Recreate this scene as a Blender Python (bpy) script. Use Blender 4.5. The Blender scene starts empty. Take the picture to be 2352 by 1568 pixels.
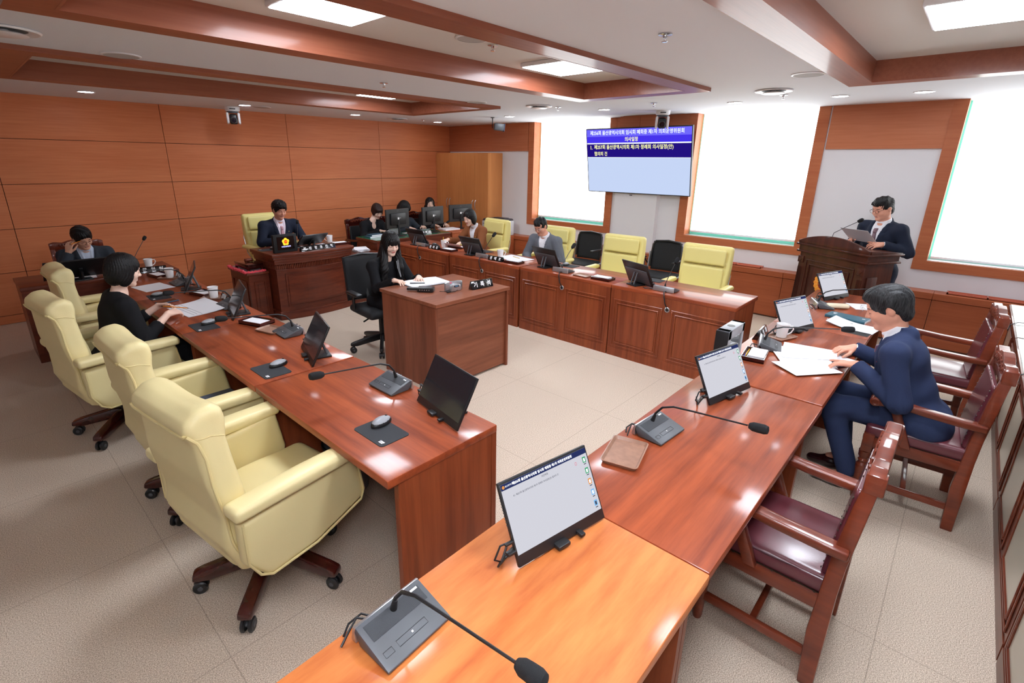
import bpy, bmesh, math, random
import numpy as np
from mathutils import Vector, Matrix, Euler
PI = math.pi
random.seed(7)
SC = bpy.context.scene
COL = SC.collection

# ---------------------------------------------------------------- materials
MATS = {}
def lin(c):
    return tuple(((x / 255.0) / 12.92 if x / 255.0 <= 0.04045 else ((x / 255.0 + 0.055) / 1.055) ** 2.4) for x in c) + (1.0,)

def mat(name, rgb, rough=0.5, metal=0.0, coat=0.0, spec=0.5, noise=0.0, nscale=20.0, bump=0.0, bscale=200.0, emit=0.0, alpha=1.0, trans=0.0, coatr=0.08, sheen=0.0, sss=0.0):
    if name in MATS: return MATS[name]
    m = bpy.data.materials.new(name); m.use_nodes = True
    nt = m.node_tree; b = nt.nodes['Principled BSDF']
    c = lin(rgb)
    b.inputs['Base Color'].default_value = c
    b.inputs['Roughness'].default_value = rough
    b.inputs['Metallic'].default_value = metal
    b.inputs['Specular IOR Level'].default_value = spec
    b.inputs['Coat Weight'].default_value = coat
    b.inputs['Coat Roughness'].default_value = coatr
    if sheen: b.inputs['Sheen Weight'].default_value = sheen
    if emit:
        b.inputs['Emission Color'].default_value = c
        b.inputs['Emission Strength'].default_value = emit
    if trans: b.inputs['Transmission Weight'].default_value = trans
    if alpha < 1: b.inputs['Alpha'].default_value = alpha
    if noise or bump:
        tc = nt.nodes.new('ShaderNodeTexCoord')
    if noise:
        n = nt.nodes.new('ShaderNodeTexNoise'); n.inputs['Scale'].default_value = nscale; n.inputs['Detail'].default_value = 4
        nt.links.new(tc.outputs['Object'], n.inputs['Vector'])
        r = nt.nodes.new('ShaderNodeValToRGB')
        r.color_ramp.elements[0].position = 0.3; r.color_ramp.elements[1].position = 0.7
        r.color_ramp.elements[0].color = tuple(x * (1 - noise) for x in c[:3]) + (1,)
        r.color_ramp.elements[1].color = tuple(min(1, x * (1 + noise)) for x in c[:3]) + (1,)
        nt.links.new(n.outputs['Fac'], r.inputs['Fac']); nt.links.new(r.outputs['Color'], b.inputs['Base Color'])
    if bump:
        n2 = nt.nodes.new('ShaderNodeTexNoise'); n2.inputs['Scale'].default_value = bscale; n2.inputs['Detail'].default_value = 3
        nt.links.new(tc.outputs['Object'], n2.inputs['Vector'])
        bp = nt.nodes.new('ShaderNodeBump'); bp.inputs['Strength'].default_value = bump; bp.inputs['Distance'].default_value = 0.002
        nt.links.new(n2.outputs['Fac'], bp.inputs['Height']); nt.links.new(bp.outputs['Normal'], b.inputs['Normal'])
    MATS[name] = m
    return m

def wood(name, c1, c2, axis='x', rough=0.3, coat=0.0, fine=60.0, coarse=3.0, stretch=0.06, contrast=1.0, coatr=0.06, figure=0.0, spec=0.25):
    if name in MATS: return MATS[name]
    m = bpy.data.materials.new(name); m.use_nodes = True
    nt = m.node_tree; L = nt.links; b = nt.nodes['Principled BSDF']
    tc = nt.nodes.new('ShaderNodeTexCoord')
    mp = nt.nodes.new('ShaderNodeMapping')
    s = [1, 1, 1]; s['xyz'.index(axis)] = stretch
    mp.inputs['Scale'].default_value = s
    L.new(tc.outputs['Object'], mp.inputs['Vector'])
    n1 = nt.nodes.new('ShaderNodeTexNoise'); n1.inputs['Scale'].default_value = fine; n1.inputs['Detail'].default_value = 5; n1.inputs['Roughness'].default_value = 0.6
    n2 = nt.nodes.new('ShaderNodeTexNoise'); n2.inputs['Scale'].default_value = coarse * 3; n2.inputs['Detail'].default_value = 3; n2.inputs['Distortion'].default_value = figure
    L.new(mp.outputs['Vector'], n1.inputs['Vector']); L.new(mp.outputs['Vector'], n2.inputs['Vector'])
    mx = nt.nodes.new('ShaderNodeMix'); mx.data_type = 'FLOAT'; mx.inputs[0].default_value = 0.5
    L.new(n1.outputs['Fac'], mx.inputs[2]); L.new(n2.outputs['Fac'], mx.inputs[3])
    r = nt.nodes.new('ShaderNodeValToRGB')
    r.color_ramp.elements[0].position = 0.5 - 0.16 / contrast; r.color_ramp.elements[1].position = 0.5 + 0.16 / contrast
    r.color_ramp.elements[0].color = lin(c2); r.color_ramp.elements[1].color = lin(c1)
    L.new(mx.outputs[0], r.inputs['Fac']); L.new(r.outputs['Color'], b.inputs['Base Color'])
    b.inputs['Roughness'].default_value = rough; b.inputs['Specular IOR Level'].default_value = spec
    b.inputs['Coat Weight'].default_value = coat; b.inputs['Coat Roughness'].default_value = coatr
    MATS[name] = m
    return m

# ---------------------------------------------------------------- mesh builder
class MB:
    def __init__(self):
        self.bm = bmesh.new(); self.mats = []; self.cur = 0
    def mat(self, m):
        if m is None: return self
        if m not in self.mats: self.mats.append(m)
        self.cur = self.mats.index(m); return self
    def _merge(self, tb, M=None):
        for f in tb.faces: f.material_index = self.cur
        if M is not None: bmesh.ops.transform(tb, matrix=M, verts=tb.verts)
        me = bpy.data.meshes.new('tmp'); tb.to_mesh(me); tb.free()
        self.bm.from_mesh(me); bpy.data.meshes.remove(me)
        return self
    def box(self, c, s, rot=None, bev=0.0, seg=2, taper=None):
        tb = bmesh.new(); bmesh.ops.create_cube(tb, size=1.0)
        for v in tb.verts:
            if taper and v.co.z > 0: v.co.x *= taper[0]; v.co.y *= taper[1]
            v.co = Vector((v.co.x * s[0], v.co.y * s[1], v.co.z * s[2]))
        if bev: bmesh.ops.bevel(tb, geom=list(tb.edges), offset=bev, segments=seg, affect='EDGES', profile=0.5, clamp_overlap=True)
        M = Matrix.Translation(c)
        if rot: M = M @ Euler(rot).to_matrix().to_4x4()
        return self._merge(tb, M)
    def b2(self, lo, hi, bev=0.0, seg=2):
        return self.box([(a + b) / 2 for a, b in zip(lo, hi)], [abs(b - a) for a, b in zip(lo, hi)], None, bev, seg)
    def cyl(self, p0, p1, r0, r1=None, seg=16, caps=True):
        p0 = Vector(p0); p1 = Vector(p1); d = p1 - p0
        tb = bmesh.new()
        bmesh.ops.create_cone(tb, cap_ends=caps, segments=seg, radius1=r0, radius2=r0 if r1 is None else r1, depth=d.length)
        M = Matrix.Translation((p0 + p1) / 2) @ d.to_track_quat('Z', 'Y').to_matrix().to_4x4()
        return self._merge(tb, M)
    def tube(self, pts, r, seg=8, closed=False, caps=True, flat=1.0):
        pts = [Vector(p) for p in pts]; n = len(pts)
        rr = r if isinstance(r, (list, tuple)) else [r] * n
        bm = self.bm; rings = []; up = None
        for i, p in enumerate(pts):
            a = pts[(i - 1) % n] if (closed or i > 0) else p
            b = pts[(i + 1) % n] if (closed or i < n - 1) else p
            t = (b - a).normalized()
            if up is None:
                up = Vector((0, 0, 1)) if abs(t.z) < 0.9 else Vector((1, 0, 0))
            x = up.cross(t)
            if x.length < 1e-5: x = Vector((0, 1, 0)).cross(t)
            x.normalize(); y = t.cross(x); up = y
            rings.append([bm.verts.new(p + (x * math.cos(k * 2 * PI / seg) + y * flat * math.sin(k * 2 * PI / seg)) * rr[i]) for k in range(seg)])
        m = n if closed else n - 1
        for i in range(m):
            A = rings[i]; B = rings[(i + 1) % n]
            for k in range(seg):
                f = bm.faces.new((A[k], A[(k + 1) % seg], B[(k + 1) % seg], B[k])); f.material_index = self.cur
        if caps and not closed:
            for R, rev in ((rings[0], True), (rings[-1], False)):
                f = bm.faces.new(R[::-1] if rev else R); f.material_index = self.cur
        return self
    def lathe(self, prof, c=(0, 0, 0), seg=24, M=None):
        tb = bmesh.new(); rings = []
        for r, z in prof:
            if r < 1e-5: rings.append([tb.verts.new((0, 0, z))])
            else: rings.append([tb.verts.new((r * math.cos(k * 2 * PI / seg), r * math.sin(k * 2 * PI / seg), z)) for k in range(seg)])
        for A, B in zip(rings, rings[1:]):
            for k in range(seg):
                a = [A[k % len(A)], A[(k + 1) % len(A)], B[(k + 1) % len(B)], B[k % len(B)]]
                u = []
                for v in a:
                    if v not in u: u.append(v)
                if len(u) > 2: tb.faces.new(u)
        bmesh.ops.recalc_face_normals(tb, faces=tb.faces)
        T = Matrix.Translation(c)
        return self._merge(tb, T @ M if M is not None else T)
    def prism(self, poly, plane, a, b, bev=0.0, seg=2):
        # poly: 2D points in plane 'xz','yz','xy'; extruded from a to b on the third axis
        tb = bmesh.new()
        def P(u, v, w):
            return {'xz': (u, w, v), 'yz': (w, u, v), 'xy': (u, v, w)}[plane]
        A = [tb.verts.new(P(u, v, a)) for u, v in poly]; B = [tb.verts.new(P(u, v, b)) for u, v in poly]
        tb.faces.new(A); tb.faces.new(B[::-1])
        n = len(poly)
        for i in range(n): tb.faces.new((A[i], B[i], B[(i + 1) % n], A[(i + 1) % n]))
        bmesh.ops.recalc_face_normals(tb, faces=tb.faces)
        if bev: bmesh.ops.bevel(tb, geom=list(tb.edges), offset=bev, segments=seg, affect='EDGES', profile=0.5, clamp_overlap=True)
        return self._merge(tb)
    def quad(self, pts):
        f = self.bm.faces.new([self.bm.verts.new(p) for p in pts]); f.material_index = self.cur; return self
    def sheet(self, pts, th=0.0006):
        # thin solid sheet over 4 or more coplanar-ish corner points, thickness th upward
        lo = [self.bm.verts.new(p) for p in pts]; hi = [self.bm.verts.new((p[0], p[1], p[2] + th)) for p in pts]
        n = len(pts)
        F = [self.bm.faces.new(lo[::-1]), self.bm.faces.new(hi)]
        for i in range(n): F.append(self.bm.faces.new((lo[i], lo[(i + 1) % n], hi[(i + 1) % n], hi[i])))
        for f in F: f.material_index = self.cur
        return self
    def grid(self, fn, nu, nv, th=None):
        V = [[self.bm.verts.new(fn(i / nu, j / nv)) for j in range(nv + 1)] for i in range(nu + 1)]
        for i in range(nu):
            for j in range(nv):
                f = self.bm.faces.new((V[i][j], V[i + 1][j], V[i + 1][j + 1], V[i][j + 1])); f.material_index = self.cur
        return self
    def arr(self, verts, faces, M=None):
        me = bpy.data.meshes.new('tmp'); me.from_pydata([tuple(v) for v in verts], [], [tuple(f) for f in faces])
        tb = bmesh.new(); tb.from_mesh(me); bpy.data.meshes.remove(me)
        return self._merge(tb, M)
    def text(self, s, size, M, extrude=0.0004, align='CENTER', sx=1.0, bold=0.0):
        cu = bpy.data.curves.new('t', 'FONT'); cu.body = s; cu.size = size; cu.align_x = align; cu.align_y = 'CENTER'
        cu.extrude = extrude; cu.offset = bold; cu.resolution_u = 2
        o = bpy.data.objects.new('t', cu); COL.objects.link(o)
        dg = bpy.context.evaluated_depsgraph_get()
        me = bpy.data.meshes.new_from_object(o.evaluated_get(dg))
        bpy.data.objects.remove(o); bpy.data.curves.remove(cu)
        tb = bmesh.new(); tb.from_mesh(me); bpy.data.meshes.remove(me)
        if sx != 1.0: bmesh.ops.scale(tb, vec=(sx, 1, 1), verts=tb.verts)
        return self._merge(tb, M)
    def xform(self, M):
        bmesh.ops.transform(self.bm, matrix=M, verts=self.bm.verts); return self
    def build(self, name, m=None, parent=None, smooth=30, loc=(0, 0, 0), label=None, sub=0):
        if m is not None and not self.mats: self.mats = [m]
        me = bpy.data.meshes.new(name)
        bmesh.ops.recalc_face_normals(self.bm, faces=self.bm.faces) if getattr(self, 'recalc', False) else None
        self.bm.to_mesh(me); self.bm.free()
        for k in self.mats: me.materials.append(k)
        if smooth:
            me.shade_smooth() if hasattr(me, 'shade_smooth') else [setattr(p, 'use_smooth', True) for p in me.polygons]
            me.set_sharp_from_angle(angle=math.radians(smooth))
        o = bpy.data.objects.new(name, me); COL.objects.link(o); o.location = loc
        if parent is not None: o.parent = parent
        if label: o['label'] = label
        if sub:
            md = o.modifiers.new('s', 'SUBSURF'); md.levels = sub; md.render_levels = sub
        return o

def thing(name, label, cat, loc=(0, 0, 0), rz=0.0, group=None, scale=1.0):
    o = bpy.data.objects.new(name, None); COL.objects.link(o)
    o.location = loc; o.rotation_euler = (0, 0, math.radians(rz)); o.empty_display_size = 0.1
    if scale != 1.0: o.scale = (scale,) * 3
    o['label'] = label; o['category'] = cat
    if group: o['group'] = group
    return o
def tag(o, label, cat, group=None, kind=None):
    o['label'] = label; o['category'] = cat
    if group: o['group'] = group
    if kind: o['kind'] = kind
    return o
def struct(o):
    o['kind'] = 'structure'; return o
def children(o): return list(o.children)
def dup(root, loc, rz, label=None, group=None, scale=None):
    r = root.copy(); COL.objects.link(r); r.location = loc; r.rotation_euler = (0, 0, math.radians(rz))
    if label: r['label'] = label
    if group: r['group'] = group
    if scale: r.scale = (scale,) * 3
    for ch in KIDS[root.name]:
        c = ch.copy(); COL.objects.link(c); c.parent = r
        for g in KIDS.get(ch.name, []):
            d = g.copy(); COL.objects.link(d); d.parent = c
    return r
KIDS = {}
def reg(root):
    # remember the parts (and sub-parts) of a prototype for copying
    bpy.context.view_layer.update()
    KIDS[root.name] = list(root.children)
    for c in root.children: KIDS[c.name] = list(c.children)
    return root
def place(o, loc, rz, label, group=None):
    o.location = loc; o.rotation_euler = (0, 0, math.radians(rz)); o['label'] = label
    if group: o['group'] = group
    return o
class Proto:
    """first call places the original, later calls place copies"""
    def __init__(self, root): self.r = reg(root); self.n = 0
    def put(self, loc, rz, label, group=None):
        self.n += 1
        if self.n == 1: return place(self.r, loc, rz, label, group)
        return dup(self.r, loc, rz, label, group)
def R3(*deg): return Euler([math.radians(d) for d in deg]).to_matrix().to_4x4()
def TR(*v): return Matrix.Translation(v)

# ---------------------------------------------------------------- signed distance modelling
class SDF:
    def __init__(self, lo, hi, h):
        self.lo = np.array(lo, np.float32); self.h = h
        self.n = [int(math.ceil((b - a) / h)) + 1 for a, b in zip(lo, hi)]
        self.ax = [(self.lo[i] + np.arange(self.n[i], dtype=np.float32) * h) for i in range(3)]
        self.d = np.full(self.n, 0.08, np.float32)
    def _sub(self, lo, hi):
        s = []
        for i in range(3):
            a = max(0, int((lo[i] - self.lo[i]) / self.h) - 1); b = min(self.n[i], int((hi[i] - self.lo[i]) / self.h) + 3)
            if b <= a: return None
            s.append(slice(a, b))
        return tuple(s)
    def apply(self, f, lo, hi, k=0.0, op='u'):
        pad = max(k, 0.02) + 2 * self.h
        s = self._sub([a - pad for a in lo], [b + pad for b in hi])
        if s is None: return self
        X = self.ax[0][s[0]][:, None, None]; Y = self.ax[1][s[1]][None, :, None]; Z = self.ax[2][s[2]][None, None, :]
        p = f(X, Y, Z); d = self.d[s]
        if op == 'u':
            if k > 0:
                hh = np.clip(0.5 + 0.5 * (d - p) / k, 0, 1)
                r = d * (1 - hh) + p * hh - k * hh * (1 - hh)
            else: r = np.minimum(d, p)
        elif op == 's':
            if k > 0:
                hh = np.clip(0.5 - 0.5 * (d + p) / k, 0, 1)
                r = d * (1 - hh) - p * hh + k * hh * (1 - hh)
            else: r = np.maximum(d, -p)
        else: r = np.maximum(d, p)
        self.d[s] = r; return self
    def cone(self, a, b, ra, rb, k=0.01, op='u'):
        a = np.array(a, np.float64); b = np.array(b, np.float64); ba = b - a; L2 = float(ba @ ba) + 1e-9
        def f(X, Y, Z):
            px, py, pz = X - a[0], Y - a[1], Z - a[2]
            t = np.clip((px * ba[0] + py * ba[1] + pz * ba[2]) / L2, 0, 1)
            return np.sqrt((px - t * ba[0]) ** 2 + (py - t * ba[1]) ** 2 + (pz - t * ba[2]) ** 2) - (ra + (rb - ra) * t)
        m = max(ra, rb)
        return self.apply(f, np.minimum(a, b) - m, np.maximum(a, b) + m, k, op)
    def ball(self, c, r, k=0.01, op='u'): return self.cone(c, c, r, r, k, op)
    def ell(self, c, r, k=0.01, op='u', R=None):
        c = np.array(c, np.float64); r = np.array(r, np.float64)
        M = np.eye(3) if R is None else np.array(R, np.float64)[:3, :3].T   # world->local
        def f(X, Y, Z):
            x, y, z = X - c[0], Y - c[1], Z - c[2]
            u = M[0, 0] * x + M[0, 1] * y + M[0, 2] * z; v = M[1, 0] * x + M[1, 1] * y + M[1, 2] * z; w = M[2, 0] * x + M[2, 1] * y + M[2, 2] * z
            k0 = np.sqrt((u / r[0]) ** 2 + (v / r[1]) ** 2 + (w / r[2]) ** 2) + 1e-6
            k1 = np.sqrt((u / r[0] ** 2) ** 2 + (v / r[1] ** 2) ** 2 + (w / r[2] ** 2) ** 2) + 1e-6
            return k0 * (k0 - 1) / k1
        m = r.max() if R is not None else r
        return self.apply(f, c - m, c + m, k, op)
    def rbox(self, c, s, rad=0.02, k=0.0, op='u', R=None):
        c = np.array(c, np.float64); hs = np.array(s, np.float64) / 2 - rad
        M = np.eye(3) if R is None else np.array(R, np.float64)[:3, :3].T
        def f(X, Y, Z):
            x, y, z = X - c[0], Y - c[1], Z - c[2]
            q = []
            for i in range(3): q.append(np.abs(M[i, 0] * x + M[i, 1] * y + M[i, 2] * z) - hs[i])
            o = np.sqrt(np.maximum(q[0], 0) ** 2 + np.maximum(q[1], 0) ** 2 + np.maximum(q[2], 0) ** 2)
            return o + np.minimum(np.maximum(q[0], np.maximum(q[1], q[2])), 0) - rad
        m = np.array(s) / 2 if R is None else np.full(3, np.linalg.norm(s) / 2)
        return self.apply(f, c - m, c + m, k, op)
    def prof(self, poly, w, wc=0.0, rad=0.02, k=0.0, op='u', axis=0, wfn=None):
        """2D polygon (in the plane normal to axis) extruded to half width w round wc, rounded by rad; wfn(u,v)->extra half width"""
        P = np.array(poly, np.float64); o = [i for i in range(3) if i != axis]
        def f(X, Y, Z):
            C = [X, Y, Z]; U, V = np.broadcast_arrays(C[o[0]], C[o[1]]); W = C[axis]
            U = U.astype(np.float64); V = V.astype(np.float64)
            d = (U - P[0, 0]) ** 2 + (V - P[0, 1]) ** 2; s = np.ones_like(U); n = len(P)
            for i in range(n):
                j = i - 1
                e = P[j] - P[i]; wx = U - P[i, 0]; wy = V - P[i, 1]
                t = np.clip((wx * e[0] + wy * e[1]) / (e @ e + 1e-12), 0, 1)
                d = np.minimum(d, (wx - e[0] * t) ** 2 + (wy - e[1] * t) ** 2)
                c1 = V >= P[i, 1]; c2 = V < P[j, 1]; c3 = e[0] * wy > e[1] * wx
                s = np.where((c1 & c2 & c3) | (~c1 & ~c2 & ~c3), -s, s)
            d2 = s * np.sqrt(d) + rad
            ww = np.abs(W - wc) - (w + (wfn(U, V) if wfn else 0.0)) + rad
            return np.minimum(np.maximum(d2, ww), 0) + np.sqrt(np.maximum(d2, 0) ** 2 + np.maximum(ww, 0) ** 2) - rad
        lo = np.zeros(3); hi = np.zeros(3)
        lo[o[0]], lo[o[1]] = P.min(0); hi[o[0]], hi[o[1]] = P.max(0); lo[axis] = wc - w - .03; hi[axis] = wc + w + .03
        return self.apply(f, lo, hi, k, op)
    def sample(self, P):
        g = (P - self.lo) / self.h; i = np.clip(np.floor(g).astype(int), 0, np.array(self.n) - 2); f = np.clip(g - i, 0, 1); r = 0
        for a in (0, 1):
            for b in (0, 1):
                for c in (0, 1):
                    w = (f[:, 0] if a else 1 - f[:, 0]) * (f[:, 1] if b else 1 - f[:, 1]) * (f[:, 2] if c else 1 - f[:, 2])
                    r = r + w * self.d[i[:, 0] + a, i[:, 1] + b, i[:, 2] + c]
        return r
    def snap(self, pts, off=0.0, it=8):
        P = np.array(pts, np.float64); e = self.h
        for _ in range(it):
            d = self.sample(P) - off; G = np.stack([self.sample(P + np.eye(3)[k] * e) - self.sample(P - np.eye(3)[k] * e) for k in range(3)], 1) / (2 * e)
            P = P - 0.8 * np.clip(d, -.03, .03)[:, None] * G / np.maximum((G ** 2).sum(1), .2)[:, None]
        return [tuple(p) for p in P]
    def disp(self, fn):
        X = self.ax[0][:, None, None]; Y = self.ax[1][None, :, None]; Z = self.ax[2][None, None, :]
        self.d = (self.d + fn(X, Y, Z)).astype(np.float32); return self
    def mesh(self):
        d = self.d; nx, ny, nz = d.shape
        d[0] = d[-1] = 0.05; d[:, 0] = d[:, -1] = 0.05; d[:, :, 0] = d[:, :, -1] = 0.05
        s = d < 0
        cs = [s[i:nx - 1 + i, j:ny - 1 + j, k:nz - 1 + k] for i in (0, 1) for j in (0, 1) for k in (0, 1)]
        allv = np.logical_and.reduce(cs); anyv = np.logical_or.reduce(cs)
        idx = np.argwhere(anyv & ~allv)
        if len(idx) == 0: return np.zeros((0, 3)), np.zeros((0, 4), int)
        I, J, K = idx.T
        acc = np.zeros((len(idx), 3)); cnt = np.zeros(len(idx))
        cor = [(i, j, k) for i in (0, 1) for j in (0, 1) for k in (0, 1)]
        val = {c: d[I + c[0], J + c[1], K + c[2]].astype(np.float64) for c in cor}
        for a in cor:
            for ax in range(3):
                if a[ax]: continue
                b = list(a); b[ax] = 1; b = tuple(b)
                va, vb = val[a], val[b]; m = (va < 0) != (vb < 0)
                t = np.where(m, va / np.where(m, va - vb, 1), 0)
                p = np.zeros((len(idx), 3)); p[:] = a; p[:, ax] = t
                acc[m] += p[m]; cnt[m] += 1
        V = (idx + acc / cnt[:, None]) * self.h + self.lo
        vid = np.full((nx - 1, ny - 1, nz - 1), -1, np.int64); vid[I, J, K] = np.arange(len(idx))
        F = []
        for ax in range(3):
            o = [i for i in range(3) if i != ax]
            sl = [slice(None)] * 3; sl2 = [slice(None)] * 3
            sl[ax] = slice(0, -1); sl2[ax] = slice(1, None)
            for q in o: sl[q] = slice(1, -1); sl2[q] = slice(1, -1)
            a = s[tuple(sl)]; b = s[tuple(sl2)]
            e = np.argwhere(a != b)
            if len(e) == 0: continue
            fl = a[e[:, 0], e[:, 1], e[:, 2]]
            base = e.copy(); base[:, o[0]] += 1; base[:, o[1]] += 1
            q = []
            for du, dv in ((-1, -1), (0, -1), (0, 0), (-1, 0)):
                c = base.copy(); c[:, o[0]] += du; c[:, o[1]] += dv
                q.append(vid[c[:, 0], c[:, 1], c[:, 2]])
            q = np.stack(q, 1)
            if ax == 1: fl = ~fl
            q[~fl] = q[~fl][:, ::-1]
            F.append(q)
        return V, np.concatenate(F)
def np_obj(name, V, F, mats, parent=None, midx=None, label=None, smooth_iter=0):
    me = bpy.data.meshes.new(name)
    if smooth_iter:
        E = np.concatenate([F[:, [0, 1]], F[:, [1, 2]], F[:, [2, 3]], F[:, [3, 0]]])
        for _ in range(smooth_iter):
            A = np.zeros_like(V); c = np.zeros(len(V))
            for a, b in ((0, 1), (1, 0)):
                for ax in range(3): A[:, ax] += np.bincount(E[:, a], weights=V[E[:, b], ax], minlength=len(V))
                c += np.bincount(E[:, a], minlength=len(V))
            V = 0.5 * V + 0.5 * A / np.maximum(c, 1)[:, None]
    me.vertices.add(len(V)); me.vertices.foreach_set('co', V.astype(np.float32).ravel())
    me.loops.add(F.size); me.loops.foreach_set('vertex_index', F.astype(np.int32).ravel())
    me.polygons.add(len(F)); me.polygons.foreach_set('loop_start', np.arange(0, F.size, 4, dtype=np.int32))
    me.polygons.foreach_set('loop_total', np.full(len(F), 4, np.int32))
    if midx is not None: me.polygons.foreach_set('material_index', midx.astype(np.int32))
    me.polygons.foreach_set('use_smooth', np.ones(len(F), bool))
    me.update(calc_edges=True); me.validate()
    for m in (mats if isinstance(mats, (list, tuple)) else [mats]): me.materials.append(m)
    o = bpy.data.objects.new(name, me); COL.objects.link(o)
    if parent is not None: o.parent = parent
    if label: o['label'] = label
    return o
def sdf_obj(name, s, mats, parent=None, label=None, midf=None, sm=1):
    V, F = s.mesh()
    mi = None
    if midf is not None: mi = midf(V[F].mean(1))
    return np_obj(name, V, F, mats, parent, mi, label, sm)
# ---------------------------------------------------------------- palette
W_WALL = wood('wall_panel_wood', (224, 140, 94), (206, 118, 74), 'x', rough=0.42, fine=45, coarse=1.2, stretch=0.05)
W_WALLY = wood('window_wall_wood', (200, 124, 86), (182, 104, 68), 'y', rough=0.42, fine=45, coarse=1.2, stretch=0.05)
W_TRIM = wood('window_trim_wood', (196, 118, 78), (176, 96, 60), 'y', rough=0.4, fine=40, coarse=1.5, stretch=0.06)
W_COFFER = wood('coffer_wood', (156, 92, 66), (134, 72, 50), 'x', rough=0.45, coat=0.22, fine=40, coarse=1.2, stretch=0.05, coatr=0.14)
W_DESKX = wood('mahogany_top_lengthwise', (168, 80, 42), (120, 50, 25), 'x', rough=0.5, coat=0.4, fine=30, coarse=3.0, stretch=0.07, coatr=0.12, contrast=1.3)
W_DESKF = wood('mahogany_front', (154, 78, 42), (112, 48, 24), 'z', rough=0.5, coat=0.25, fine=34, coarse=4.0, stretch=0.06, coatr=0.12)
W_ORANGE = wood('orange_cherry_top', (218, 132, 70), (180, 92, 42), 'x', rough=0.5, coat=0.35, fine=22, coarse=1.6, stretch=0.16, coatr=0.12, figure=1.6, contrast=1.4)
W_REC = wood('walnut_laminate', (150, 90, 64), (112, 62, 42), 'x', rough=0.4, coat=0.15, fine=26, coarse=2.0, stretch=0.08)
W_RECV = wood('walnut_laminate_end', (146, 84, 58), (104, 54, 36), 'z', rough=0.4, coat=0.15, fine=26, coarse=2.0, stretch=0.08)
W_DAIS = wood('dark_cherry', (116, 52, 30), (80, 32, 18), 'x', rough=0.45, coat=0.35, fine=30, coarse=2.5, stretch=0.08)
W_LECT = wood('lectern_dark_wood', (84, 40, 26), (54, 22, 14), 'z', rough=0.45, coat=0.4, fine=30, coarse=2.5, stretch=0.08)
W_CHAIR = wood('armchair_red_wood', (134, 58, 32), (84, 30, 16), 'y', rough=0.45, coat=0.6, fine=24, coarse=3.0, stretch=0.12, coatr=0.1)
W_CHAIRD = wood('dark_chair_wood', (72, 24, 18), (46, 14, 12), 'x', rough=0.2, coat=0.7, fine=24, coarse=3.0, stretch=0.12)
W_CAB = wood('light_oak_cabinet', (222, 152, 92), (204, 132, 76), 'z', rough=0.4, fine=50, coarse=1.5, stretch=0.04)
W_BENCH = wood('bench_wood', (176, 96, 60), (152, 78, 46), 'y', rough=0.4, coat=0.1, fine=40, coarse=1.2, stretch=0.05)
W_GRILLE = mat('grille_reddish_wood', (196, 104, 78), rough=0.35)
M_WHITE = mat('wall_white_paint', (232, 230, 232), rough=0.7, bump=0.05, bscale=300)
M_CEIL = mat('ceiling_white', (228, 232, 238), rough=0.8)
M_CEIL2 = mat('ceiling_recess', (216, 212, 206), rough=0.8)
M_BLACK = mat('black_plastic', (26, 26, 28), rough=0.4)
M_BLACKM = mat('black_matte', (20, 20, 22), rough=0.75, bump=0.2, bscale=600)
M_BLACKG = mat('black_gloss', (14, 14, 16), rough=0.12, coat=0.5)
M_DGREY = mat('dark_grey_plastic', (78, 80, 84), rough=0.45)
M_GREY = mat('grey_plastic', (150, 152, 156), rough=0.4)
M_SILVER = mat('silver_metal', (200, 202, 206), rough=0.28, metal=0.85)
M_CHROME = mat('chrome', (220, 222, 226), rough=0.12, metal=1.0)
M_PAPER = mat('white_paper', (240, 240, 244), rough=0.7)
M_PRINT = mat('printed_ink', (90, 92, 104), rough=0.8)
M_CERAM = mat('white_ceramic', (240, 238, 238), rough=0.2, coat=0.5)
M_CREAM = mat('cream_leather', (232, 216, 160), rough=0.42, spec=0.4, bump=0.12, bscale=260, coat=0.08, coatr=0.3)
M_CREAMS = mat('cream_piping', (222, 204, 146), rough=0.45)
M_YEL = mat('pale_yellow_leather', (240, 226, 146), rough=0.42, spec=0.4, bump=0.1, bscale=260, coat=0.08, coatr=0.3)
M_SEAM = mat('seam_shadow_thread', (120, 96, 50), rough=0.8)
M_BURG = mat('burgundy_leather', (96, 42, 50), rough=0.28, coat=0.35, coatr=0.18, bump=0.12, bscale=220)
M_STUD = mat('bronze_studs', (72, 62, 52), rough=0.35, metal=0.8)
M_WHITEP = mat('white_plastic', (236, 236, 238), rough=0.35)
M_RUBBER = mat('rubber', (30, 30, 32), rough=0.7)
M_MESH = mat('black_mesh_fabric', (30, 31, 34), rough=0.8, bump=0.4, bscale=900)
M_GLASSG = mat('green_glass_top', (40, 110, 72), rough=0.08, coat=0.6)
M_TEAL = mat('teal_window_glass', (96, 170, 150), rough=0.1, emit=0.25)  # weak emission stands in for daylight coming through the pane
M_FOAM = mat('black_foam', (22, 22, 24), rough=0.95, bump=0.6, bscale=900)
M_PADM = mat('mouse_mat_rubber', (44, 46, 50), rough=0.8, bump=0.1, bscale=800)
M_INLAY = mat('pale_reflection_inlay', (176, 168, 150), rough=0.25, coat=0.3)  # pale reflection on the desk fronts, painted into the inlay colour

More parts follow.
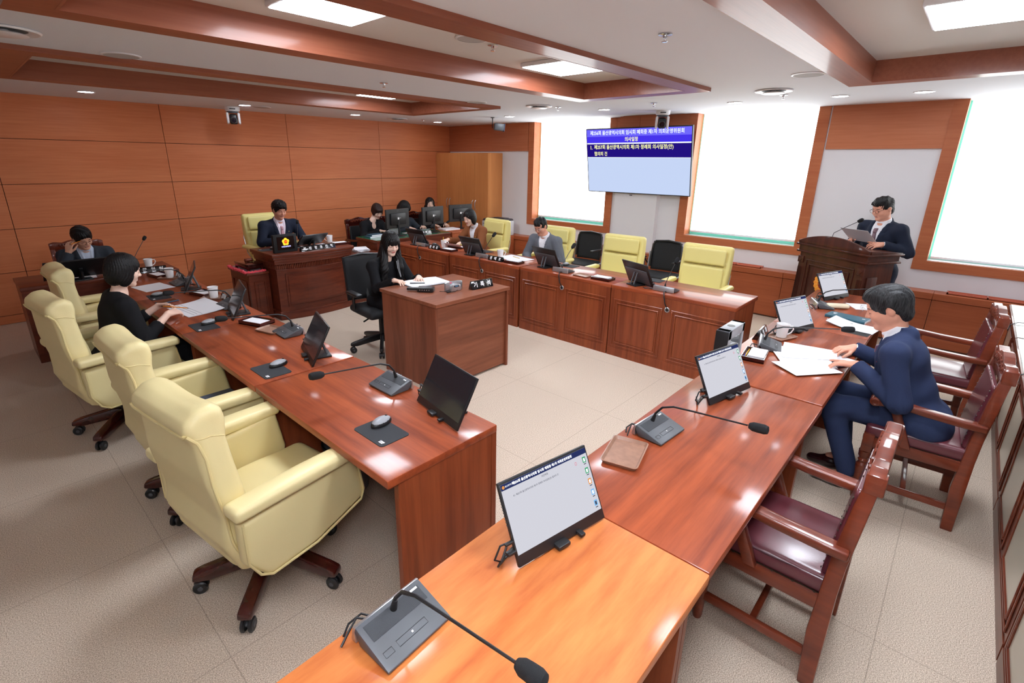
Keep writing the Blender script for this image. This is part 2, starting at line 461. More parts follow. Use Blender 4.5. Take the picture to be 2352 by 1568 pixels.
def mk_carpet():
    m = bpy.data.materials.new('speckled_beige_carpet'); m.use_nodes = True
    nt = m.node_tree; L = nt.links; b = nt.nodes['Principled BSDF']
    tc = nt.nodes.new('ShaderNodeTexCoord')
    n = nt.nodes.new('ShaderNodeTexNoise'); n.inputs['Scale'].default_value = 230; n.inputs['Detail'].default_value = 3; n.inputs['Roughness'].default_value = 0.7
    L.new(tc.outputs['Object'], n.inputs['Vector'])
    r = nt.nodes.new('ShaderNodeValToRGB')
    r.color_ramp.elements[0].position = 0.36; r.color_ramp.elements[0].color = lin((158, 136, 116))
    r.color_ramp.elements[1].position = 0.62; r.color_ramp.elements[1].color = lin((234, 217, 198))
    L.new(n.outputs['Fac'], r.inputs['Fac'])
    # carpet tile joints, 0.91 m apart
    sp = nt.nodes.new('ShaderNodeSeparateXYZ'); L.new(tc.outputs['Object'], sp.inputs[0])
    last = None
    for ax, off in ((0, 0.37), (1, -0.08)):
        a = nt.nodes.new('ShaderNodeMath'); a.operation = 'SUBTRACT'; a.inputs[1].default_value = off; L.new(sp.outputs[ax], a.inputs[0])
        pp = nt.nodes.new('ShaderNodeMath'); pp.operation = 'PINGPONG'; pp.inputs[1].default_value = 0.457; L.new(a.outputs[0], pp.inputs[0])
        lt = nt.nodes.new('ShaderNodeMath'); lt.operation = 'LESS_THAN'; lt.inputs[1].default_value = 0.0022; L.new(pp.outputs[0], lt.inputs[0])
        if last is None: last = lt
        else:
            mx = nt.nodes.new('ShaderNodeMath'); mx.operation = 'MAXIMUM'; L.new(last.outputs[0], mx.inputs[0]); L.new(lt.outputs[0], mx.inputs[1]); last = mx
    sc = nt.nodes.new('ShaderNodeMath'); sc.operation = 'MULTIPLY'; sc.inputs[1].default_value = 0.35; L.new(last.outputs[0], sc.inputs[0])
    mix = nt.nodes.new('ShaderNodeMix'); mix.data_type = 'RGBA'
    L.new(sc.outputs[0], mix.inputs[0]); L.new(r.outputs['Color'], mix.inputs[6]); mix.inputs[7].default_value = lin((110, 88, 70))
    L.new(mix.outputs[2], b.inputs['Base Color'])
    b.inputs['Roughness'].default_value = 0.75; b.inputs['Specular IOR Level'].default_value = 0.25
    n2 = nt.nodes.new('ShaderNodeTexNoise'); n2.inputs['Scale'].default_value = 420; L.new(tc.outputs['Object'], n2.inputs['Vector'])
    bp = nt.nodes.new('ShaderNodeBump'); bp.inputs['Strength'].default_value = 0.25; bp.inputs['Distance'].default_value = 0.003
    L.new(n2.outputs['Fac'], bp.inputs['Height']); L.new(bp.outputs['Normal'], b.inputs['Normal'])
    return m
M_CARPET = mk_carpet()
def emis(name, rgb, st):
    if name in MATS: return MATS[name]
    m = bpy.data.materials.new(name); m.use_nodes = True; nt = m.node_tree
    for n in list(nt.nodes): nt.nodes.remove(n)
    e = nt.nodes.new('ShaderNodeEmission'); o = nt.nodes.new('ShaderNodeOutputMaterial')
    e.inputs[0].default_value = lin(rgb); e.inputs[1].default_value = st
    nt.links.new(e.outputs[0], o.inputs[0]); MATS[name] = m; return m
E_BLIND = emis('daylit_roller_blind', (250, 254, 255), 3.6)
E_PANEL = emis('ceiling_panel_diffuser', (236, 244, 255), 32.0)
E_DOWN = emis('downlight_lens', (238, 245, 255), 50.0)
# ---------------------------------------------------------------- the room
ZC = 2.493; ZR = 2.612; XW = 7.0; YW = 7.87; X0 = -2.8; Y0 = -2.6
f = MB().mat(M_CARPET); f.b2((X0, Y0, -0.05), (XW + 0.3, YW + 0.1, 0)); struct(f.build('floor', smooth=0))

# panelled wall behind the chairman
w = MB(); w.mat(mat('panel_joint_dark', (74, 30, 14), rough=0.8)); w.b2((X0, YW + 0.012, -0.02), (XW + 0.3, YW + 0.1, ZC + 0.02))
w.mat(W_WALL)
xs = [X0] + [0.446 + 1.6345 * k for k in range(-1, 4)] + [XW]
zs = [0.0, 0.099, 0.581, 1.063, 1.546, 2.028, ZC]
for a, b in zip(xs, xs[1:]):
    for c, d in zip(zs, zs[1:]):
        w.b2((a + 0.003, YW, c + 0.003), (b - 0.003, YW + 0.02, d - 0.003 if d < ZC else d))
struct(w.build('wall_back', smooth=0))
# window wall
WIN = [(4.247, 5.731), (1.522, 2.946), (-1.16, 0.264)]
w = MB().mat(M_WHITE)
edges = sorted([Y0] + [v for p in WIN for v in p] + [YW + 0.1])
zb = 0.896
w.b2((XW, Y0, -0.02), (XW + 0.3, YW + 0.1, zb))
for a, b in ((Y0, -1.16), (0.264, 1.522), (2.946, 4.247), (5.731, YW + 0.1)): w.b2((XW, a, zb), (XW + 0.3, b, ZC + 0.02))
w.b2((6.90, 3.36, 0.0), (XW + 0.01, 4.04, 2.03))
struct(w.build('wall_right', smooth=0))
t = MB().mat(W_WALLY)
for a, b in ((Y0, -1.26), (0.356, 1.403), (3.05, 4.158), (5.848, YW)):
    t.b2((XW - 0.018, a + 0.002, 2.033), (XW + 0.001, b - 0.002, ZC))
t.b2((6.885, 3.36, 2.03), (XW, 4.04, ZC)); t.b2((6.83, 3.44, 2.3), (6.89, 3.96, ZC)); t.b2((6.82, 3.69, 2.2), (6.885, 3.705, ZC))
struct(t.build('trim_4', smooth=0))
for i, (a, b) in enumerate(WIN):
    ww = MB().mat(W_TRIM)
    ww.b2((XW - 0.022, b, 0.797), (XW + 0.001, b + 0.105, ZC)); ww.b2((XW - 0.022, a - 0.105, 0.797), (XW + 0.001, a, ZC))
    ww.b2((XW - 0.022, a, 0.797), (XW + 0.001, b, zb))
    # lining of the reveal
    ww.b2((XW - 0.02, b - 0.012, zb), (XW + 0.17, b, ZC)); ww.b2((XW - 0.02, a, zb), (XW + 0.17, a + 0.012, ZC))
    fr = ww.build('window_frame', smooth=0)
    root = bpy.data.objects.new('window_%d' % (i + 1), None); COL.objects.link(root); struct(root); root.location = (0, 0, 0)
    fr.parent = root
    s = MB().mat(M_SILVER); s.b2((XW - 0.0, a + 0.012, zb - 0.004), (XW + 0.2, b - 0.012, zb + 0.006)); s.build('window_sill', parent=root, smooth=0)
    g = MB().mat(M_TEAL); g.b2((XW + 0.19, a, zb), (XW + 0.2, b, ZC)); g.build('window_glass', parent=root, smooth=0)
    gap = 0.03
    bl = MB().mat(E_BLIND); bl.b2((XW + 0.145, a + gap, 0.955 if i < 2 else 0.93), (XW + 0.148, b - gap, ZC))
    o = bl.build('roller_blind', parent=root, smooth=0, label='white roller blind glowing with daylight')
    bb = MB().mat(M_WHITEP); bb.box((XW + 0.146, (a + b) / 2, 0.944 if i < 2 else 0.918), (0.02, b - a - 2 * gap, 0.026), bev=0.006); bb.build('bottom_bar', parent=root)
# walls out of the picture
for nm, lo, hi in (('wall_left', (X0 - 0.1, Y0 - 0.1, -0.02), (X0, YW + 0.1, ZC + 0.02)), ('wall_front', (X0, Y0 - 0.1, -0.02), (XW + 0.3, Y0, ZC + 0.02))):
    w = MB().mat(M_WHITE); w.b2(lo, hi); struct(w.build(nm, smooth=0))
# ceiling with three coffers: inner rectangles (x0,x1,y0,y1), strip width
CO = [(0.5, 4.62, 2.09, 3.15, 0.165), (0.56, 4.65, 4.64, 6.02, 0.16), (0.5, 5.0, -0.30, 0.79, 0.165)]
c = MB().mat(M_CEIL)
def slab(x0, x1, y0, y1): c.b2((x0, y0, ZC), (x1, y1, ZC + 0.05))
ya = Y0 - 0.1
for (x0, x1, y0, y1, sw) in sorted(CO, key=lambda q: q[2]):
    slab(X0 - 0.1, XW + 0.3, ya, y0); slab(X0 - 0.1, x0, y0, y1); slab(x1, XW + 0.3, y0, y1); ya = y1
slab(X0 - 0.1, XW + 0.3, ya, YW + 0.1)
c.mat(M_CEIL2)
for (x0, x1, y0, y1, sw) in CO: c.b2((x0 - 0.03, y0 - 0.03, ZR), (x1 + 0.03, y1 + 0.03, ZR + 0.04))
struct(c.build('ceiling', smooth=0))
for i, (x0, x1, y0, y1, sw) in enumerate(CO):
    t = MB().mat(W_COFFER); zl = 2.462
    t.b2((x0 - sw, y0 - sw, zl), (x1 + sw, y0, ZC + 0.001)); t.b2((x0 - sw, y1, zl), (x1 + sw, y1 + sw, ZC + 0.001))
    t.b2((x0 - sw, y0, zl), (x0, y1, ZC + 0.001)); t.b2((x1, y0, zl), (x1 + sw, y1, ZC + 0.001))
    t.b2((x0, y0, zl - 0.001), (x1, y0 + 0.012, ZR)); t.b2((x0, y1 - 0.012, zl - 0.001), (x1, y1, ZR))
    t.b2((x0, y0 + 0.012, zl - 0.001), (x0 + 0.012, y1 - 0.012, ZR)); t.b2((x1 - 0.012, y0 + 0.012, zl - 0.001), (x1, y1 - 0.012, ZR))
    struct(t.build('trim_%d' % (i + 1), smooth=0))
# recess panels
def panel_light(x0, x1, y0, y1, label, group):
    t = thing('ceiling_panel_light', label, 'ceiling light', ((x0 + x1) / 2, (y0 + y1) / 2, ZR), 0, group)
    a, b = (x1 - x0) / 2, (y1 - y0) / 2
    m = MB().mat(M_WHITEP); m.box((0, 0, -0.016), (2 * a, 2 * b, 0.032), bev=0.008); m.build('frame', parent=t)
    e = MB().mat(E_PANEL); e.box((0, 0, -0.033), (2 * a - 0.03, 2 * b - 0.03, 0.006), bev=0.002); e.build('diffuser', parent=t)
    return t
panel_light(3.38, 3.93, 2.41, 2.94, 'square white panel light at the far end of the middle wooden coffer', 'square panel lights in the ceiling coffers')
panel_light(1.30, 1.80, 2.34, 2.85, 'square white panel light in the middle wooden coffer, cut by the top of the picture', 'square panel lights in the ceiling coffers')
panel_light(3.36, 3.97, -0.14, 0.39, 'square white panel light in the coffer at the top right corner', 'square panel lights in the ceiling coffers')
panel_light(3.54, 4.05, 5.12, 5.66, 'panel light in the coffer nearest the wood wall, seen as a thin bright bar', 'square panel lights in the ceiling coffers')
panel_light(1.35, 1.86, -0.14, 0.39, 'panel light of the right coffer nearest the camera side', 'square panel lights in the ceiling coffers')
# downlights
DL = [(1.221, 7.02, 'recessed round downlight leftmost along the wood wall'), (2.806, 7.02, 'recessed round downlight beside the ceiling camera by the wood wall'), (4.396, 7.045, 'recessed round downlight third from left along the wood wall'),
      (6.05, 7.12, 'recessed round downlight in the far corner above the oak cabinet'), (5.919, 5.334, 'recessed round downlight beside the small black ceiling speaker'), (5.848, 3.67, 'recessed round downlight left of the camera above the screen'),
      (6.015, 2.143, 'recessed round downlight above the middle window, right of the screen'), (6.043, 1.175, 'recessed round downlight above the lectern wall panel, left of two'), (6.127, 0.549, 'recessed round downlight nearest the right window')]
def mk_down():
    t = thing('downlight', 'x', 'ceiling light')
    m = MB().mat(M_WHITEP); m.lathe([(0.062, 0), (0.078, 0), (0.08, -0.004), (0.076, -0.009), (0.064, -0.006), (0.062, 0)]); m.build('trim_ring', parent=t)
    e = MB().mat(E_DOWN); e.lathe([(0, -0.003), (0.064, -0.003), (0.064, -0.0055), (0, -0.0065)]); e.build('lens', parent=t)
    return t
P_DOWN = Proto(mk_down())
for x, y, l in DL: P_DOWN.put((x, y, ZC), 0, l, 'round downlights in the ceiling')
# diffusers
def mk_diff():
    t = thing('ceiling_air_diffuser', 'x', 'air vent')
    m = MB().mat(M_WHITEP); m.lathe([(0.09, -0.001), (0.15, -0.001), (0.158, -0.006), (0.15, -0.014), (0.12, -0.01), (0.1, -0.004)], seg=32); m.build('ring', parent=t)
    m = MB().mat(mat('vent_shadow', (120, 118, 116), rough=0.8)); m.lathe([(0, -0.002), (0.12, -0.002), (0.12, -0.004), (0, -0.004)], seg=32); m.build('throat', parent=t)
    m = MB().mat(M_WHITEP); m.lathe([(0, -0.03), (0.09, -0.03), (0.1, -0.026), (0.085, -0.018), (0.02, -0.01), (0.02, -0.003), (0, -0.003)], seg=32); m.build('cone', parent=t)
    return t
P_DIF = Proto(mk_diff())
for x, y, l in ((5.05, 4.08, 'round white air diffuser between the wooden coffer and the first window'), (5.27, 1.55, 'round white air diffuser in the white ceiling left of the right coffer'),
                (5.2, 7.1, 'round white air diffuser along the wood wall near the oak cabinet'), (0.40, 4.0, 'round air diffuser at the left edge of the picture')):
    P_DIF.put((x, y, ZC), 0, l, 'round air diffusers in the ceiling')
M_SPK = mat('speaker_grille_grey', (178, 176, 174), rough=0.7, bump=0.4, bscale=500)
def mk_spk():
    t = thing('ceiling_speaker', 'x', 'ceiling speaker')
    m = MB().mat(M_WHITEP); m.lathe([(0.1, -0.0005), (0.112, -0.0005), (0.112, -0.006), (0.1, -0.008)], seg=32); m.build('rim', parent=t)
    m = MB().mat(M_SPK); m.lathe([(0, -0.001), (0.101, -0.001), (0.101, -0.007), (0, -0.009)], seg=32); m.build('grille', parent=t)
    return t
P_SPK = Proto(mk_spk())
for x, y, z, l in ((4.51, 1.107, ZC, 'flat round ceiling speaker beside the right wooden coffer'), (0.99, 4.36, ZC, 'flat round ceiling speaker between the two left coffers'),
                   (4.33, 4.40, ZC, 'flat round ceiling speaker near the tips of the two left coffers'), (2.54, 2.62, ZR, 'flat round grey speaker inside the middle coffer'),
                   (3.05, 7.1, ZC, 'flat round speaker right of the ceiling camera on the wood wall side')):
    P_SPK.put((x, y, z), 0, l, 'flat round ceiling speakers')
def mk_spr():
    t = thing('sprinkler_head', 'x', 'sprinkler')
    m = MB().mat(M_CHROME); m.lathe([(0, -0.002), (0.036, -0.002), (0.036, -0.005), (0.012, -0.008), (0.01, -0.02), (0.0, -0.02)], seg=20); m.build('escutcheon', parent=t)
    m = MB().mat(M_CHROME); m.tube([(0.011, 0, -0.012), (0.014, 0, -0.024), (0.0, 0, -0.036)], 0.002, 6); m.tube([(-0.011, 0, -0.012), (-0.014, 0, -0.024), (0, 0, -0.036)], 0.002, 6)
    m.lathe([(0, -0.035), (0.016, -0.036), (0.014, -0.039), (0, -0.039)], seg=14); m.build('frame_arms', parent=t)
    return t
P_SPR = Proto(mk_spr())
for x, y, z, l in ((2.72, 1.37, ZC, 'chrome sprinkler in the wide white ceiling field at top centre'), (2.80, 4.0, ZC, 'chrome sprinkler between the two left coffers'), (5.66, 1.57, ZC, 'small chrome sprinkler beside the diffuser left of the right coffer'),
                   (2.77, 2.66, ZR, 'chrome sprinkler inside the middle coffer beside the round speaker'), (5.55, 2.85, ZC, 'small sprinkler just in front of the ceiling camera above the screen'), (5.3, 3.98, ZC, 'small sprinkler right of the diffuser by the first window'), (5.6, 6.95, ZC, 'small sprinkler near the far corner above the wood wall')):
    P_SPR.put((x, y, z), 20, l, 'chrome sprinkler heads in the ceiling')
# PTZ cameras
def mk_ptz():
    t = thing('dome_camera', 'x', 'camera')
    m = MB().mat(M_WHITEP); m.lathe([(0, 0), (0.088, 0), (0.09, -0.01), (0.088, -0.045), (0.078, -0.055), (0, -0.055)], seg=32); m.build('ceiling_mount', parent=t)
    m = MB().mat(M_BLACK); m.box((0, -0.088, -0.03), (0.07, 0.008, 0.012), bev=0.003); m.build('port_slot', parent=t)
    m = MB().mat(M_DGREY); m.lathe([(0, -0.055), (0.07, -0.055), (0.072, -0.075), (0, -0.08)], seg=28); m.build('turntable', parent=t)
    m = MB().mat(M_WHITEP)
    for s in (-1, 1): m.prism([(-0.05, -0.07), (0.05, -0.07), (0.052, -0.14), (0.035, -0.2), (-0.0, -0.215), (-0.035, -0.2), (-0.052, -0.14)], 'yz', s * 0.052, s * 0.082, bev=0.01, seg=3)
    m.build('side_arms', parent=t)
    h = MB().mat(M_BLACK); h.box((0, -0.005, -0.15), (0.095, 0.1, 0.125), bev=0.022, seg=3); hh = h.build('camera_head', parent=t)
    l = MB().mat(M_BLACKG); l.cyl((0, -0.05, -0.165), (0, -0.064, -0.168), 0.034, 0.032, 24); l.mat(M_DGREY); l.cyl((0, -0.045, -0.165), (0, -0.058, -0.167), 0.04, 0.038, 24)
    l.mat(mat('lens_glass', (20, 24, 40), rough=0.05, coat=1.0)); l.cyl((0, -0.06, -0.167), (0, -0.066, -0.1685), 0.022, 0.02, 24); l.build('lens', parent=hh)
    return t
P_PTZ = Proto(mk_ptz())
P_PTZ.put((6.40, 3.15, ZC), -62, 'white and black dome camera hanging from the ceiling above the wall screen')
P_PTZ.put((2.80, 7.42, ZC), -20, 'white and black dome camera hanging in front of the wood panelled wall')
# small hung speaker
t = thing('hanging_speaker', 'small black speaker on an arm under the ceiling beside the first window', 'speaker', (5.92, 5.68, ZC), -35)
m = MB().mat(M_BLACK); m.cyl((0, 0, 0), (0, 0, -0.008), 0.03); m.cyl((0, 0, 0), (0, 0, -0.09), 0.008, None, 10); m.tube([(0, 0, -0.08), (0.0, 0.02, -0.12), (0, 0.0, -0.15)], 0.007, 8); m.build('arm', parent=t)
m = MB().mat(M_DGREY); m.box((0.10, 0, -0.135), (0.15, 0.1, 0.1), rot=(0, 0.1, 0), bev=0.012); m.mat(mat('navy_speaker_grille', (70, 80, 104), rough=0.6)); m.box((0.178, 0, -0.143), (0.008, 0.11, 0.112), rot=(0, 0.1, 0), bev=0.003); m.build('cabinet', parent=t)
# low bench along the window wall
b = MB().mat(W_BENCH)
yy = [Y0, -1.9, 0.12, 0.95, 1.55, 3.2, 4.2, 6.2]
for a, c2 in zip(yy, yy[1:]):
    b.b2((6.815, a + 0.002, 0.02), (XW, c2 - 0.002, 0.52), bev=0.002, seg=1); b.b2((6.80, a + 0.001, 0.526), (XW, c2 - 0.001, 0.594), bev=0.003, seg=1)
b.mat(mat('bench_plinth', (90, 60, 44), rough=0.7)); b.b2((6.83, Y0, 0.0), (XW, 6.2, 0.02))
tag(b.build('window_bench', smooth=0), 'long low wood-veneer radiator bench running under the windows', 'bench')
def grille(y0, y1, label):
    g = MB().mat(W_GRILLE); x0, x1, z = 6.86, 6.97, 0.594
    for lo, hi in (((x0, y0, z), (x0 + 0.012, y1, z + 0.02)), ((x1 - 0.012, y0, z), (x1, y1, z + 0.02)), ((x0, y0, z), (x1, y0 + 0.012, z + 0.02)), ((x0, y1 - 0.012, z), (x1, y1, z + 0.02))): g.b2(lo, hi)
    g.b2((x0, y0, z), (x1, y1, z + 0.006)); g.b2((x0, y0 + 0.3, z), (x1, y0 + 0.312, z + 0.02))
    tag(g.build('radiator_grille', smooth=0), label, 'grille', 'wooden grilles on the window bench')
grille(1.83, 2.95, 'reddish wooden tray grille on the window bench beside the nearest cream chair'); grille(-0.6, 0.02, 'long reddish wooden grille on the bench under the right window'); grille(4.3, 5.3, 'reddish wooden grille on the bench under the first window')
# cove cable plates are left plain; sockets
# oak wardrobe in the corner
t = thing('tall_cabinet', 'tall light oak four-door cupboard standing in the far corner', 'cabinet', (6.92, 7.16, 0))
m = MB().mat(W_CAB); m.b2((-0.275, -0.705, 0.0), (0.075, 0.705, 2.0), bev=0.002, seg=1); m.build('body', parent=t, smooth=0)
for k in range(4):
    a = 0.705 - k * 0.3525
    d = MB().mat(W_CAB); d.b2((-0.298, a - 0.3505, 0.06), (-0.278, a - 0.002, 1.995), bev=0.0015, seg=1); d = d.build('door', parent=t, smooth=0)
    hy = a - 0.315 if k % 2 == 0 else a - 0.04
    h = MB().mat(M_SILVER); h.tube([(-0.298, hy, 0.99), (-0.325, hy, 1.02), (-0.33, hy, 1.08), (-0.325, hy, 1.14), (-0.298, hy, 1.17)], 0.006, 8); h.build('handle', parent=d)
# ---------------------------------------------------------------- desks
def ring(m, cx, cz, w, h, y, t=0.014, d=0.012, ax='xz'):
    # rectangular moulding standing out from a front by d (towards +y when d > 0)
    for bx, bz, bw, bh in ((0, h / 2 - t / 2, w, t), (0, -h / 2 + t / 2, w, t), (-w / 2 + t / 2, 0, t, h - 2 * t), (w / 2 - t / 2, 0, t, h - 2 * t)):
        if ax == 'xz': m.box((cx + bx, y + d / 2, cz + bz), (bw, abs(d), bh), bev=0.003, seg=1)
        else: m.box((y + d / 2, cx + bx, cz + bz), (abs(d), bw, bh), bev=0.003, seg=1)
def desk(name, label, L, D, H, topm, frontm, group=None, inlay=None, panels=2, grom=True, th=0.036, cat='desk', over=0.0, glass=None, glabel=None):
    t = thing(name, label, cat, group=group)
    m = MB().mat(topm); m.b2((-L / 2, -D / 2, H - th), (L / 2, D / 2, H), bev=0.005); 
    o = m.build('tabletop', parent=t)
    if glass:
        g = MB().mat(glass); g.b2((-L / 2 + 0.01, -D / 2 + 0.01, H), (L / 2 - 0.01, D / 2 - 0.01, H + 0.005), bev=0.002, seg=1); g.build('glass_cover', parent=t, label=glabel)
    yf = D / 2 - over
    m = MB().mat(frontm); m.b2((-L / 2 + 0.004, yf - 0.03, 0), (L / 2 - 0.004, yf, H - th))
    m.b2((-L / 2 + 0.004, yf, 0.0), (L / 2 - 0.004, yf + 0.004, 0.085), bev=0.001, seg=1)
    pw = L / panels
    for k in range(panels):
        cx = -L / 2 + pw * (k + 0.5); w = pw - 0.085; h = H - th - 0.2; cz = 0.1 + h / 2 + 0.005
        ring(m, cx, cz, w, h, yf, 0.014, 0.007); ring(m, cx, cz, w - 0.07, h - 0.07, yf, 0.012, 0.010)
        if inlay: m.mat(inlay)
        m.b2((cx - (w - 0.1) / 2, yf, cz - (h - 0.1) / 2), (cx + (w - 0.1) / 2, yf + 0.005, cz + (h - 0.1) / 2), bev=0.002, seg=1)
        m.mat(frontm)
    m.build('front_panel', parent=t)
    for s in (-1, 1):
        m = MB().mat(frontm); m.b2((s * (L / 2 - 0.034), -D / 2 + 0.05, 0), (s * (L / 2 - 0.006), yf - 0.03, H - th)); m.build('side_panel', parent=t)
    m = MB().mat(frontm); m.b2((-L / 2 + 0.034, -D / 2 + 0.03, H - th - 0.03), (L / 2 - 0.034, -D / 2 + 0.048, H - th)); m.build('apron', parent=t)
    if grom:
        m = MB().mat(M_SILVER); m.lathe([(0.015, 0), (0.024, 0), (0.025, 0.004), (0.022, 0.007), (0.015, 0.005)], c=(0, yf, 0.585), M=R3(-90, 0, 0)); m.mat(M_BLACK); m.cyl((0, yf - 0.001, 0.585), (0, yf + 0.003, 0.585), 0.017); m.build('cable_grommet', parent=t)
    return t
HD = 0.72
pA = Proto(desk('committee_desk', 'x', 1.178, 0.57, HD, W_DESKX, W_DESKF))
for y, l in ((1.852, 'mahogany committee desk with raised panels, nearest the lectern in the window-side row'), (3.032, 'mahogany committee desk second from the lectern, with a blank cream chair behind it'),
             (4.232, 'mahogany committee desk in front of the man in the grey jacket'), (5.432, 'mahogany committee desk in front of the woman in the brown jacket')):
    pA.put((4.525, y, 0), 90, l, 'mahogany committee desks of the window-side row')
pB = Proto(desk('committee_desk', 'x', 1.176, 0.59, HD, W_DESKX, W_DESKF, grom=False))
for y, l in ((1.958, 'mahogany committee desk at the near end of the left row'), (3.147, 'mahogany committee desk second from the camera in the left row'),
             (4.325, 'mahogany committee desk where the woman in black writes'), (5.502, 'mahogany committee desk at the far end of the left row')):
    pB.put((1.175, y, 0), -90, l, 'mahogany committee desks of the left row')
def place1(t, loc, rz): t.location = loc; t.rotation_euler = (0, 0, math.radians(rz)); return t
place1(desk('orange_desk', 'lighter orange cherry-wood desk cut by the bottom of the picture', 1.62, 0.6, HD, W_ORANGE, W_DESKF, grom=False), (0.457, 0.632, 0), 0)
place1(desk('committee_desk', 'reddish desk with brown tray in the right row, touching the orange desk', 1.44, 0.6, HD, W_DESKX, W_DESKF, grom=False), (1.99, 0.635, 0), 0)
place1(desk('committee_desk', 'reddish desk with spread papers before the man in the navy suit', 1.35, 0.6, HD, W_DESKX, W_DESKF, grom=False), (3.40, 0.64, 0), 0)
place1(desk('committee_desk', 'reddish desk with blue book and eyeglasses at the lectern end of the right row', 1.42, 0.6, HD, W_DESKX, W_DESKF, grom=False), (4.79, 0.64, 0), 0)
place1(desk('specialist_desk', 'dark desk of the man resting his head on his hand, at the far left', 1.26, 0.6, HD, W_DAIS, W_DAIS, grom=False), (0.90, 6.40, 0), 180)
place1(desk('staff_desk', 'staff desk with a green glass top in front of three women', 1.42, 0.56, 0.74, W_DAIS, W_DAIS, grom=False, glass=M_GLASSG, glabel='green glass cover sheet'), (4.79, 6.49, 0), 180)
place1(desk('staff_desk', 'brown side desk under the third monitor before the oak cupboard', 0.84, 0.56, 0.74, W_BENCH, W_BENCH, grom=False, panels=1), (5.95, 6.49, 0), 180)
M_PALEG = mat('pale_glass_top', (196, 206, 196), rough=0.08, coat=0.6)
pC = Proto(desk('press_desk', 'x', 1.22, 0.6, HD, W_DAIS, W_DAIS, grom=False, inlay=M_INLAY, over=0.045, glass=M_PALEG, glabel='pale glass cover sheet'))
for x, l in ((5.49, 'glass-topped desk at the right edge, next to the windows'), (4.26, 'glass-topped desk at the right edge behind the far wooden armchair'), (3.03, 'glass-topped desk at the right edge behind the navy-suited man\'s chair'), (1.80, 'glass-topped desk at the bottom right edge nearest the camera')):
    pC.put((x, -0.705, 0), 0, l, 'panelled glass-topped desks along the right edge')

# recorder's desk
t = thing('recorder_desk', 'plain walnut laminate desk standing alone in the middle of the floor', 'desk', (2.878, 3.334, 0))
m = MB().mat(W_REC); m.b2((-0.438, -0.387, 0.738), (0.438, 0.387, 0.768), bev=0.002, seg=1); m.build('tabletop', parent=t)
for s in (-1, 1):
    m = MB().mat(W_RECV); m.b2((s * 0.41, -0.375, 0), (s * 0.434, 0.36, 0.738), bev=0.0015, seg=1); m.build('side_panel', parent=t)
m = MB().mat(W_REC); m.b2((-0.41, -0.352, 0.02), (0.41, -0.33, 0.738)); m.build('front_panel', parent=t)
m = MB().mat(M_CHROME); m.cyl((0.425, -0.376, 0.70), (0.425, -0.38, 0.70), 0.005, None, 10); m.build('screw_cap', parent=t)

# chairman's curved podium
def plan(x0, x1, yf, yb, bulge, off=0.0, n=14):
    P = [(x1 + off, yb), (x0 - off, yb)]
    for i in range(n + 1):
        u = i / n; x = x0 - off + (x1 - x0 + 2 * off) * u
        P.append((x, yf - off - bulge * (1 - (2 * u - 1) ** 2)))
    return P
t = thing('chairman_podium', 'dark cherry curved podium desk of the chairman in front of the wood wall', 'desk', (2.92, 5.83, 0))
X0_, X1_, B_ = -0.48, 0.48, 0.075
m = MB().mat(W_DAIS)
m.prism(plan(X0_, X1_, 0, 0.56, B_, 0.015), 'xy', 0, 0.085, bev=0.004); m.prism(plan(X0_, X1_, 0, 0.56, B_, 0.018), 'xy', 0.085, 0.105, bev=0.004)
m.build('plinth', parent=t)
m = MB().mat(W_DAIS); m.prism(plan(X0_, X1_, 0, 0.55, B_, 0.0), 'xy', 0.1, 0.66)
m.build('body', parent=t)
m = MB().mat(W_DAIS)
def curve_pt(u, off=0.0): return (X0_ + (X1_ - X0_) * u, -off - B_ * (1 - (2 * u - 1) ** 2))
def cbar(u0, u1, z0, z1, d, nn=10):
    for i in range(nn):
        a = curve_pt(u0 + (u1 - u0) * i / nn); b = curve_pt(u0 + (u1 - u0) * (i + 1) / nn)
        m.prism([(a[0], a[1]), (b[0], b[1]), (b[0], b[1] - d), (a[0], a[1] - d)], 'xy', z0, z1)
for (u0, u1, z0, z1) in ((0.09, 0.91, 0.545, 0.558), (0.09, 0.91, 0.16, 0.173)): cbar(u0, u1, z0, z1, 0.012)
for u in (0.09, 0.897): cbar(u, u + 0.013, 0.16, 0.558, 0.012, 1)
cbar(0.12, 0.88, 0.195, 0.525, 0.006)
m.build('curved_front_panel', parent=t)
m = MB().mat(W_DAIS)
for i in range(48):
    u = (i + 0.5) / 48; a = curve_pt(u); m.box((a[0], a[1] - 0.004, 0.645), (0.011, 0.014, 0.06), bev=0.003, seg=1)
for i in range(22): m.box((X0_ - 0.003, 0.012 + i * 0.025, 0.645), (0.01, 0.014, 0.06), bev=0.002, seg=1)
m.prism(plan(X0_, X1_, 0, 0.56, B_, 0.016), 'xy', 0.675, 0.69, bev=0.003)
m.prism(plan(X0_, X1_, 0, 0.56, B_, 0.008), 'xy', 0.6, 0.612, bev=0.002)
m.build('fluted_frieze', parent=t)
m = MB().mat(W_DAIS)
m.prism(plan(X0_, X1_, 0, 0.56, B_, 0.02), 'xy', 0.69, 0.73, bev=0.004); m.prism(plan(X0_, X1_, 0, 0.57, B_, 0.035), 'xy', 0.73, 0.76, bev=0.006); m.prism(plan(X0_, X1_, 0, 0.58, B_, 0.05), 'xy', 0.76, 0.80, bev=0.008)
m.build('top', parent=t)
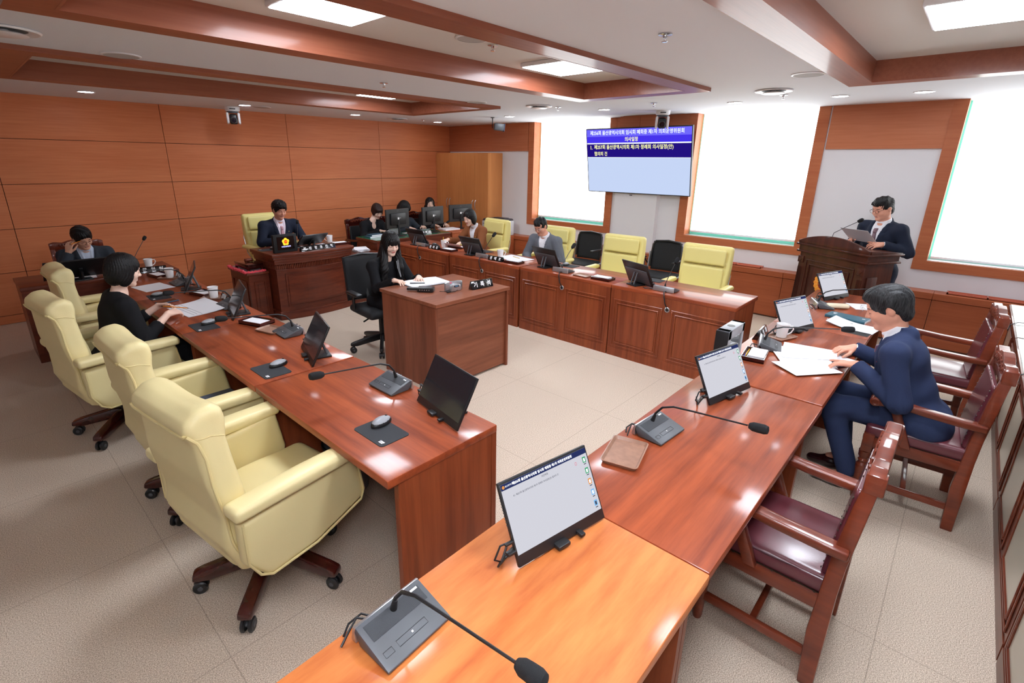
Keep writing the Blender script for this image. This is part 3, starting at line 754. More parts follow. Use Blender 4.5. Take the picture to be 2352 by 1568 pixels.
def side_desk(label, x0, x1, yf, yb, h):
    t = thing('podium_side_desk', label, 'desk', (x0, yf, 0)); W = x1 - x0; D = yb - yf
    m = MB().mat(W_DAIS); m.b2((0, 0, 0), (W, D, h - 0.03)); ring(m, W / 2, h * 0.48, W - 0.1, h - 0.2, 0, 0.012, -0.01)
    m.b2((0.09, -0.005, 0.14), (W - 0.09, 0.0, h - 0.15)); ring(m, D / 2, h * 0.48, D - 0.14, h - 0.2, 0, 0.012, -0.01, 'yz')
    m.b2((-0.012, -0.012, 0), (W, D, 0.07), bev=0.003); m.build('body', parent=t)
    m = MB().mat(W_DAIS); m.b2((-0.03, -0.03, h - 0.03), (W, D, h), bev=0.008); m.build('top', parent=t)
    return t
side_desk('low dark side desk left of the podium carrying the gavel', 2.19, 2.42, 6.01, 6.56, 0.585)
side_desk('low dark side desk joining the podium to the staff desk', 3.42, 4.06, 5.88, 6.42, 0.605)

# lectern
t = thing('lectern', 'tall dark wooden lectern with an orange blossom emblem where a man reads', 'lectern', (6.08, 0.85, 0), 58)
W2 = 0.40; D2 = 0.2
m = MB().mat(W_LECT)
m.prism([(-W2 + 0.0, 0.0), (W2 - 0.0, 0.0), (W2 - 0.03, 0.98), (-W2 + 0.03, 0.98)], 'xz', -D2 + 0.03, D2 - 0.01)
m.b2((-W2 - 0.02, -D2, 0), (W2 + 0.02, D2 + 0.01, 0.09), bev=0.006)
m.build('body', parent=t)
m = MB().mat(W_LECT); y = D2 - 0.01
ring(m, 0, 0.56, 0.56, 0.70, y, 0.012, 0.010); ring(m, 0, 0.56, 0.47, 0.61, y, 0.01, 0.012); m.b2((-0.2, y, 0.28), (0.2, y + 0.006, 0.84), bev=0.002)
for s in (-1, 1):
    for k in range(5): m.box((s * (0.325 + 0.011 * k), y + 0.003, 0.46), (0.006, 0.008, 0.72), bev=0.002, seg=1)
    m.box((s * 0.347, y + 0.005, 0.90), (0.07, 0.012, 0.07), bev=0.003); m.box((s * 0.347, y + 0.01, 0.90), (0.035, 0.012, 0.035), rot=(0, PI / 4, 0), bev=0.003)
for s in (-1, 1): m.box((s * (W2 - 0.008), 0.08, 0.47), (0.012, 0.12, 0.75), rot=(0, -s * 0.03, 0), bev=0.002)
m.build('front_panelling', parent=t)
m = MB().mat(W_LECT)
m.b2((-W2 - 0.01, -D2 - 0.0, 0.975), (W2 + 0.01, D2 + 0.01, 0.995), bev=0.004); m.b2((-W2 + 0.01, -D2 + 0.01, 0.995), (W2 - 0.01, D2, 1.05)); m.b2((-W2 - 0.02, -D2 - 0.01, 1.048), (W2 + 0.02, D2 + 0.02, 1.068), bev=0.005)
m.build('cornice', parent=t)
m = MB().mat(W_LECT)
arc = [(-W2, 1.066), (W2, 1.066), (W2, 1.1)] + [(W2 - 0.02 - (2 * W2 - 0.04) * i / 16, 1.105 + 0.075 * math.sin(PI * i / 16) ** 0.8) for i in range(17)] + [(-W2, 1.1)]
m.prism(arc, 'xz', D2 - 0.015, D2 + 0.012, bev=0.004)
for s in (-1, 1): m.prism([(-D2, 1.066), (D2 - 0.015, 1.066), (D2 - 0.015, 1.10), (-D2, 1.075)], 'yz', s * W2 - 0.008, s * W2 + 0.008, bev=0.003)
m.build('crest_board', parent=t)
m = MB().mat(W_LECT); m.box((0, -0.02, 1.075), (2 * W2 - 0.03, 0.36, 0.014), rot=(0.06, 0, 0)); m.build('reading_top', parent=t)
e = MB(); e.mat(mat('emblem_orange', (250, 160, 50), rough=0.5)); cz = 0.70; y = D2 + 0.008
for k in range(16):
    a = k * 2 * PI / 16; e.lathe([(0, 0), (0.02, 0.001), (0.021, 0.008), (0, 0.014)], c=(0.098 * math.cos(a), y, cz + 0.098 * math.sin(a)), M=R3(-90, 0, 0), seg=12)
e.lathe([(0, 0), (0.098, 0), (0.098, 0.01), (0, 0.012)], c=(0, y, cz), M=R3(-90, 0, 0), seg=32)
e.mat(mat('emblem_gold_line', (255, 214, 110), rough=0.5))
for k in range(16):
    a = (k + 0.5) * 2 * PI / 16; e.box((0.08 * math.cos(a), y + 0.012, cz + 0.08 * math.sin(a)), (0.05, 0.003, 0.003), rot=(0, -a, 0))
e.mat(mat('emblem_red', (140, 30, 26), rough=0.45)); e.lathe([(0, 0), (0.058, 0), (0.056, 0.016), (0, 0.018)], c=(0, y, cz), M=R3(-90, 0, 0), seg=32)
e.mat(mat('emblem_gold_line', (255, 214, 110)))
e.text('의회', 0.05, TR(0, y + 0.019, cz) @ R3(90, 0, 180), extrude=0.0015)
e.build('emblem', parent=t, label='orange blossom emblem with a dark red centre')
# ---------------------------------------------------------------- chairs (front = +Y)
def star_base(t, R=0.30, legm=W_CHAIRD, n=5, leg_h=0.055, a0=20, cast_r=0.031, w=0.06):
    for k in range(n):
        a = math.radians(a0 + k * 360 / n); M = Matrix.Rotation(a, 4, 'Z')
        m = MB().mat(legm)
        m.prism([(0.02, 0.10), (0.02, 0.165), (0.08, 0.165), (R * 0.97, 0.118), (R + 0.03, 0.105), (R + 0.035, 0.075), (R * 0.9, 0.066), (0.1, 0.09)], 'xz', -w / 2, w / 2, bev=0.010)
        m.xform(M); lg = m.build('base_leg', parent=t)
        c = MB().mat(M_BLACK); c.cyl((R, 0, 0.05), (R, 0, 0.08), 0.010, None, 10)
        for s in (-1, 1): c.lathe([(0, -0.009), (cast_r * 0.8, -0.009), (cast_r, -0.004), (cast_r, 0.004), (cast_r * 0.8, 0.009), (0, 0.009)], c=(R + 0.008, s * 0.016, cast_r), M=R3(90, 0, 0), seg=18)
        c.mat(M_DGREY); c.cyl((R + 0.008, -0.027, cast_r), (R + 0.008, 0.027, cast_r), cast_r * 0.35, None, 10)
        c.xform(M); c.build('caster', parent=lg)
def exec_chair():
    t = thing('executive_chair', 'x', 'chair')
    # seat
    s = SDF((-0.30, -0.30, 0.30), (0.30, 0.40, 0.52), 0.011)
    s.rbox((0, 0.04, 0.40), (0.50, 0.62, 0.13), 0.05); s.ell((0, 0.04, 0.45), (0.23, 0.25, 0.035), k=0.03)
    sdf_obj('seat_cushion', s, M_CREAM, t)
    # back shell: side profile in (y, z)
    s = SDF((-0.34, -0.50, 0.24), (0.34, 0.02, 1.16), 0.011)
    prof = [(-0.10, 0.40), (-0.175, 0.55), (-0.20, 0.75), (-0.212, 0.90), (-0.20, 0.965), (-0.205, 1.01), (-0.24, 1.035), (-0.295, 1.03), (-0.34, 0.995), (-0.347, 0.96), (-0.322, 0.91), (-0.315, 0.75), (-0.285, 0.58), (-0.292, 0.46), (-0.25, 0.34), (-0.12, 0.29)]
    s.prof(prof, 0.265, rad=0.035, axis=0, wfn=lambda u, v: -0.038 * np.clip((v - 0.70) / 0.28, 0, 1) - 0.014 * np.exp(-((v - 0.56) / 0.06) ** 2))
    # hollow of the backrest between the wings
    s.ell((0, -0.08, 0.70), (0.19, 0.11, 0.34), k=0.05, op='s')
    s.ell((0, -0.20, 0.64), (0.2, 0.05, 0.15), k=0.04); s.ell((0, -0.26, 1.10), (0.17, 0.16, 0.075), k=0.05, op='s')
    sdf_obj('backrest', s, M_CREAM, t)
    # piping down the back and across the roll
    m = MB().mat(M_CREAMS)
    def dense(pts, n=6):
        o = []
        for p, q in zip(pts, pts[1:]): o += [tuple(p[i] + (q[i] - p[i]) * k / n for i in range(3)) for k in range(n)]
        return o + [pts[-1]]
    for sx in (-1, 1):
        m.tube(s.snap(dense([(sx * 0.232, -0.36, 0.945), (sx * 0.25, -0.33, 0.92), (sx * 0.26, -0.31, 0.86), (sx * 0.27, -0.31, 0.75), (sx * 0.275, -0.30, 0.62), (sx * 0.275, -0.28, 0.5), (sx * 0.27, -0.24, 0.40), (sx * 0.25, -0.17, 0.31)]), 0.002), 0.006, 8)
        m.tube(s.snap(dense([(sx * 0.245, -0.33, 0.935), (sx * 0.25, -0.27, 0.935), (sx * 0.25, -0.21, 0.915)]), 0.0), 0.0025, 6)
    m.tube(s.snap([(0.235 * math.cos(PI * i / 30), -0.40, 0.95 - 0.05 * math.sin(PI * i / 30) ** 0.7) for i in range(31)], 0.002), 0.0065, 8)
    m.build('piping', parent=t)
    for sx in (-1, 1):
        s = SDF((sx * 0.325 - 0.075, -0.34, 0.27), (sx * 0.325 + 0.075, 0.36, 0.73), 0.010)
        s.prof([(-0.27, 0.60), (-0.27, 0.42), (-0.19, 0.315), (0.02, 0.325), (0.27, 0.40), (0.285, 0.44), (0.255, 0.63), (0.22, 0.645)], 0.033, wc=sx * 0.300, rad=0.022, axis=0)
        o = sdf_obj('arm_panel', s, M_CREAM, t)
        s = SDF((sx * 0.31 - 0.09, -0.36, 0.57), (sx * 0.31 + 0.09, 0.34, 0.73), 0.008)
        s.rbox((sx * 0.315, -0.01, 0.655), (0.10, 0.57, 0.052), 0.018); s.ell((sx * 0.315, -0.02, 0.668), (0.045, 0.24, 0.022), k=0.02)
        sdf_obj('arm_pad', s, M_CREAM, t)
        m = MB().mat(M_CREAMS); xx = sx * 0.335
        m.tube([(xx, -0.262, 0.60), (xx, -0.262, 0.43), (xx, -0.225, 0.355), (xx, -0.18, 0.325), (xx, 0.02, 0.332), (xx, 0.255, 0.40), (xx, 0.272, 0.445), (xx, 0.247, 0.61)], 0.0055, 8)
        m.mat(M_SEAM); m.tube([(xx, -0.25, 0.626), (xx, 0.25, 0.628)], 0.003, 6)
        m.build('arm_piping', parent=t)
    m = MB().mat(M_BLACK); m.cyl((0, 0, 0.12), (0, 0, 0.33), 0.028); m.cyl((0, 0, 0.09), (0, 0, 0.2), 0.045, 0.04); m.box((0, 0, 0.315), (0.24, 0.26, 0.05), bev=0.01); m.tube([(0.08, 0.05, 0.31), (0.22, 0.1, 0.30), (0.27, 0.1, 0.30)], 0.006); m.build('gas_lift', parent=t)
    star_base(t)
    return t
P_EX = Proto(exec_chair())
P_EX.put((0.68, 2.04, 0), -82, 'cream leather executive armchair nearest the camera, beside the near left desk', 'cream executive armchairs of the left row')
P_EX.put((0.70, 2.93, 0), -88, 'cream leather executive armchair second from the camera, empty', 'cream executive armchairs of the left row')
P_EX.put((0.56, 4.12, 0), -82, 'cream leather executive armchair under the woman in black', 'cream executive armchairs of the left row')
P_EX.put((0.74, 5.22, 0), -88, 'cream leather executive armchair farthest in the left row, empty', 'cream executive armchairs of the left row')

def highback():
    t = thing('high_back_chair', 'x', 'chair')
    s = SDF((-0.30, -0.30, 0.32), (0.30, 0.34, 0.52), 0.012); s.rbox((0, 0.02, 0.42), (0.50, 0.54, 0.12), 0.05); sdf_obj('seat_cushion', s, M_YEL, t)
    s = SDF((-0.32, -0.44, 0.40), (0.32, -0.06, 1.06), 0.011)
    s.prof([(-0.17, 0.44), (-0.20, 0.6), (-0.235, 0.8), (-0.265, 1.0), (-0.30, 1.02), (-0.345, 1.0), (-0.345, 0.8), (-0.31, 0.6), (-0.27, 0.44)], 0.272, rad=0.03, axis=0, wfn=lambda u, v: -0.025 * np.clip((0.75 - v) / 0.35, 0, 1))
    s.rbox((0, -0.222, 0.90), (0.46, 0.03, 0.17), 0.014, k=0.012, R=R3(6, 0, 0)); s.rbox((0, -0.192, 0.66), (0.46, 0.03, 0.27), 0.014, k=0.012, R=R3(6, 0, 0))
    sdf_obj('backrest', s, M_YEL, t)
    m = MB().mat(M_SEAM); m.tube([(-0.22, -0.205, 0.808), (0.22, -0.205, 0.808)], 0.002, 6); m.build('seam', parent=t)
    m = MB().mat(M_CHROME)
    for sx in (-1, 1): m.tube([(sx * 0.25, -0.33, 0.80), (sx * 0.262, -0.335, 0.7), (sx * 0.262, -0.28, 0.5), (sx * 0.25, -0.15, 0.40)], 0.01, 8)
    m.build('chrome_frame', parent=t, label='chrome side tubes')
    for sx in (-1, 1):
        s = SDF((sx * 0.31 - 0.07, -0.26, 0.52), (sx * 0.31 + 0.07, 0.28, 0.66), 0.009); s.rbox((sx * 0.315, 0.0, 0.605), (0.085, 0.46, 0.05), 0.024); sdf_obj('armrest', s, M_YEL, t)
        m = MB().mat(M_CHROME); m.tube([(sx * 0.31, 0.12, 0.585), (sx * 0.31, 0.1, 0.45), (sx * 0.24, 0.05, 0.38)], 0.01, 8); m.build('arm_support', parent=t)
    m = MB().mat(M_BLACK); m.cyl((0, 0, 0.1), (0, 0, 0.36), 0.028); m.build('gas_lift', parent=t)
    star_base(t, legm=M_CHROME, w=0.04)
    return t
P_HB = Proto(highback())
P_HB.put((5.25, 2.04, 0), 90, 'pale yellow high-back chair nearest the lectern, empty', 'pale yellow high-back chairs behind the window-side desks')
P_HB.put((5.25, 3.05, 0), 92, 'pale yellow high-back chair in the middle of the window-side row, empty', 'pale yellow high-back chairs behind the window-side desks')
P_HB.put((5.36, 4.16, 0), 88, 'pale yellow high-back chair under the man in the grey jacket', 'pale yellow high-back chairs behind the window-side desks')
P_HB.put((5.38, 5.36, 0), 84, 'pale yellow high-back chair under the woman in the brown jacket', 'pale yellow high-back chairs behind the window-side desks')
P_HB.put((2.90, 6.84, 0.13), 183, 'pale yellow high-back chair of the chairman by the wood wall')

# mesh guest chairs with writing tablets
def mesh_chair():
    t = thing('mesh_chair', 'x', 'chair')
    m = MB().mat(M_BLACK)
    fr = [(-0.205, -0.2, 0.50), (-0.21, -0.215, 0.62), (-0.2, -0.245, 0.80), (-0.17, -0.25, 0.845), (0, -0.262, 0.862), (0.17, -0.25, 0.845), (0.2, -0.245, 0.80), (0.21, -0.215, 0.62), (0.205, -0.2, 0.50)]
    m.tube(fr, 0.014, 8); m.mat(M_MESH)
    m.grid(lambda u, v: (-0.2 + 0.4 * u, -0.215 - 0.035 * v - 0.03 * (1 - (2 * u - 1) ** 2), 0.46 + 0.385 * v), 10, 10)
    bk = m.build('mesh_backrest', parent=t)
    md = bk.modifiers.new('th', 'SOLIDIFY'); md.thickness = 0.006
    m = MB().mat(M_MESH); m.box((0, 0.02, 0.43), (0.45, 0.45, 0.05), bev=0.02, seg=3); m.build('seat_pad', parent=t)
    for s in (-1, 1):
        m = MB().mat(M_GREY)
        m.tube([(s * 0.235, -0.24, 0.70), (s * 0.24, -0.2, 0.45), (s * 0.24, -0.24, 0.02)], 0.011, 8); m.tube([(s * 0.24, -0.18, 0.42), (s * 0.24, 0.22, 0.40), (s * 0.24, 0.26, 0.02)], 0.011, 8)
        m.build('tube_frame', parent=t, label='grey metal tube frame')
        m = MB().mat(M_BLACK); m.box((s * 0.25, 0.0, 0.64), (0.045, 0.26, 0.02), bev=0.008); m.tube([(s * 0.24, -0.18, 0.55), (s * 0.25, -0.1, 0.63)], 0.01)
        m.build('armrest', parent=t)
    m = MB().mat(M_DGREY); m.prism([(0.22, -0.04), (0.40, -0.02), (0.42, 0.06), (0.36, 0.2), (0.24, 0.22), (0.2, 0.1)], 'xy', 0.655, 0.668, bev=0.004); m.build('writing_tablet', parent=t)
    return t
P_MC = Proto(mesh_chair())
P_MC.put((6.24, 2.92, 0), 92, 'black mesh guest chair with writing tablet behind the nearest yellow chair', 'black mesh guest chairs by the window bench')
P_MC.put((6.24, 4.15, 0), 92, 'black mesh guest chair with writing tablet beside the man in the grey jacket', 'black mesh guest chairs by the window bench')

# carved wooden armchairs
def armchair():
    t = thing('wooden_armchair', 'x', 'chair')
    W = 0.215
    for s in (-1, 1):
        m = MB().mat(W_CHAIR)
        m.prism([(-0.225, 0.0), (-0.175, 0.0), (-0.165, 0.25), (-0.175, 0.45), (-0.185, 0.62), (-0.205, 0.80), (-0.22, 0.895), (-0.26, 0.895), (-0.245, 0.72), (-0.23, 0.55), (-0.225, 0.42), (-0.225, 0.2)], 'yz', s * W - 0.02, s * W + 0.02, bev=0.005)
        m.build('rear_leg', parent=t)
        m = MB().mat(W_CHAIR); x = s * (W - 0.005); yy = 0.215
        m.lathe([(0.016, 0.0), (0.02, 0.02), (0.024, 0.16), (0.03, 0.2), (0.03, 0.22), (0.02, 0.235), (0.026, 0.25), (0.02, 0.262), (0.028, 0.275), (0.03, 0.31)], c=(x, yy, 0), seg=16); m.box((x, yy, 0.365), (0.052, 0.052, 0.11), bev=0.004); m.build('front_leg', parent=t)
        m = MB().mat(W_CHAIR)
        pts = [(-0.23, 0.635), (-0.15, 0.637), (0.0, 0.643), (0.12, 0.653), (0.2, 0.66), (0.245, 0.65), (0.255, 0.625), (0.235, 0.60), (0.19, 0.612), (0.1, 0.618), (0.0, 0.608), (-0.15, 0.60), (-0.23, 0.60)]
        m.prism(pts, 'yz', s * (W + 0.018) - 0.029, s * (W + 0.018) + 0.029, bev=0.009, seg=3)
        for q in (-1, 1): m.lathe([(0, 0), (0.022, 0), (0.024, 0.003), (0.015, 0.006), (0.012, 0.004), (0, 0.004)], c=(s * (W + 0.018) + q * 0.028, 0.228, 0.630), M=R3(0, q * 90, 0), seg=18)
        a = m.build('armrest', parent=t)
        m = MB().mat(W_CHAIR); m.prism([(0.03, 0.40), (0.075, 0.40), (0.165, 0.625), (0.12, 0.625)], 'yz', s * (W + 0.018) - 0.016, s * (W + 0.018) + 0.016, bev=0.004); m.build('arm_post', parent=a)
        m = MB().mat(W_CHAIR); m.b2((s * (W - 0.0) - 0.016, -0.19, 0.345), (s * W + 0.016, 0.2, 0.405), bev=0.004); m.build('seat_rail', parent=t)
        m = MB().mat(W_CHAIR); m.b2((s * (W - 0.003) - 0.011, -0.2, 0.11), (s * (W - 0.003) + 0.011, 0.215, 0.145), bev=0.003); m.build('stretcher', parent=t)
    m = MB().mat(W_CHAIR); m.b2((-W, 0.2, 0.34), (W, 0.232, 0.40), bev=0.004); m.b2((-W, -0.2, 0.34), (W, -0.175, 0.40), bev=0.004); m.build('seat_rail', parent=t)
    m = MB().mat(W_CHAIR); m.b2((-W, 0.0, 0.115), (W, 0.024, 0.142), bev=0.003); m.build('stretcher', parent=t)
    s = SDF((-0.25, -0.26, 0.37), (0.25, 0.28, 0.50), 0.010); s.rbox((0, 0.015, 0.432), (0.43, 0.45, 0.075), 0.022); s.ell((0, 0.02, 0.455), (0.19, 0.2, 0.028), k=0.02); st = sdf_obj('seat_cushion', s, M_BURG, t)
    m = MB().mat(mat('burgundy_piping', (70, 26, 34), rough=0.4)); m.tube([(-0.205, -0.195, 0.458), (-0.212, 0.0, 0.458), (-0.205, 0.228, 0.458), (0.205, 0.228, 0.458), (0.212, 0, 0.458), (0.205, -0.195, 0.458)], 0.004, 6, closed=True)
    m.build('piping', parent=st)
    m = MB().mat(M_STUD)
    for s in (-1, 1):
        m.b2((s * 0.2145, -0.19, 0.398), (s * 0.219, 0.22, 0.408))
        for k in range(6): m.lathe([(0, 0), (0.006, 0), (0.004, 0.004), (0, 0.005)], c=(s * 0.2195, -0.16 + k * 0.07, 0.403), M=R3(0, s * 90, 0), seg=8)
    m.b2((-0.2, 0.233, 0.398), (0.2, 0.237, 0.408)); m.build('stud_trim', parent=st)
    # back pad
    s = SDF((-0.22, -0.33, 0.42), (0.22, -0.12, 0.90), 0.010)
    s.prof([(-0.16, 0.47), (-0.17, 0.6), (-0.19, 0.75), (-0.20, 0.83), (-0.225, 0.83), (-0.222, 0.72), (-0.21, 0.55), (-0.2, 0.45)], 0.19, rad=0.012, axis=0)
    bp = sdf_obj('backrest_pad', s, M_BURG, t)
    m = MB().mat(M_STUD)
    for s_ in (-1, 1):
        for k in range(12): z = 0.49 + k * 0.028; m.lathe([(0, 0), (0.004, 0), (0.003, 0.003), (0, 0.003)], c=(s_ * 0.183, -0.158 - (z - 0.47) * 0.12, z), M=R3(-90, 0, 0), seg=6)
    for k in range(12): a = PI * k / 11; m.lathe([(0, 0), (0.004, 0), (0.003, 0.003), (0, 0.003)], c=(0.18 * math.cos(a), -0.199 - 0.006 * math.sin(a), 0.80 + 0.035 * math.sin(a)), M=R3(-90, 0, 0), seg=6)
    m.build('back_studs', parent=bp)
    # carved crest rail
    m = MB().mat(W_CHAIR)
    crest = [(-W - 0.02, 0.875), (-W + 0.03, 0.87), (-0.14, 0.85), (-0.08, 0.866), (0, 0.872), (0.08, 0.866), (0.14, 0.85), (W - 0.03, 0.87), (W + 0.02, 0.875), (W + 0.024, 0.93), (W - 0.02, 0.945), (0.12, 0.935), (0.06, 0.955), (0, 0.965), (-0.06, 0.955), (-0.12, 0.935), (-W + 0.02, 0.945), (-W - 0.024, 0.93)]
    m.prism(crest, 'xz', -0.266, -0.220, bev=0.006, seg=2); m.b2((-W + 0.02, -0.25, 0.82), (W - 0.02, -0.23, 0.88))
    for q in (-1, 1): m.b2((q * (W + 0.0) - 0.022, -0.272, 0.86), (q * W + 0.022, -0.216, 0.93), bev=0.006)
    cr = m.build('crest_rail', parent=t)
    m = MB().mat(W_CHAIR); random.seed(3)
    for k in range(-6, 7):
        a = abs(k) / 6; zc = 0.91 + 0.018 * (1 - a); m.lathe([(0, 0), (0.014, 0.0), (0.010, 0.007), (0, 0.010)], c=(k * 0.024, -0.220, zc - 0.012 * (k % 2)), M=R3(-90, 0, 0) @ R3(0, 0, k * 20), seg=10)
        m.tube([(k * 0.024 - 0.012, -0.218, zc - 0.02), (k * 0.024, -0.214, zc + 0.012), (k * 0.024 + 0.012, -0.218, zc - 0.01)], 0.0035, 6)
    m.build('carved_leaves', parent=cr)
    return t
P_AC = Proto(armchair())
P_AC.put((2.02, 0.285, 0), 0, 'carved wooden armchair with burgundy seat, pushed under the reddish desk nearest the camera')
P_AC.put((3.475, -0.045, 0), 3, 'carved wooden armchair with burgundy seat under the man in the navy suit')
P_AC.put((4.68, -0.04, 0), 4, 'carved wooden armchair with burgundy seat farthest right of the row, empty')
P_AC.put((0.88, 7.12, 0), 178, 'dark wooden armchair under the man resting his head on his hand')
M_BLEATH = mat('black_leather', (30, 30, 32), rough=0.35, coat=0.2)
def black_leather_chair(loc, rz, label):
    r = dup(P_AC.r, loc, rz, label)
    for c in r.children:
        if c.name.startswith(('backrest_pad', 'seat_cushion')):
            c.data = c.data.copy(); c.data.materials[0] = M_BLEATH
        else:
            c.data = c.data.copy(); c.data.materials[0] = W_CHAIRD
    return r
bpy.context.view_layer.update()
black_leather_chair((4.50, 7.12, 0), 178, 'dark wooden armchair with black leather pad under the short-haired woman')
black_leather_chair((5.20, 7.20, 0), 178, 'dark wooden armchair hidden behind the first monitor of the staff desk')
black_leather_chair((5.80, 7.38, 0), 176, 'dark wooden armchair under the long-haired woman at the far desk')

# recorder's task chair
t = thing('task_chair', 'black office task chair on casters under the recorder in the centre', 'chair', (2.74, 4.18, 0), 174)
s = SDF((-0.26, -0.26, 0.36), (0.26, 0.28, 0.50), 0.012); s.rbox((0, 0.01, 0.43), (0.47, 0.47, 0.075), 0.035); sdf_obj('seat_cushion', s, M_MESH, t)
m = MB().mat(M_MESH); m.grid(lambda u, v: (-0.22 + 0.44 * u, -0.24 - 0.06 * v - 0.035 * (1 - (2 * u - 1) ** 2), 0.50 + 0.42 * v), 10, 10)
bk = m.build('mesh_backrest', parent=t); md = bk.modifiers.new('th', 'SOLIDIFY'); md.thickness = 0.02
m = MB().mat(M_BLACK); m.tube([(-0.22, -0.24, 0.5), (-0.22, -0.3, 0.92), (0, -0.335, 0.935), (0.22, -0.3, 0.92), (0.22, -0.24, 0.5), (0, -0.275, 0.49)], 0.013, 8, closed=True); m.tube([(0, -0.29, 0.6), (0, -0.24, 0.42), (0, -0.05, 0.38)], 0.02, 8); m.build('back_frame', parent=t)
for s_ in (-1, 1):
    m = MB().mat(M_BLACK); m.box((s_ * 0.27, 0.0, 0.62), (0.07, 0.24, 0.03), bev=0.012); m.tube([(s_ * 0.27, -0.02, 0.61), (s_ * 0.27, -0.02, 0.45), (s_ * 0.18, -0.02, 0.39)], 0.016, 8); m.build('armrest', parent=t)
m = MB().mat(M_BLACK); m.cyl((0, 0, 0.08), (0, 0, 0.39), 0.026); m.box((0, 0, 0.375), (0.2, 0.2, 0.05), bev=0.01); m.tube([(0.1, 0, 0.36), (0.2, 0.02, 0.33)], 0.008); m.build('gas_lift', parent=t)
star_base(t, R=0.29, legm=M_BLACK, w=0.035, a0=60)
# ---------------------------------------------------------------- things on the desks (user sits at -Y, looks to +Y)
E_SCR = emis('lit_screen_white', (226, 226, 236), 0.64)
E_SCRH = emis('lit_screen_header', (48, 58, 108), 0.6)
E_SCRT = emis('lit_screen_text_white', (244, 246, 255), 1.0)
E_SCRD = emis('lit_screen_text_dark', (70, 74, 92), 0.7)
E_ICG = emis('icon_green', (60, 160, 110), 0.8); E_ICO = emis('icon_orange', (224, 150, 80), 0.8); E_ICB = emis('icon_blue', (120, 180, 232), 0.8); E_ICR = emis('icon_red', (226, 90, 120), 0.8)
M_OFF = mat('switched_off_screen', (30, 32, 38), rough=0.16, coat=0.3)
TITLE = '제256회 울산광역시의회 임시회 폐회중 제1차 의회운영위원회'
def tablet_monitor(lit):
    t = thing('portable_monitor', 'x', 'monitor')
    Wd, Hd = 0.366, 0.248; T = TR(0, 0, 0.008) @ R3(-27, 0, 0)
    m = MB().mat(M_BLACK); m.box((0, 0.007, Hd / 2), (Wd, 0.012, Hd), bev=0.003); m.mat(M_DGREY); m.box((0, 0.0165, Hd * 0.4), (Wd * 0.86, 0.008, Hd * 0.62), bev=0.003)
    for k in range(10): m.box((-Wd / 2 - 0.0002, 0.008, Hd * 0.5 + k * 0.009), (0.002, 0.006, 0.003))
    m.xform(T); m.build('monitor_body', parent=t)
    x0, x1, z0, z1 = -Wd / 2 + 0.006, Wd / 2 - 0.006, 0.034, Hd - 0.008
    m = MB().mat(E_SCR if lit else M_OFF); m.b2((x0, 0.0, z0), (x1, 0.0015, z1))
    def R(u0, v0, u1, v1, mt, y=-0.0003): m.mat(mt); m.b2((x0 + (x1 - x0) * u0, y, z0 + (z1 - z0) * v0), (x0 + (x1 - x0) * u1, 0.0005, z0 + (z1 - z0) * v1))
    if lit:
        R(0, 0.915, 1, 1, E_SCRH)
        def tx(s, size, u, v, mt, **k): m.mat(mt); m.text(s, size, TR(x0 + (x1 - x0) * u, -0.0006, z0 + (z1 - z0) * v) @ R3(90, 0, 0), extrude=0.0001, **k)
        tx(TITLE, 0.0098, 0.47, 0.957, E_SCRT, bold=0.0003); tx('울산광역시의회', 0.0062, 0.1, 0.957, E_SCRT); tx('의안목록', 0.0075, 0.47, 0.87, E_SCRD); tx('01. 제257회 울산광역시의회 제1차 정례회 의사일정(안) 협의의 건', 0.0068, 0.36, 0.79, E_SCRD)
        m.mat(E_ICO); m.cyl((x0 + 0.009, -0.0006, z0 + (z1 - z0) * 0.957), (x0 + 0.009, 0, z0 + (z1 - z0) * 0.957), 0.005, None, 10)
        m.mat(E_ICR); m.tube([(x1 - 0.055 + 0.004 * math.cos(a), -0.0006, z0 + (z1 - z0) * 0.82 + 0.005 * math.sin(a)) for a in [i * PI / 6 for i in range(12)]], 0.0006, 4, closed=True)
        for k, ic in enumerate((E_ICG, E_ICG, E_ICO, E_ICB, E_ICB)):
            v = 0.83 - k * 0.175; R(0.935, v - 0.05, 0.975, v + 0.04, ic); R(0.945, v - 0.035, 0.965, v + 0.02, E_SCRT if k < 2 else (E_SCRD if k == 4 else E_SCRT), -0.0006); R(0.94, v - 0.078, 0.97, v - 0.066, E_SCRD)
    m.xform(T); m.build('screen', parent=t, smooth=0, label='lit screen showing a white agenda page' if lit else 'switched-off black screen')
    m = MB().mat(M_BLACK)
    m.box((0, 0.075, 0.006), (0.13, 0.13, 0.012), bev=0.004); m.box((-0.02, -0.004, 0.012), (0.05, 0.03, 0.014), bev=0.004); m.box((0.06, -0.004, 0.012), (0.02, 0.03, 0.012), bev=0.003)
    m.mat(M_DGREY)
    for s in (-1, 1): m.tube([(s * 0.022, 0.12, 0.014), (s * 0.022, 0.085, 0.125)], 0.007, 6)
    m.box((0, 0.077, 0.13), (0.08, 0.012, 0.03), rot=(-0.4, 0, 0), bev=0.003); m.build('folding_stand', parent=t)
    m = MB().mat(M_BLACK)
    L = -Wd / 2
    m.tube([(L + 0.004, 0.03, 0.05), (L - 0.03, 0.03, 0.04), (L - 0.05, 0.04, 0.012), (L - 0.02, 0.06, 0.006), (L + 0.06, 0.09, 0.005)], 0.0032, 6)
    m.tube([(L + 0.004, 0.04, 0.075), (L - 0.035, 0.05, 0.07), (L - 0.055, 0.05, 0.03), (L - 0.03, 0.05, 0.01), (L + 0.03, 0.1, 0.005)], 0.0032, 6)
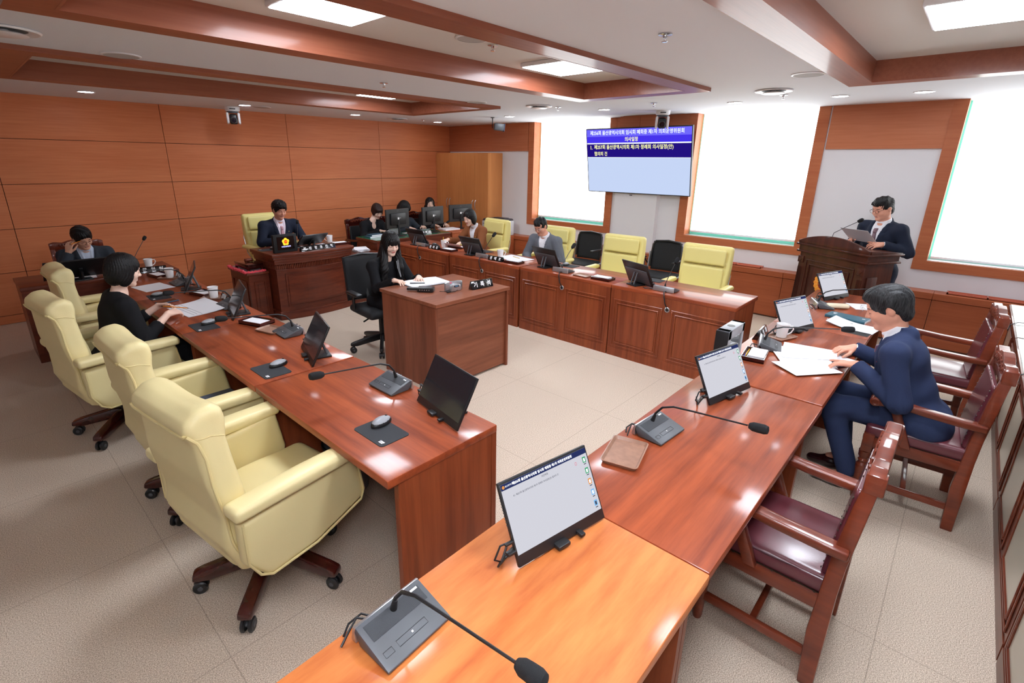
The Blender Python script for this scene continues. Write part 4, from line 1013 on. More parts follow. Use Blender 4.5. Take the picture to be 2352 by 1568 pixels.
    m.box((L - 0.01, 0.03, 0.048), (0.032, 0.018, 0.01), bev=0.003); m.box((L - 0.01, 0.04, 0.074), (0.032, 0.012, 0.008), bev=0.003); m.build('cable', parent=t)
    return t
P_ML = Proto(tablet_monitor(True)); P_MO = Proto(tablet_monitor(False))
GM = 'portable monitors on the committee desks'
P_ML.put((1.08, 0.71, HD), -10, 'portable monitor with a lit white page on the orange desk, nearest the camera', GM)
P_ML.put((2.50, 0.70, HD), -12, 'portable monitor with a lit page on the reddish desk, second from the camera', GM)
P_ML.put((3.92, 0.72, HD), -18, 'portable monitor with a lit page beside the white mug, in front of the navy-suited man', GM)
P_ML.put((5.20, 0.72, HD), -20, 'portable monitor with a lit page right in front of the lectern', GM)
P_MO.put((1.325, 1.63, HD), -100, 'black switched-off portable monitor at the near end of the left row', GM)
P_MO.put((1.258, 2.745, HD), -107, 'switched-off portable monitor seen edge-on on the second left desk', GM)
P_MO.put((1.268, 3.97, HD), -104, 'portable monitor seen from the side at the woman in black\'s place', GM)
P_MO.put((1.275, 5.06, HD), -106, 'portable monitor seen from the side on the farthest left desk', GM)
P_MO.put((4.47, 2.24, HD), 68, 'portable monitor seen from behind on the window-side desk nearest the lectern', GM)
P_MO.put((4.50, 3.40, HD), 82, 'portable monitor seen from behind in front of the man in grey', GM)
P_MO.put((4.45, 4.56, HD), 90, 'portable monitor seen from behind in front of the brown-jacketed woman', GM)
P_MO.put((4.44, 5.66, HD), 92, 'portable monitor seen from behind at the staff-desk end of the window-side row', GM)

def mic(straight):
    t = thing('gooseneck_microphone', 'x', 'microphone')
    m = MB().mat(M_DGREY)
    m.prism([(-0.075, 0.004), (-0.075, 0.012), (0.045, 0.05), (0.055, 0.05), (0.06, 0.04), (0.035, 0.004)], 'yz', -0.1, 0.1, bev=0.003)
    b = m.build('base', parent=t)
    m = MB().mat(M_SILVER); m.prism([(0.05, 0.052), (0.06, 0.049), (0.07, 0.004), (0.05, 0.004), (0.055, 0.03)], 'yz', -0.101, 0.101, bev=0.002); m.build('silver_back', parent=t, label='silver back shell')
    m = MB().mat(M_BLACKM)
    nrm = R3(17.5, 0, 0)
    m.mat(mat('mic_grille_dark', (58, 60, 64), rough=0.7, bump=0.8, bscale=700)); m.box((0, 0.018, 0.0425), (0.17, 0.045, 0.001), rot=(math.radians(17.5), 0, 0))
    m.mat(M_BLACK); m.tube([(-0.045, -0.05, 0.0215), (0.045, -0.05, 0.0215), (0.045, -0.034, 0.0265), (-0.045, -0.034, 0.0265)], 0.0006, 4, closed=True); m.tube([(-0.085, -0.05, 0.0215), (-0.06, -0.05, 0.0215), (-0.06, -0.036, 0.026), (-0.085, -0.036, 0.026)], 0.0006, 4, closed=True)
    m.mat(M_WHITEP); m.box((0.07, 0.035, 0.0485), (0.022, 0.006, 0.001), rot=(math.radians(17.5), 0, 0)); m.box((0, -0.042, 0.0245), (0.005, 0.005, 0.001), rot=(math.radians(17.5), 0, 0)); m.build('buttons', parent=b)
    m = MB().mat(M_BLACK)
    if straight:
        pts = [(0, 0.03, 0.045), (0, 0.026, 0.075), (0, -0.03, 0.14), (0, -0.13, 0.235)]
        m.cyl((0, 0.03, 0.045), (0, 0.027, 0.07), 0.009, 0.006, 12); m.tube(pts, 0.0033, 8); hd = Vector((0, -0.165, 0.262)); d = Vector((0, -1, 0.8)).normalized()
    else:
        pts = [(0, 0.03, 0.045), (0, 0.02, 0.085), (0, -0.01, 0.125), (0, -0.06, 0.147), (0, -0.14, 0.158), (0, -0.36, 0.185)]
        m.cyl((0, 0.03, 0.045), (0, 0.02, 0.08), 0.010, 0.006, 12); m.tube(pts, [0.005, 0.005, 0.005, 0.0045, 0.004, 0.0035], 8); hd = Vector((0, -0.40, 0.19)); d = Vector((0, -1, 0.12)).normalized()
    m.build('gooseneck', parent=t)
    m = MB().mat(M_FOAM); M = d.to_track_quat('Z', 'Y').to_matrix().to_4x4()
    r = 0.0185 if not straight else 0.02
    m.lathe([(0, -0.036), (r * 0.6, -0.034), (r * 0.95, -0.02), (r, 0.0), (r, 0.02), (r * 0.8, 0.032), (0, 0.037)], M=M, c=hd, seg=20); m.build('foam_windshield', parent=t)
    m = MB().mat(M_BLACK)
    if straight: m.tube([(-0.03, 0.07, 0.012), (-0.035, 0.12, 0.02), (-0.06, 0.165, -0.01), (-0.08, 0.17, -0.08), (-0.098, 0.15, -0.128), (-0.1, 0.135, -0.135)], 0.0055, 8)
    else:
        m.tube([(-0.03, 0.07, 0.014), (-0.05, 0.10, 0.02), (-0.085, 0.105, 0.012), (-0.11, 0.09, 0.004)], 0.003, 6); m.tube([(-0.04, 0.07, 0.014), (-0.07, 0.09, 0.03), (-0.10, 0.08, 0.02), (-0.13, 0.07, 0.004)], 0.003, 6)
    m.build('cable', parent=t)
    return t
P_MIC = Proto(mic(False)); P_MIS = Proto(mic(True)); GC = 'gooseneck microphones on the committee desks'
P_MIC.put((0.55, 0.835, HD), 3, 'grey gooseneck microphone cut by the bottom of the picture on the orange desk', GC)
P_MIC.put((1.915, 0.815, HD), -4, 'grey gooseneck microphone beside the brown tray on the reddish desk', GC)
P_MIC.put((3.44, 0.79, HD), 14, 'grey gooseneck microphone between the white mug and the navy-suited man\'s papers', GC)
P_MIC.put((4.82, 0.77, HD), 25, 'grey gooseneck microphone beside the cream glasses case near the lectern', GC)
P_MIC.put((1.375, 2.04, HD), -90, 'gooseneck microphone between the two nearest monitors of the left row', GC)
P_MIC.put((1.39, 3.24, HD), -92, 'gooseneck microphone on the second left desk beside the small brown tray', GC)
P_MIC.put((1.35, 4.21, HD), -85, 'gooseneck microphone arching over the woman in black\'s papers', GC)
P_MIC.put((1.33, 5.32, HD), -88, 'gooseneck microphone on the farthest left desk', GC)
P_MIS.put((4.39, 1.95, HD), 90, 'silver-backed microphone on the window-side desk nearest the lectern', GC)
P_MIS.put((4.39, 3.13, HD), 90, 'silver-backed microphone on the window-side desk before the blank cream chair', GC)
P_MIS.put((4.39, 4.33, HD), 90, 'silver-backed microphone beside the nameplate of the man in grey', GC)
P_MIS.put((4.39, 5.53, HD), 90, 'silver-backed microphone with pale cable in front of the brown-jacketed woman', GC)

# small microphones without box: expert, chairman, lectern, staff
def stick_mic(base, head, label, bx=True):
    t = thing('stick_microphone', label, 'microphone', base)
    h = Vector(head) - Vector(base)
    m = MB().mat(M_BLACK)
    if bx: m.lathe([(0, 0), (0.032, 0), (0.03, 0.01), (0.012, 0.018), (0, 0.018)])
    m.build('base', parent=t) if bx else m.bm.free()
    m = MB().mat(M_BLACK); m.tube([(0, 0, 0.01 if bx else 0.0), (h.x * 0.05, h.y * 0.05, h.z * 0.25), (h.x * 0.5, h.y * 0.5, h.z * 0.62), tuple(h * 0.97)], 0.003, 8); m.build('gooseneck', parent=t)
    m = MB().mat(M_FOAM); d = (h - Vector((h.x * 0.5, h.y * 0.5, h.z * 0.62))).normalized(); m.lathe([(0, -0.028), (0.014, -0.024), (0.018, 0), (0.016, 0.02), (0, 0.03)], M=d.to_track_quat('Z', 'Y').to_matrix().to_4x4(), c=h, seg=16); m.build('foam_windshield', parent=t)
stick_mic((5.955, 0.985, 1.168), (5.93, 0.775, 1.355), 'microphone on a thin stem rising from the lectern towards the reading man', bx=False)
stick_mic((1.16, 6.33, HD), (1.36, 6.50, 1.02), 'thin microphone standing on the dark desk in front of the wood wall, left', bx=True)
stick_mic((2.86, 6.10, 0.80), (2.98, 6.30, 1.09), 'thin microphone in front of the chairman\'s tie')
stick_mic((5.25, 6.36, 0.745), (5.52, 6.30, 0.90), 'small microphone leaning over the green glass staff desk')

# mouse mats and mice
def mk_pad():
    t = thing('mouse_mat', 'x', 'mouse mat')
    P = []
    for cx, cy, a0 in ((0.0925, 0.058, 0), (-0.0925, 0.058, 90), (-0.0925, -0.058, 180), (0.0925, -0.058, 270)):
        for k in range(5): a = math.radians(a0 + k * 22.5); P.append((cx + 0.016 * math.cos(a), cy + 0.016 * math.sin(a)))
    m = MB().mat(M_PADM); m.prism(P, 'xy', 0, 0.003); m.build('mat_sheet', parent=t)
    m = MB().mat(M_WHITEP); m.b2((0.062, -0.058, 0.003), (0.088, -0.053, 0.0034)); m.b2((0.07, -0.051, 0.003), (0.09, -0.043, 0.0034)); m.tube([(0.066 + 0.004 * math.cos(a), -0.047 + 0.004 * math.sin(a), 0.0034) for a in [i * PI / 5 for i in range(10)]], 0.001, 4, closed=True); m.build('white_logo', parent=t)
    return t
def mk_mouse():
    t = thing('computer_mouse', 'x', 'mouse')
    s = SDF((-0.04, -0.065, 0.0), (0.04, 0.065, 0.045), 0.0028); s.ell((0, 0, 0.006), (0.032, 0.055, 0.028)); s.rbox((0, 0, -0.02), (0.12, 0.16, 0.044), 0.002, op='s')
    V, F = s.mesh(); mi = (V[F].mean(1)[:, 2] > 0.019).astype(int)
    np_obj('shell', V, F, [M_BLACK, M_GREY], t, mi)
    m = MB().mat(M_BLACK); m.cyl((-0.003, 0.03, 0.0275), (0.003, 0.03, 0.0275), 0.006, None, 12); m.build('scroll_wheel', parent=t)
    return t
P_PAD = Proto(mk_pad()); P_MOU = Proto(mk_mouse())
for (x, y, z, rz, a, b) in ((1.072, 1.69, HD, -90, (1.11, 1.745), 'at the near end of the left row'), (1.03, 2.70, HD, -90, (1.09, 2.735), 'on the second left desk'), (1.04, 3.80, HD, -90, (1.085, 3.84), 'beside the woman in black\'s papers'),
                            (1.05, 4.93, HD, -92, (1.05, 4.965), 'beside the phone on the far left desk'), (4.72, 2.25, HD, 90, (4.70, 2.30), 'on the window-side desk nearest the lectern'), (4.70, 3.28, HD, 90, (4.70, 3.32), 'behind the second window-side monitor'), (4.68, 4.62, HD, 85, (4.64, 4.66), 'beside the brown-jacketed woman\'s elbow'), (2.52, 6.17, 0.80, 178, (2.575, 6.16), 'on the chairman\'s podium')):
    P_PAD.put((x, y, z), rz, 'dark grey mouse mat ' + b, 'mouse mats'); P_MOU.put((a[0], a[1], z + 0.003), rz + 10, 'grey and black mouse lying on the mat ' + b, 'computer mice')

# mugs, trays, memo boxes, name plates
def mk_mug():
    t = thing('mug', 'x', 'mug')
    m = MB().mat(M_CERAM); m.lathe([(0, 0), (0.028, 0), (0.032, 0.004), (0.036, 0.05), (0.041, 0.092), (0.0415, 0.096), (0.039, 0.096), (0.034, 0.05), (0.029, 0.008), (0, 0.008)], seg=28); m.build('cup', parent=t)
    m = MB().mat(M_CERAM); m.tube([(0.038, 0, 0.08), (0.06, 0, 0.082), (0.068, 0, 0.062), (0.056, 0, 0.036), (0.035, 0, 0.022)], 0.0045, 8); m.build('handle', parent=t)
    return t
def mk_tray():
    t = thing('small_tray', 'x', 'tray')
    m = MB().mat(mat('tray_wood_print', (150, 112, 92), rough=0.35, noise=0.15, nscale=40)); a, b, h = 0.095, 0.065, 0.014
    def rr(a, b, r, z):
        P = []
        for cx, cy, a0 in ((a - r, b - r, 0), (-a + r, b - r, 90), (-a + r, -b + r, 180), (a - r, -b + r, 270)):
            for k in range(4): q = math.radians(a0 + k * 30); P.append((cx + r * math.cos(q), cy + r * math.sin(q), z))
        return P
    rings = [rr(a - 0.008, b - 0.008, 0.012, 0), rr(a, b, 0.014, h), rr(a - 0.004, b - 0.004, 0.012, h + 0.001), rr(a - 0.011, b - 0.011, 0.01, 0.004)]
    bm = m.bm; RV = [[bm.verts.new(p) for p in r] for r in rings]; bm.faces.new(RV[0][::-1]); bm.faces.new(RV[-1])
    for A, B in zip(RV, RV[1:]):
        for k in range(16): bm.faces.new((A[k], A[(k + 1) % 16], B[(k + 1) % 16], B[k]))
    m.build('tray', parent=t); return t
def mk_memo():
    t = thing('memo_box', 'x', 'memo box'); m = MB().mat(W_CHAIRD)
    m.b2((-0.105, -0.065, 0), (0.105, 0.065, 0.006)); m.b2((-0.105, -0.065, 0), (0.105, -0.06, 0.026)); m.b2((-0.105, 0.06, 0), (0.105, 0.065, 0.026)); m.b2((-0.105, -0.06, 0), (-0.1, 0.06, 0.026)); m.b2((0.1, -0.06, 0), (0.105, 0.06, 0.026)); m.b2((-0.1, 0.03, 0), (0.1, 0.034, 0.024)); m.build('wooden_case', parent=t)
    m = MB().mat(M_PAPER); m.b2((-0.07, -0.058, 0.006), (0.098, 0.028, 0.027)); m.build('note_paper', parent=t)
    m = MB().mat(mat('pencil_yellow', (220, 170, 40), rough=0.4)); m.cyl((-0.05, 0.046, 0.012), (0.09, 0.046, 0.012), 0.0035, None, 6); m.mat(mat('blue_pen', (50, 50, 150), rough=0.4)); m.cyl((-0.09, 0.05, 0.013), (-0.02, 0.052, 0.013), 0.004, None, 8); m.build('pencil', parent=t)
    return t
P_MUG = Proto(mk_mug()); P_TRAY = Proto(mk_tray()); P_MEMO = Proto(mk_memo())
GMU = 'white mugs'
for x, y, z, rz, l, tr in ((3.70, 0.785, HD, -60, 'white mug in front of the navy-suited man', 1), (1.36, 4.56, HD, 100, 'white mug beside the microphone of the woman in black', 1), (1.33, 5.66, HD, 100, 'white mug on the farthest left desk', 1), (1.32, 6.36, HD, 0, 'white mug behind the black nameplate by the wood wall', 0),
                           (4.50, 4.17, HD, -60, 'white mug on the papers of the man in grey', 0), (4.50, 5.23, HD, -60, 'white mug with a pencil before the brown-jacketed woman', 0), (3.33, 6.17, 0.80, 160, 'white mug on the right of the chairman\'s podium', 1)):
    if tr: P_TRAY.put((x, y, z), rz + 40, 'brown coaster tray under the ' + l.replace('white mug', 'mug', 1), 'brown coaster trays'); 
    P_MUG.put((x, y, z + (0.005 if tr else 0.0025)), rz, l, GMU)
P_TRAY.put((1.655, 0.83, HD), 15, 'empty brown wood-grain tray beside the microphone on the reddish desk', 'brown coaster trays').scale = (1.15, 1.15, 1.15)
P_TRAY.put((1.33, 3.38, HD), -75, 'empty brown tray on the second left desk behind the microphone', 'brown coaster trays')
P_TRAY.put((4.36, 2.86, HD), 85, 'empty brown tray beside the silver-backed microphone before the blank cream chair', 'brown coaster trays')
P_MEMO.put((3.19, 0.80, HD), 8, 'wooden memo box with white note paper behind the second portable monitor', 'wooden memo boxes')
for x, y, rz, l in ((1.33, 3.62, -70, 'wooden memo box on the second left desk'), (1.345, 4.76, -75, 'wooden memo box behind the mug of the woman in black'), (1.28, 5.84, -80, 'wooden memo box on the farthest left desk'), (4.37, 3.83, 92, 'wooden memo box beside the nameplate of the man in grey'), (4.37, 2.62, 92, 'wooden memo box before the blank cream chair'), (4.37, 4.98, 92, 'wooden memo box in front of the brown-jacketed woman')):
    P_MEMO.put((x, y, HD), rz, l, 'wooden memo boxes')
P_MEMO.put((3.38, 5.98, 0.80), 175, 'wooden memo box at the right end of the podium', 'wooden memo boxes')
def nameplate(s, W, loc, rz, label, h=0.055, size=0.04, both=True):
    t = thing('nameplate', label, 'nameplate', loc, rz)
    m = MB().mat(M_BLACKG); m.prism([(-0.03, 0), (0.03, 0), (0.006, h), (-0.006, h)], 'yz', -W / 2, W / 2, bev=0.0015); m.build('plate', parent=t)
    a = math.degrees(math.atan2(0.024, h)); m = MB().mat(M_WHITEP)
    for i, ch in enumerate(s):
        if ch == ' ': continue
        u = ((i + 0.5) / len(s) - 0.5) * W * 0.94
        m.text(ch, size, TR(-u, 0.0185, h / 2) @ R3(90 - a, 0, 180), bold=0.0012)
        if both: m.text(ch, size, TR(u, -0.0185, h / 2) @ R3(90 - a, 0, 0), bold=0.0012)
    m.build('lettering', parent=t, smooth=0, label='white Korean lettering')
nameplate('기록석', 0.24, (3.10, 3.105, 0.77), 174, 'black nameplate with three white Korean letters on the walnut desk', h=0.072, size=0.05)
nameplate('위원장공진혁', 0.46, (2.965, 5.80, 0.80), 183, 'long black nameplate with six white letters on the chairman\'s podium', both=False)
nameplate('전문위원', 0.30, (1.26, 6.10, HD), 172, 'black nameplate with four white letters on the left desk by the wood wall', h=0.06, size=0.045, both=False)
nameplate('권태호', 0.22, (4.32, 4.07, HD), 92, 'black nameplate in front of the man in the grey jacket')
nameplate('천미경', 0.20, (4.32, 5.21, HD), 92, 'black nameplate in front of the woman in the brown jacket')
nameplate('사무직원', 0.26, (5.02, 6.30, 0.745), 180, 'black nameplate on the green glass staff desk', both=False)
nameplate('강대길', 0.22, (1.41, 4.40, HD), -94, 'black nameplate in front of the woman in black')
nameplate('문석주', 0.22, (1.405, 5.60, HD), -94, 'black nameplate at the farthest left desk')
nameplate('손명희', 0.24, (3.64, 0.90, HD), 5, 'black nameplate at the desk edge behind the white mug')

# papers
def sheet_thing(name, label, cat, loc, rz, w=0.21, d=0.297, th=0.0012, lines=0, curl=0.0, mt=None, group=None):
    m = MB().mat(mt or M_PAPER)
    if curl: 
        m.grid(lambda u, v: ((u - 0.5) * w, (v - 0.5) * d, th + curl * max(0, v - 0.3) ** 2 * 2.0), 4, 12)
        m.grid(lambda u, v: ((0.5 - u) * w, (v - 0.5) * d, 0.0002 + curl * max(0, v - 0.3) ** 2 * 2.0), 4, 12)
    else: m.b2((-w / 2, -d / 2, 0), (w / 2, d / 2, th))
    if lines:
        m.mat(M_PRINT)
        for k in range(lines): y = d / 2 - 0.03 - k * (d - 0.05) / lines; m.b2((-w / 2 + 0.02, y, th), (w / 2 - 0.02 - 0.03 * random.random(), y + 0.0025, th + 0.0002))
    o = m.build(name, smooth=20 if curl else 0); o.location = loc; o.rotation_euler = (0, 0, math.radians(rz)); tag(o, label, cat, group); return o
GP = 'sheets of paper on the desks'
Z0 = HD
for i, (x, y, rz, l) in enumerate(((3.50, 0.49, -18, 'bottom sheet of the spread papers, at the desk edge under the navy-suited man\'s hands'), (3.33, 0.56, 28, 'sheet of the spread papers turned towards the orange desk'), (3.20, 0.52, 52, 'sheet of the spread papers lying farthest left'),
                                   (3.44, 0.60, 35, 'sheet of the spread papers closest to the microphone'), (3.50, 0.57, 10, 'top sheet of the spread papers under the navy-suited man\'s fingers'))):
    sheet_thing('paper_sheet', l, 'paper', (x, y, Z0 + 0.0015 * i + (0.0072 if i else 0.0)), rz, group=GP)
sheet_thing('smartphone', 'dark blue phone half covered by the spread papers', 'phone', (3.36, 0.415, Z0 + 0.0014), 62, 0.075, 0.155, 0.007, mt=mat('phone_navy', (30, 40, 66), rough=0.2, coat=0.6))
sheet_thing('paper_sheet', 'white document lying beside the blue book near the navy-suited man', 'paper', (4.35, 0.47, Z0), -8, 0.21, 0.30, 0.004, curl=0.03, group=GP)
sheet_thing('black_folder', 'black folder under the white document at the desk edge', 'folder', (4.27, 0.42, Z0), -6, 0.24, 0.16, 0.0008, mt=M_BLACKM)
sheet_thing('paper_sheet', 'white note sheets beneath the eyeglasses near the lectern', 'paper', (5.05, 0.52, Z0), 30, 0.20, 0.16, 0.003, group=GP)
sheet_thing('paper_sheet', 'open document under the pencil of the woman in black', 'paper', (1.16, 4.33, Z0), -84, 0.42, 0.297, 0.003, lines=9, curl=0.02, group=GP)
sheet_thing('paper_sheet', 'white document on the farthest left desk', 'paper', (1.11, 5.35, Z0), -80, 0.30, 0.24, 0.002, group=GP)
sheet_thing('paper_sheet', 'papers spread in front of the man in grey', 'paper', (4.60, 4.02, Z0), 84, 0.42, 0.27, 0.002, group=GP)
sheet_thing('paper_sheet', 'raised page in front of the brown-jacketed woman', 'paper', (4.62, 5.12, Z0), 100, 0.30, 0.26, 0.002, lines=6, curl=0.07, group=GP)
sheet_thing('paper_sheet', 'sheets on the desk of the man resting his head, behind his monitor', 'paper', (0.75, 6.33, Z0), 175, 0.21, 0.28, 0.002, group=GP)
sheet_thing('paper_sheet', 'grey-lit document under the chairman\'s monitor', 'paper', (3.04, 6.04, 0.80), 185, 0.40, 0.24, 0.003, curl=0.03, group=GP)
sheet_thing('paper_sheet', 'open white document between the two staff monitors', 'paper', (5.02, 6.50, 0.745), 184, 0.40, 0.25, 0.006, curl=0.06, group=GP)
sheet_thing('paper_sheet', 'small white notes in the hands of the short-haired woman', 'paper', (4.62, 6.55, 0.75), 150, 0.16, 0.12, 0.002, curl=0.12, group=GP)
sheet_thing('paper_stack', 'stack of papers on the brown side desk by the cupboard', 'paper', (5.72, 6.50, 0.74), 176, 0.30, 0.22, 0.02, group=GP)
for i, (c_, l) in enumerate((((44, 92, 112), 'teal-blue bound book at the bottom of the pair on the staff desk'), ((34, 80, 100), 'teal-blue bound book on top of the pair on the staff desk'))):
    m = MB().mat(mat('book_teal_%d' % i, c_, rough=0.5)); m.box((0, 0, 0.011), (0.22, 0.15, 0.022), bev=0.002); m.mat(M_PAPER); m.box((0.003, -0.003, 0.011), (0.218, 0.148, 0.017))
    tag(m.build('book', loc=(4.26 + 0.03 * i, 6.56, 0.745 + 0.0222 * i)), l, 'book')
for i, (x, y, l) in enumerate(((5.6, -0.7, 'white form lying on the glass-topped desk next to the windows'), (4.3, -0.62, 'white form lying on the glass-topped desk at the right picture edge'))):
    sheet_thing('paper_sheet', l, 'paper', (x, y, HD + 0.005), 4, 0.30, 0.21, 0.001, lines=4, group='forms on the glass-topped desks')
for x, l in ((5.45, 'black conference microphone on the glass-topped desk by the windows'), (4.12, 'black conference microphone on the glass-topped desk at the right picture edge')):
    t = thing('desk_microphone', l, 'microphone', (x, -0.56, HD + 0.005), 0)
    m = MB().mat(M_DGREY); m.lathe([(0, 0), (0.045, 0), (0.045, 0.015), (0.03, 0.035), (0, 0.045)], seg=20); m.build('base', parent=t)
    m = MB().mat(M_BLACK); m.tube([(-0.04, 0.03, 0.01), (-0.10, 0.08, 0.012), (-0.13, 0.13, 0.012), (-0.14, 0.165, -0.01), (-0.14, 0.172, -0.06)], 0.003, 6); m.build('cable', parent=t)

# blue book, pen, glasses, case
t = thing('blue_book', 'teal-blue bound book lying beside the navy-suited man', 'book', (4.555, 0.54, HD), -8)
m = MB().mat(mat('book_cover_teal', (46, 92, 108), rough=0.5)); m.box((0, 0, 0.011), (0.14, 0.27, 0.022), bev=0.003); m.mat(M_WHITEP); m.b2((0.0, 0.085, 0.022), (0.014, 0.1, 0.0223)); m.b2((0.02, 0.08, 0.022), (0.034, 0.105, 0.0223)); m.b2((0.0, -0.115, 0.022), (0.014, -0.095, 0.0223)); m.build('cover', parent=t)
m = MB().mat(M_PAPER); m.box((0, -0.001, 0.011), (0.136, 0.272, 0.016)); m.build('pages', parent=t)
m = MB().mat(M_BLACK); m.cyl((4.43, 0.64, HD + 0.006), (4.40, 0.48, HD + 0.006), 0.0048, None, 10); m.mat(M_SILVER); m.cyl((4.4325, 0.653, HD + 0.006), (4.43, 0.64, HD + 0.006), 0.0035); tag(m.build('pen'), 'black ballpoint pen between the blue book and the white document', 'pen')
s = SDF((-0.10, -0.05, 0), (0.10, 0.05, 0.05), 0.004); s.rbox((0, 0, 0.02), (0.165, 0.065, 0.036), 0.017); V, F = s.mesh(); o = np_obj('glasses_case', V, F, mat('cream_case', (238, 226, 196), rough=0.4), None); o.location = (4.86, 0.66, HD); o.rotation_euler = (0, 0, math.radians(-58)); tag(o, 'cream eyeglasses case beside the microphone near the lectern', 'glasses case')
def spectacles(m, w=0.062, r=0.021, arm=0.13, rim=0.0013):
    for s_ in (-1, 1):
        m.tube([(s_ * w / 2 + r * math.cos(a), 0, r * 0.85 * math.sin(a)) for a in [i * PI / 10 for i in range(20)]], rim, 6, closed=True)
        m.tube([(s_ * (w / 2 + r), 0, 0.008), (s_ * (w / 2 + r + 0.008), 0.01, 0.008), (s_ * (w / 2 + r + 0.010), arm * 0.7, 0.006), (s_ * (w / 2 + r + 0.006), arm, -0.012)], rim, 6)
    m.tube([(-w / 2 + r, 0, 0.004), (0, -0.003, 0.008), (w / 2 - r, 0, 0.004)], rim, 6)
m = MB().mat(M_SILVER); spectacles(m, arm=0.1); o = m.build('eyeglasses', loc=(4.93, 0.50, HD + 0.02)); o.rotation_euler = (0.0, 0, math.radians(200)); tag(o, 'thin wire eyeglasses lying open in front of the navy-suited man', 'eyeglasses')
# phone beside the woman in black
m = MB().mat(mat('phone_case_blue', (54, 84, 112), rough=0.3)); m.box((0, 0, 0.005), (0.075, 0.155, 0.009), bev=0.004); m.mat(M_BLACKG); m.box((0, 0, 0.0098), (0.068, 0.145, 0.001)); o = m.build('smartphone', loc=(1.05, 4.70, HD)); o.rotation_euler = (0, 0, math.radians(-78)); tag(o, 'blue phone lying between the mouse and the woman in black', 'phone')
# pencil mug
m = MB().mat(mat('pencil_yellow', (220, 170, 40))); m.cyl((4.50, 5.235, HD + 0.02), (4.52, 5.26, HD + 0.14), 0.0035, None, 6); tag(m.build('pencil'), 'yellow pencil standing in the white mug of the brown-jacketed woman', 'pencil')
m = MB().mat(mat('pencil_yellow', (220, 170, 40))); m.cyl((4.62, 3.96, HD + 0.006), (4.66, 4.10, HD + 0.006), 0.0035, None, 6); tag(m.build('pencil'), 'yellow pencil lying on the papers of the man in grey', 'pencil')
# telephone / headset like device near staff end of the row
t = thing('conference_phone', 'black and silver conference phone before the brown-jacketed woman, beyond the microphone', 'phone', (4.50, 5.42, HD), 90)
m = MB().mat(M_BLACK); m.lathe([(0, 0), (0.06, 0), (0.062, 0.008), (0.03, 0.03), (0, 0.032)]); m.build('base', parent=t); m = MB().mat(M_SILVER); m.box((0.01, 0, 0.034), (0.05, 0.03, 0.01), bev=0.003); m.build('keypad', parent=t)

# recorder's desk things
t = thing('open_notebook', 'open notebook with white pages on the walnut desk', 'notebook', (2.86, 3.60, 0.77), -8)
m = MB().mat(mat('notebook_cover_grey', (70, 84, 90), rough=0.5)); m.box((0, 0, 0.002), (0.40, 0.27, 0.004), bev=0.001); m.build('cover', parent=t)
for s_ in (-1, 1):
    m = MB().mat(M_PAPER); m.prism([(0, 0.003), (s_ * 0.195, 0.003), (s_ * 0.195, 0.009), (s_ * 0.1, 0.015), (s_ * 0.02, 0.014)], 'xz', -0.13, 0.13); m.build('pages', parent=t)
m = MB().mat(M_BLACK); m.cyl((2.70, 3.62, 0.789), (2.80, 3.53, 0.789), 0.005, None, 10); tag(m.build('pen'), 'black pen lying across the open notebook', 'pen')
t = thing('audio_recorder', 'small black audio recorder at the corner of the walnut desk', 'recorder', (2.66, 3.34, 0.77), -52)
m = MB().mat(M_BLACK); m.box((0, 0, 0.02), (0.14, 0.08, 0.036), bev=0.004); m.mat(M_DGREY); m.box((0, 0, 0.039), (0.10, 0.055, 0.003), bev=0.001); m.build('body', parent=t)
m = MB().mat(M_BLACK); m.box((-0.12, 0.01, 0.018), (0.10, 0.035, 0.022), bev=0.005); m.build('handset', parent=t)
m = MB().mat(M_SILVER)
for k in range(5): m.cyl((-0.045 + k * 0.02, -0.04, 0.02), (-0.045 + k * 0.02, -0.044, 0.02), 0.004, None, 8)
m.build('jacks', parent=t)
t = thing('desk_timer', 'silver digital timer on the walnut desk beside the nameplate', 'timer', (2.86, 3.20, 0.77), -8)
m = MB().mat(M_SILVER); m.prism([(-0.09, 0.0), (0.09, 0.0), (0.09, 0.075), (0.05, 0.082), (-0.05, 0.082), (-0.09, 0.072)], 'xz', 0.0, 0.02, bev=0.004); m.build('fascia', parent=t)
m = MB().mat(M_SILVER); m.prism([(-0.05, 0), (0.06, 0), (0.05, 0.05), (0.03, 0.06), (-0.03, 0.06), (-0.04, 0.05)], 'xz', -0.035, 0.0, bev=0.008); m.build('body', parent=t)
m = MB().mat(M_BLACKG); m.box((0.003, -0.036, 0.044), (0.05, 0.004, 0.016)); m.mat(E_ICB); m.text('0:00:00', 0.011, TR(0.003, -0.0385, 0.044) @ R3(90, 0, 0), extrude=0.0002); m.mat(E_ICR); m.box((-0.035, -0.003, 0.072), (0.016, 0.004, 0.008)); m.build('display', parent=t)
m = MB().mat(M_BLACK); m.tube([(-0.05, 0.0, 0.01), (-0.10, -0.01, 0.005), (-0.13, 0.03, 0.004)], 0.002, 6); m.tube([(0.01, -0.04, 0.01), (-0.03, -0.06, 0.003), (-0.08, -0.045, 0.003)], 0.002, 6); m.box((-0.085, -0.04, 0.006), (0.04, 0.02, 0.01), bev=0.003); m.build('cable', parent=t)

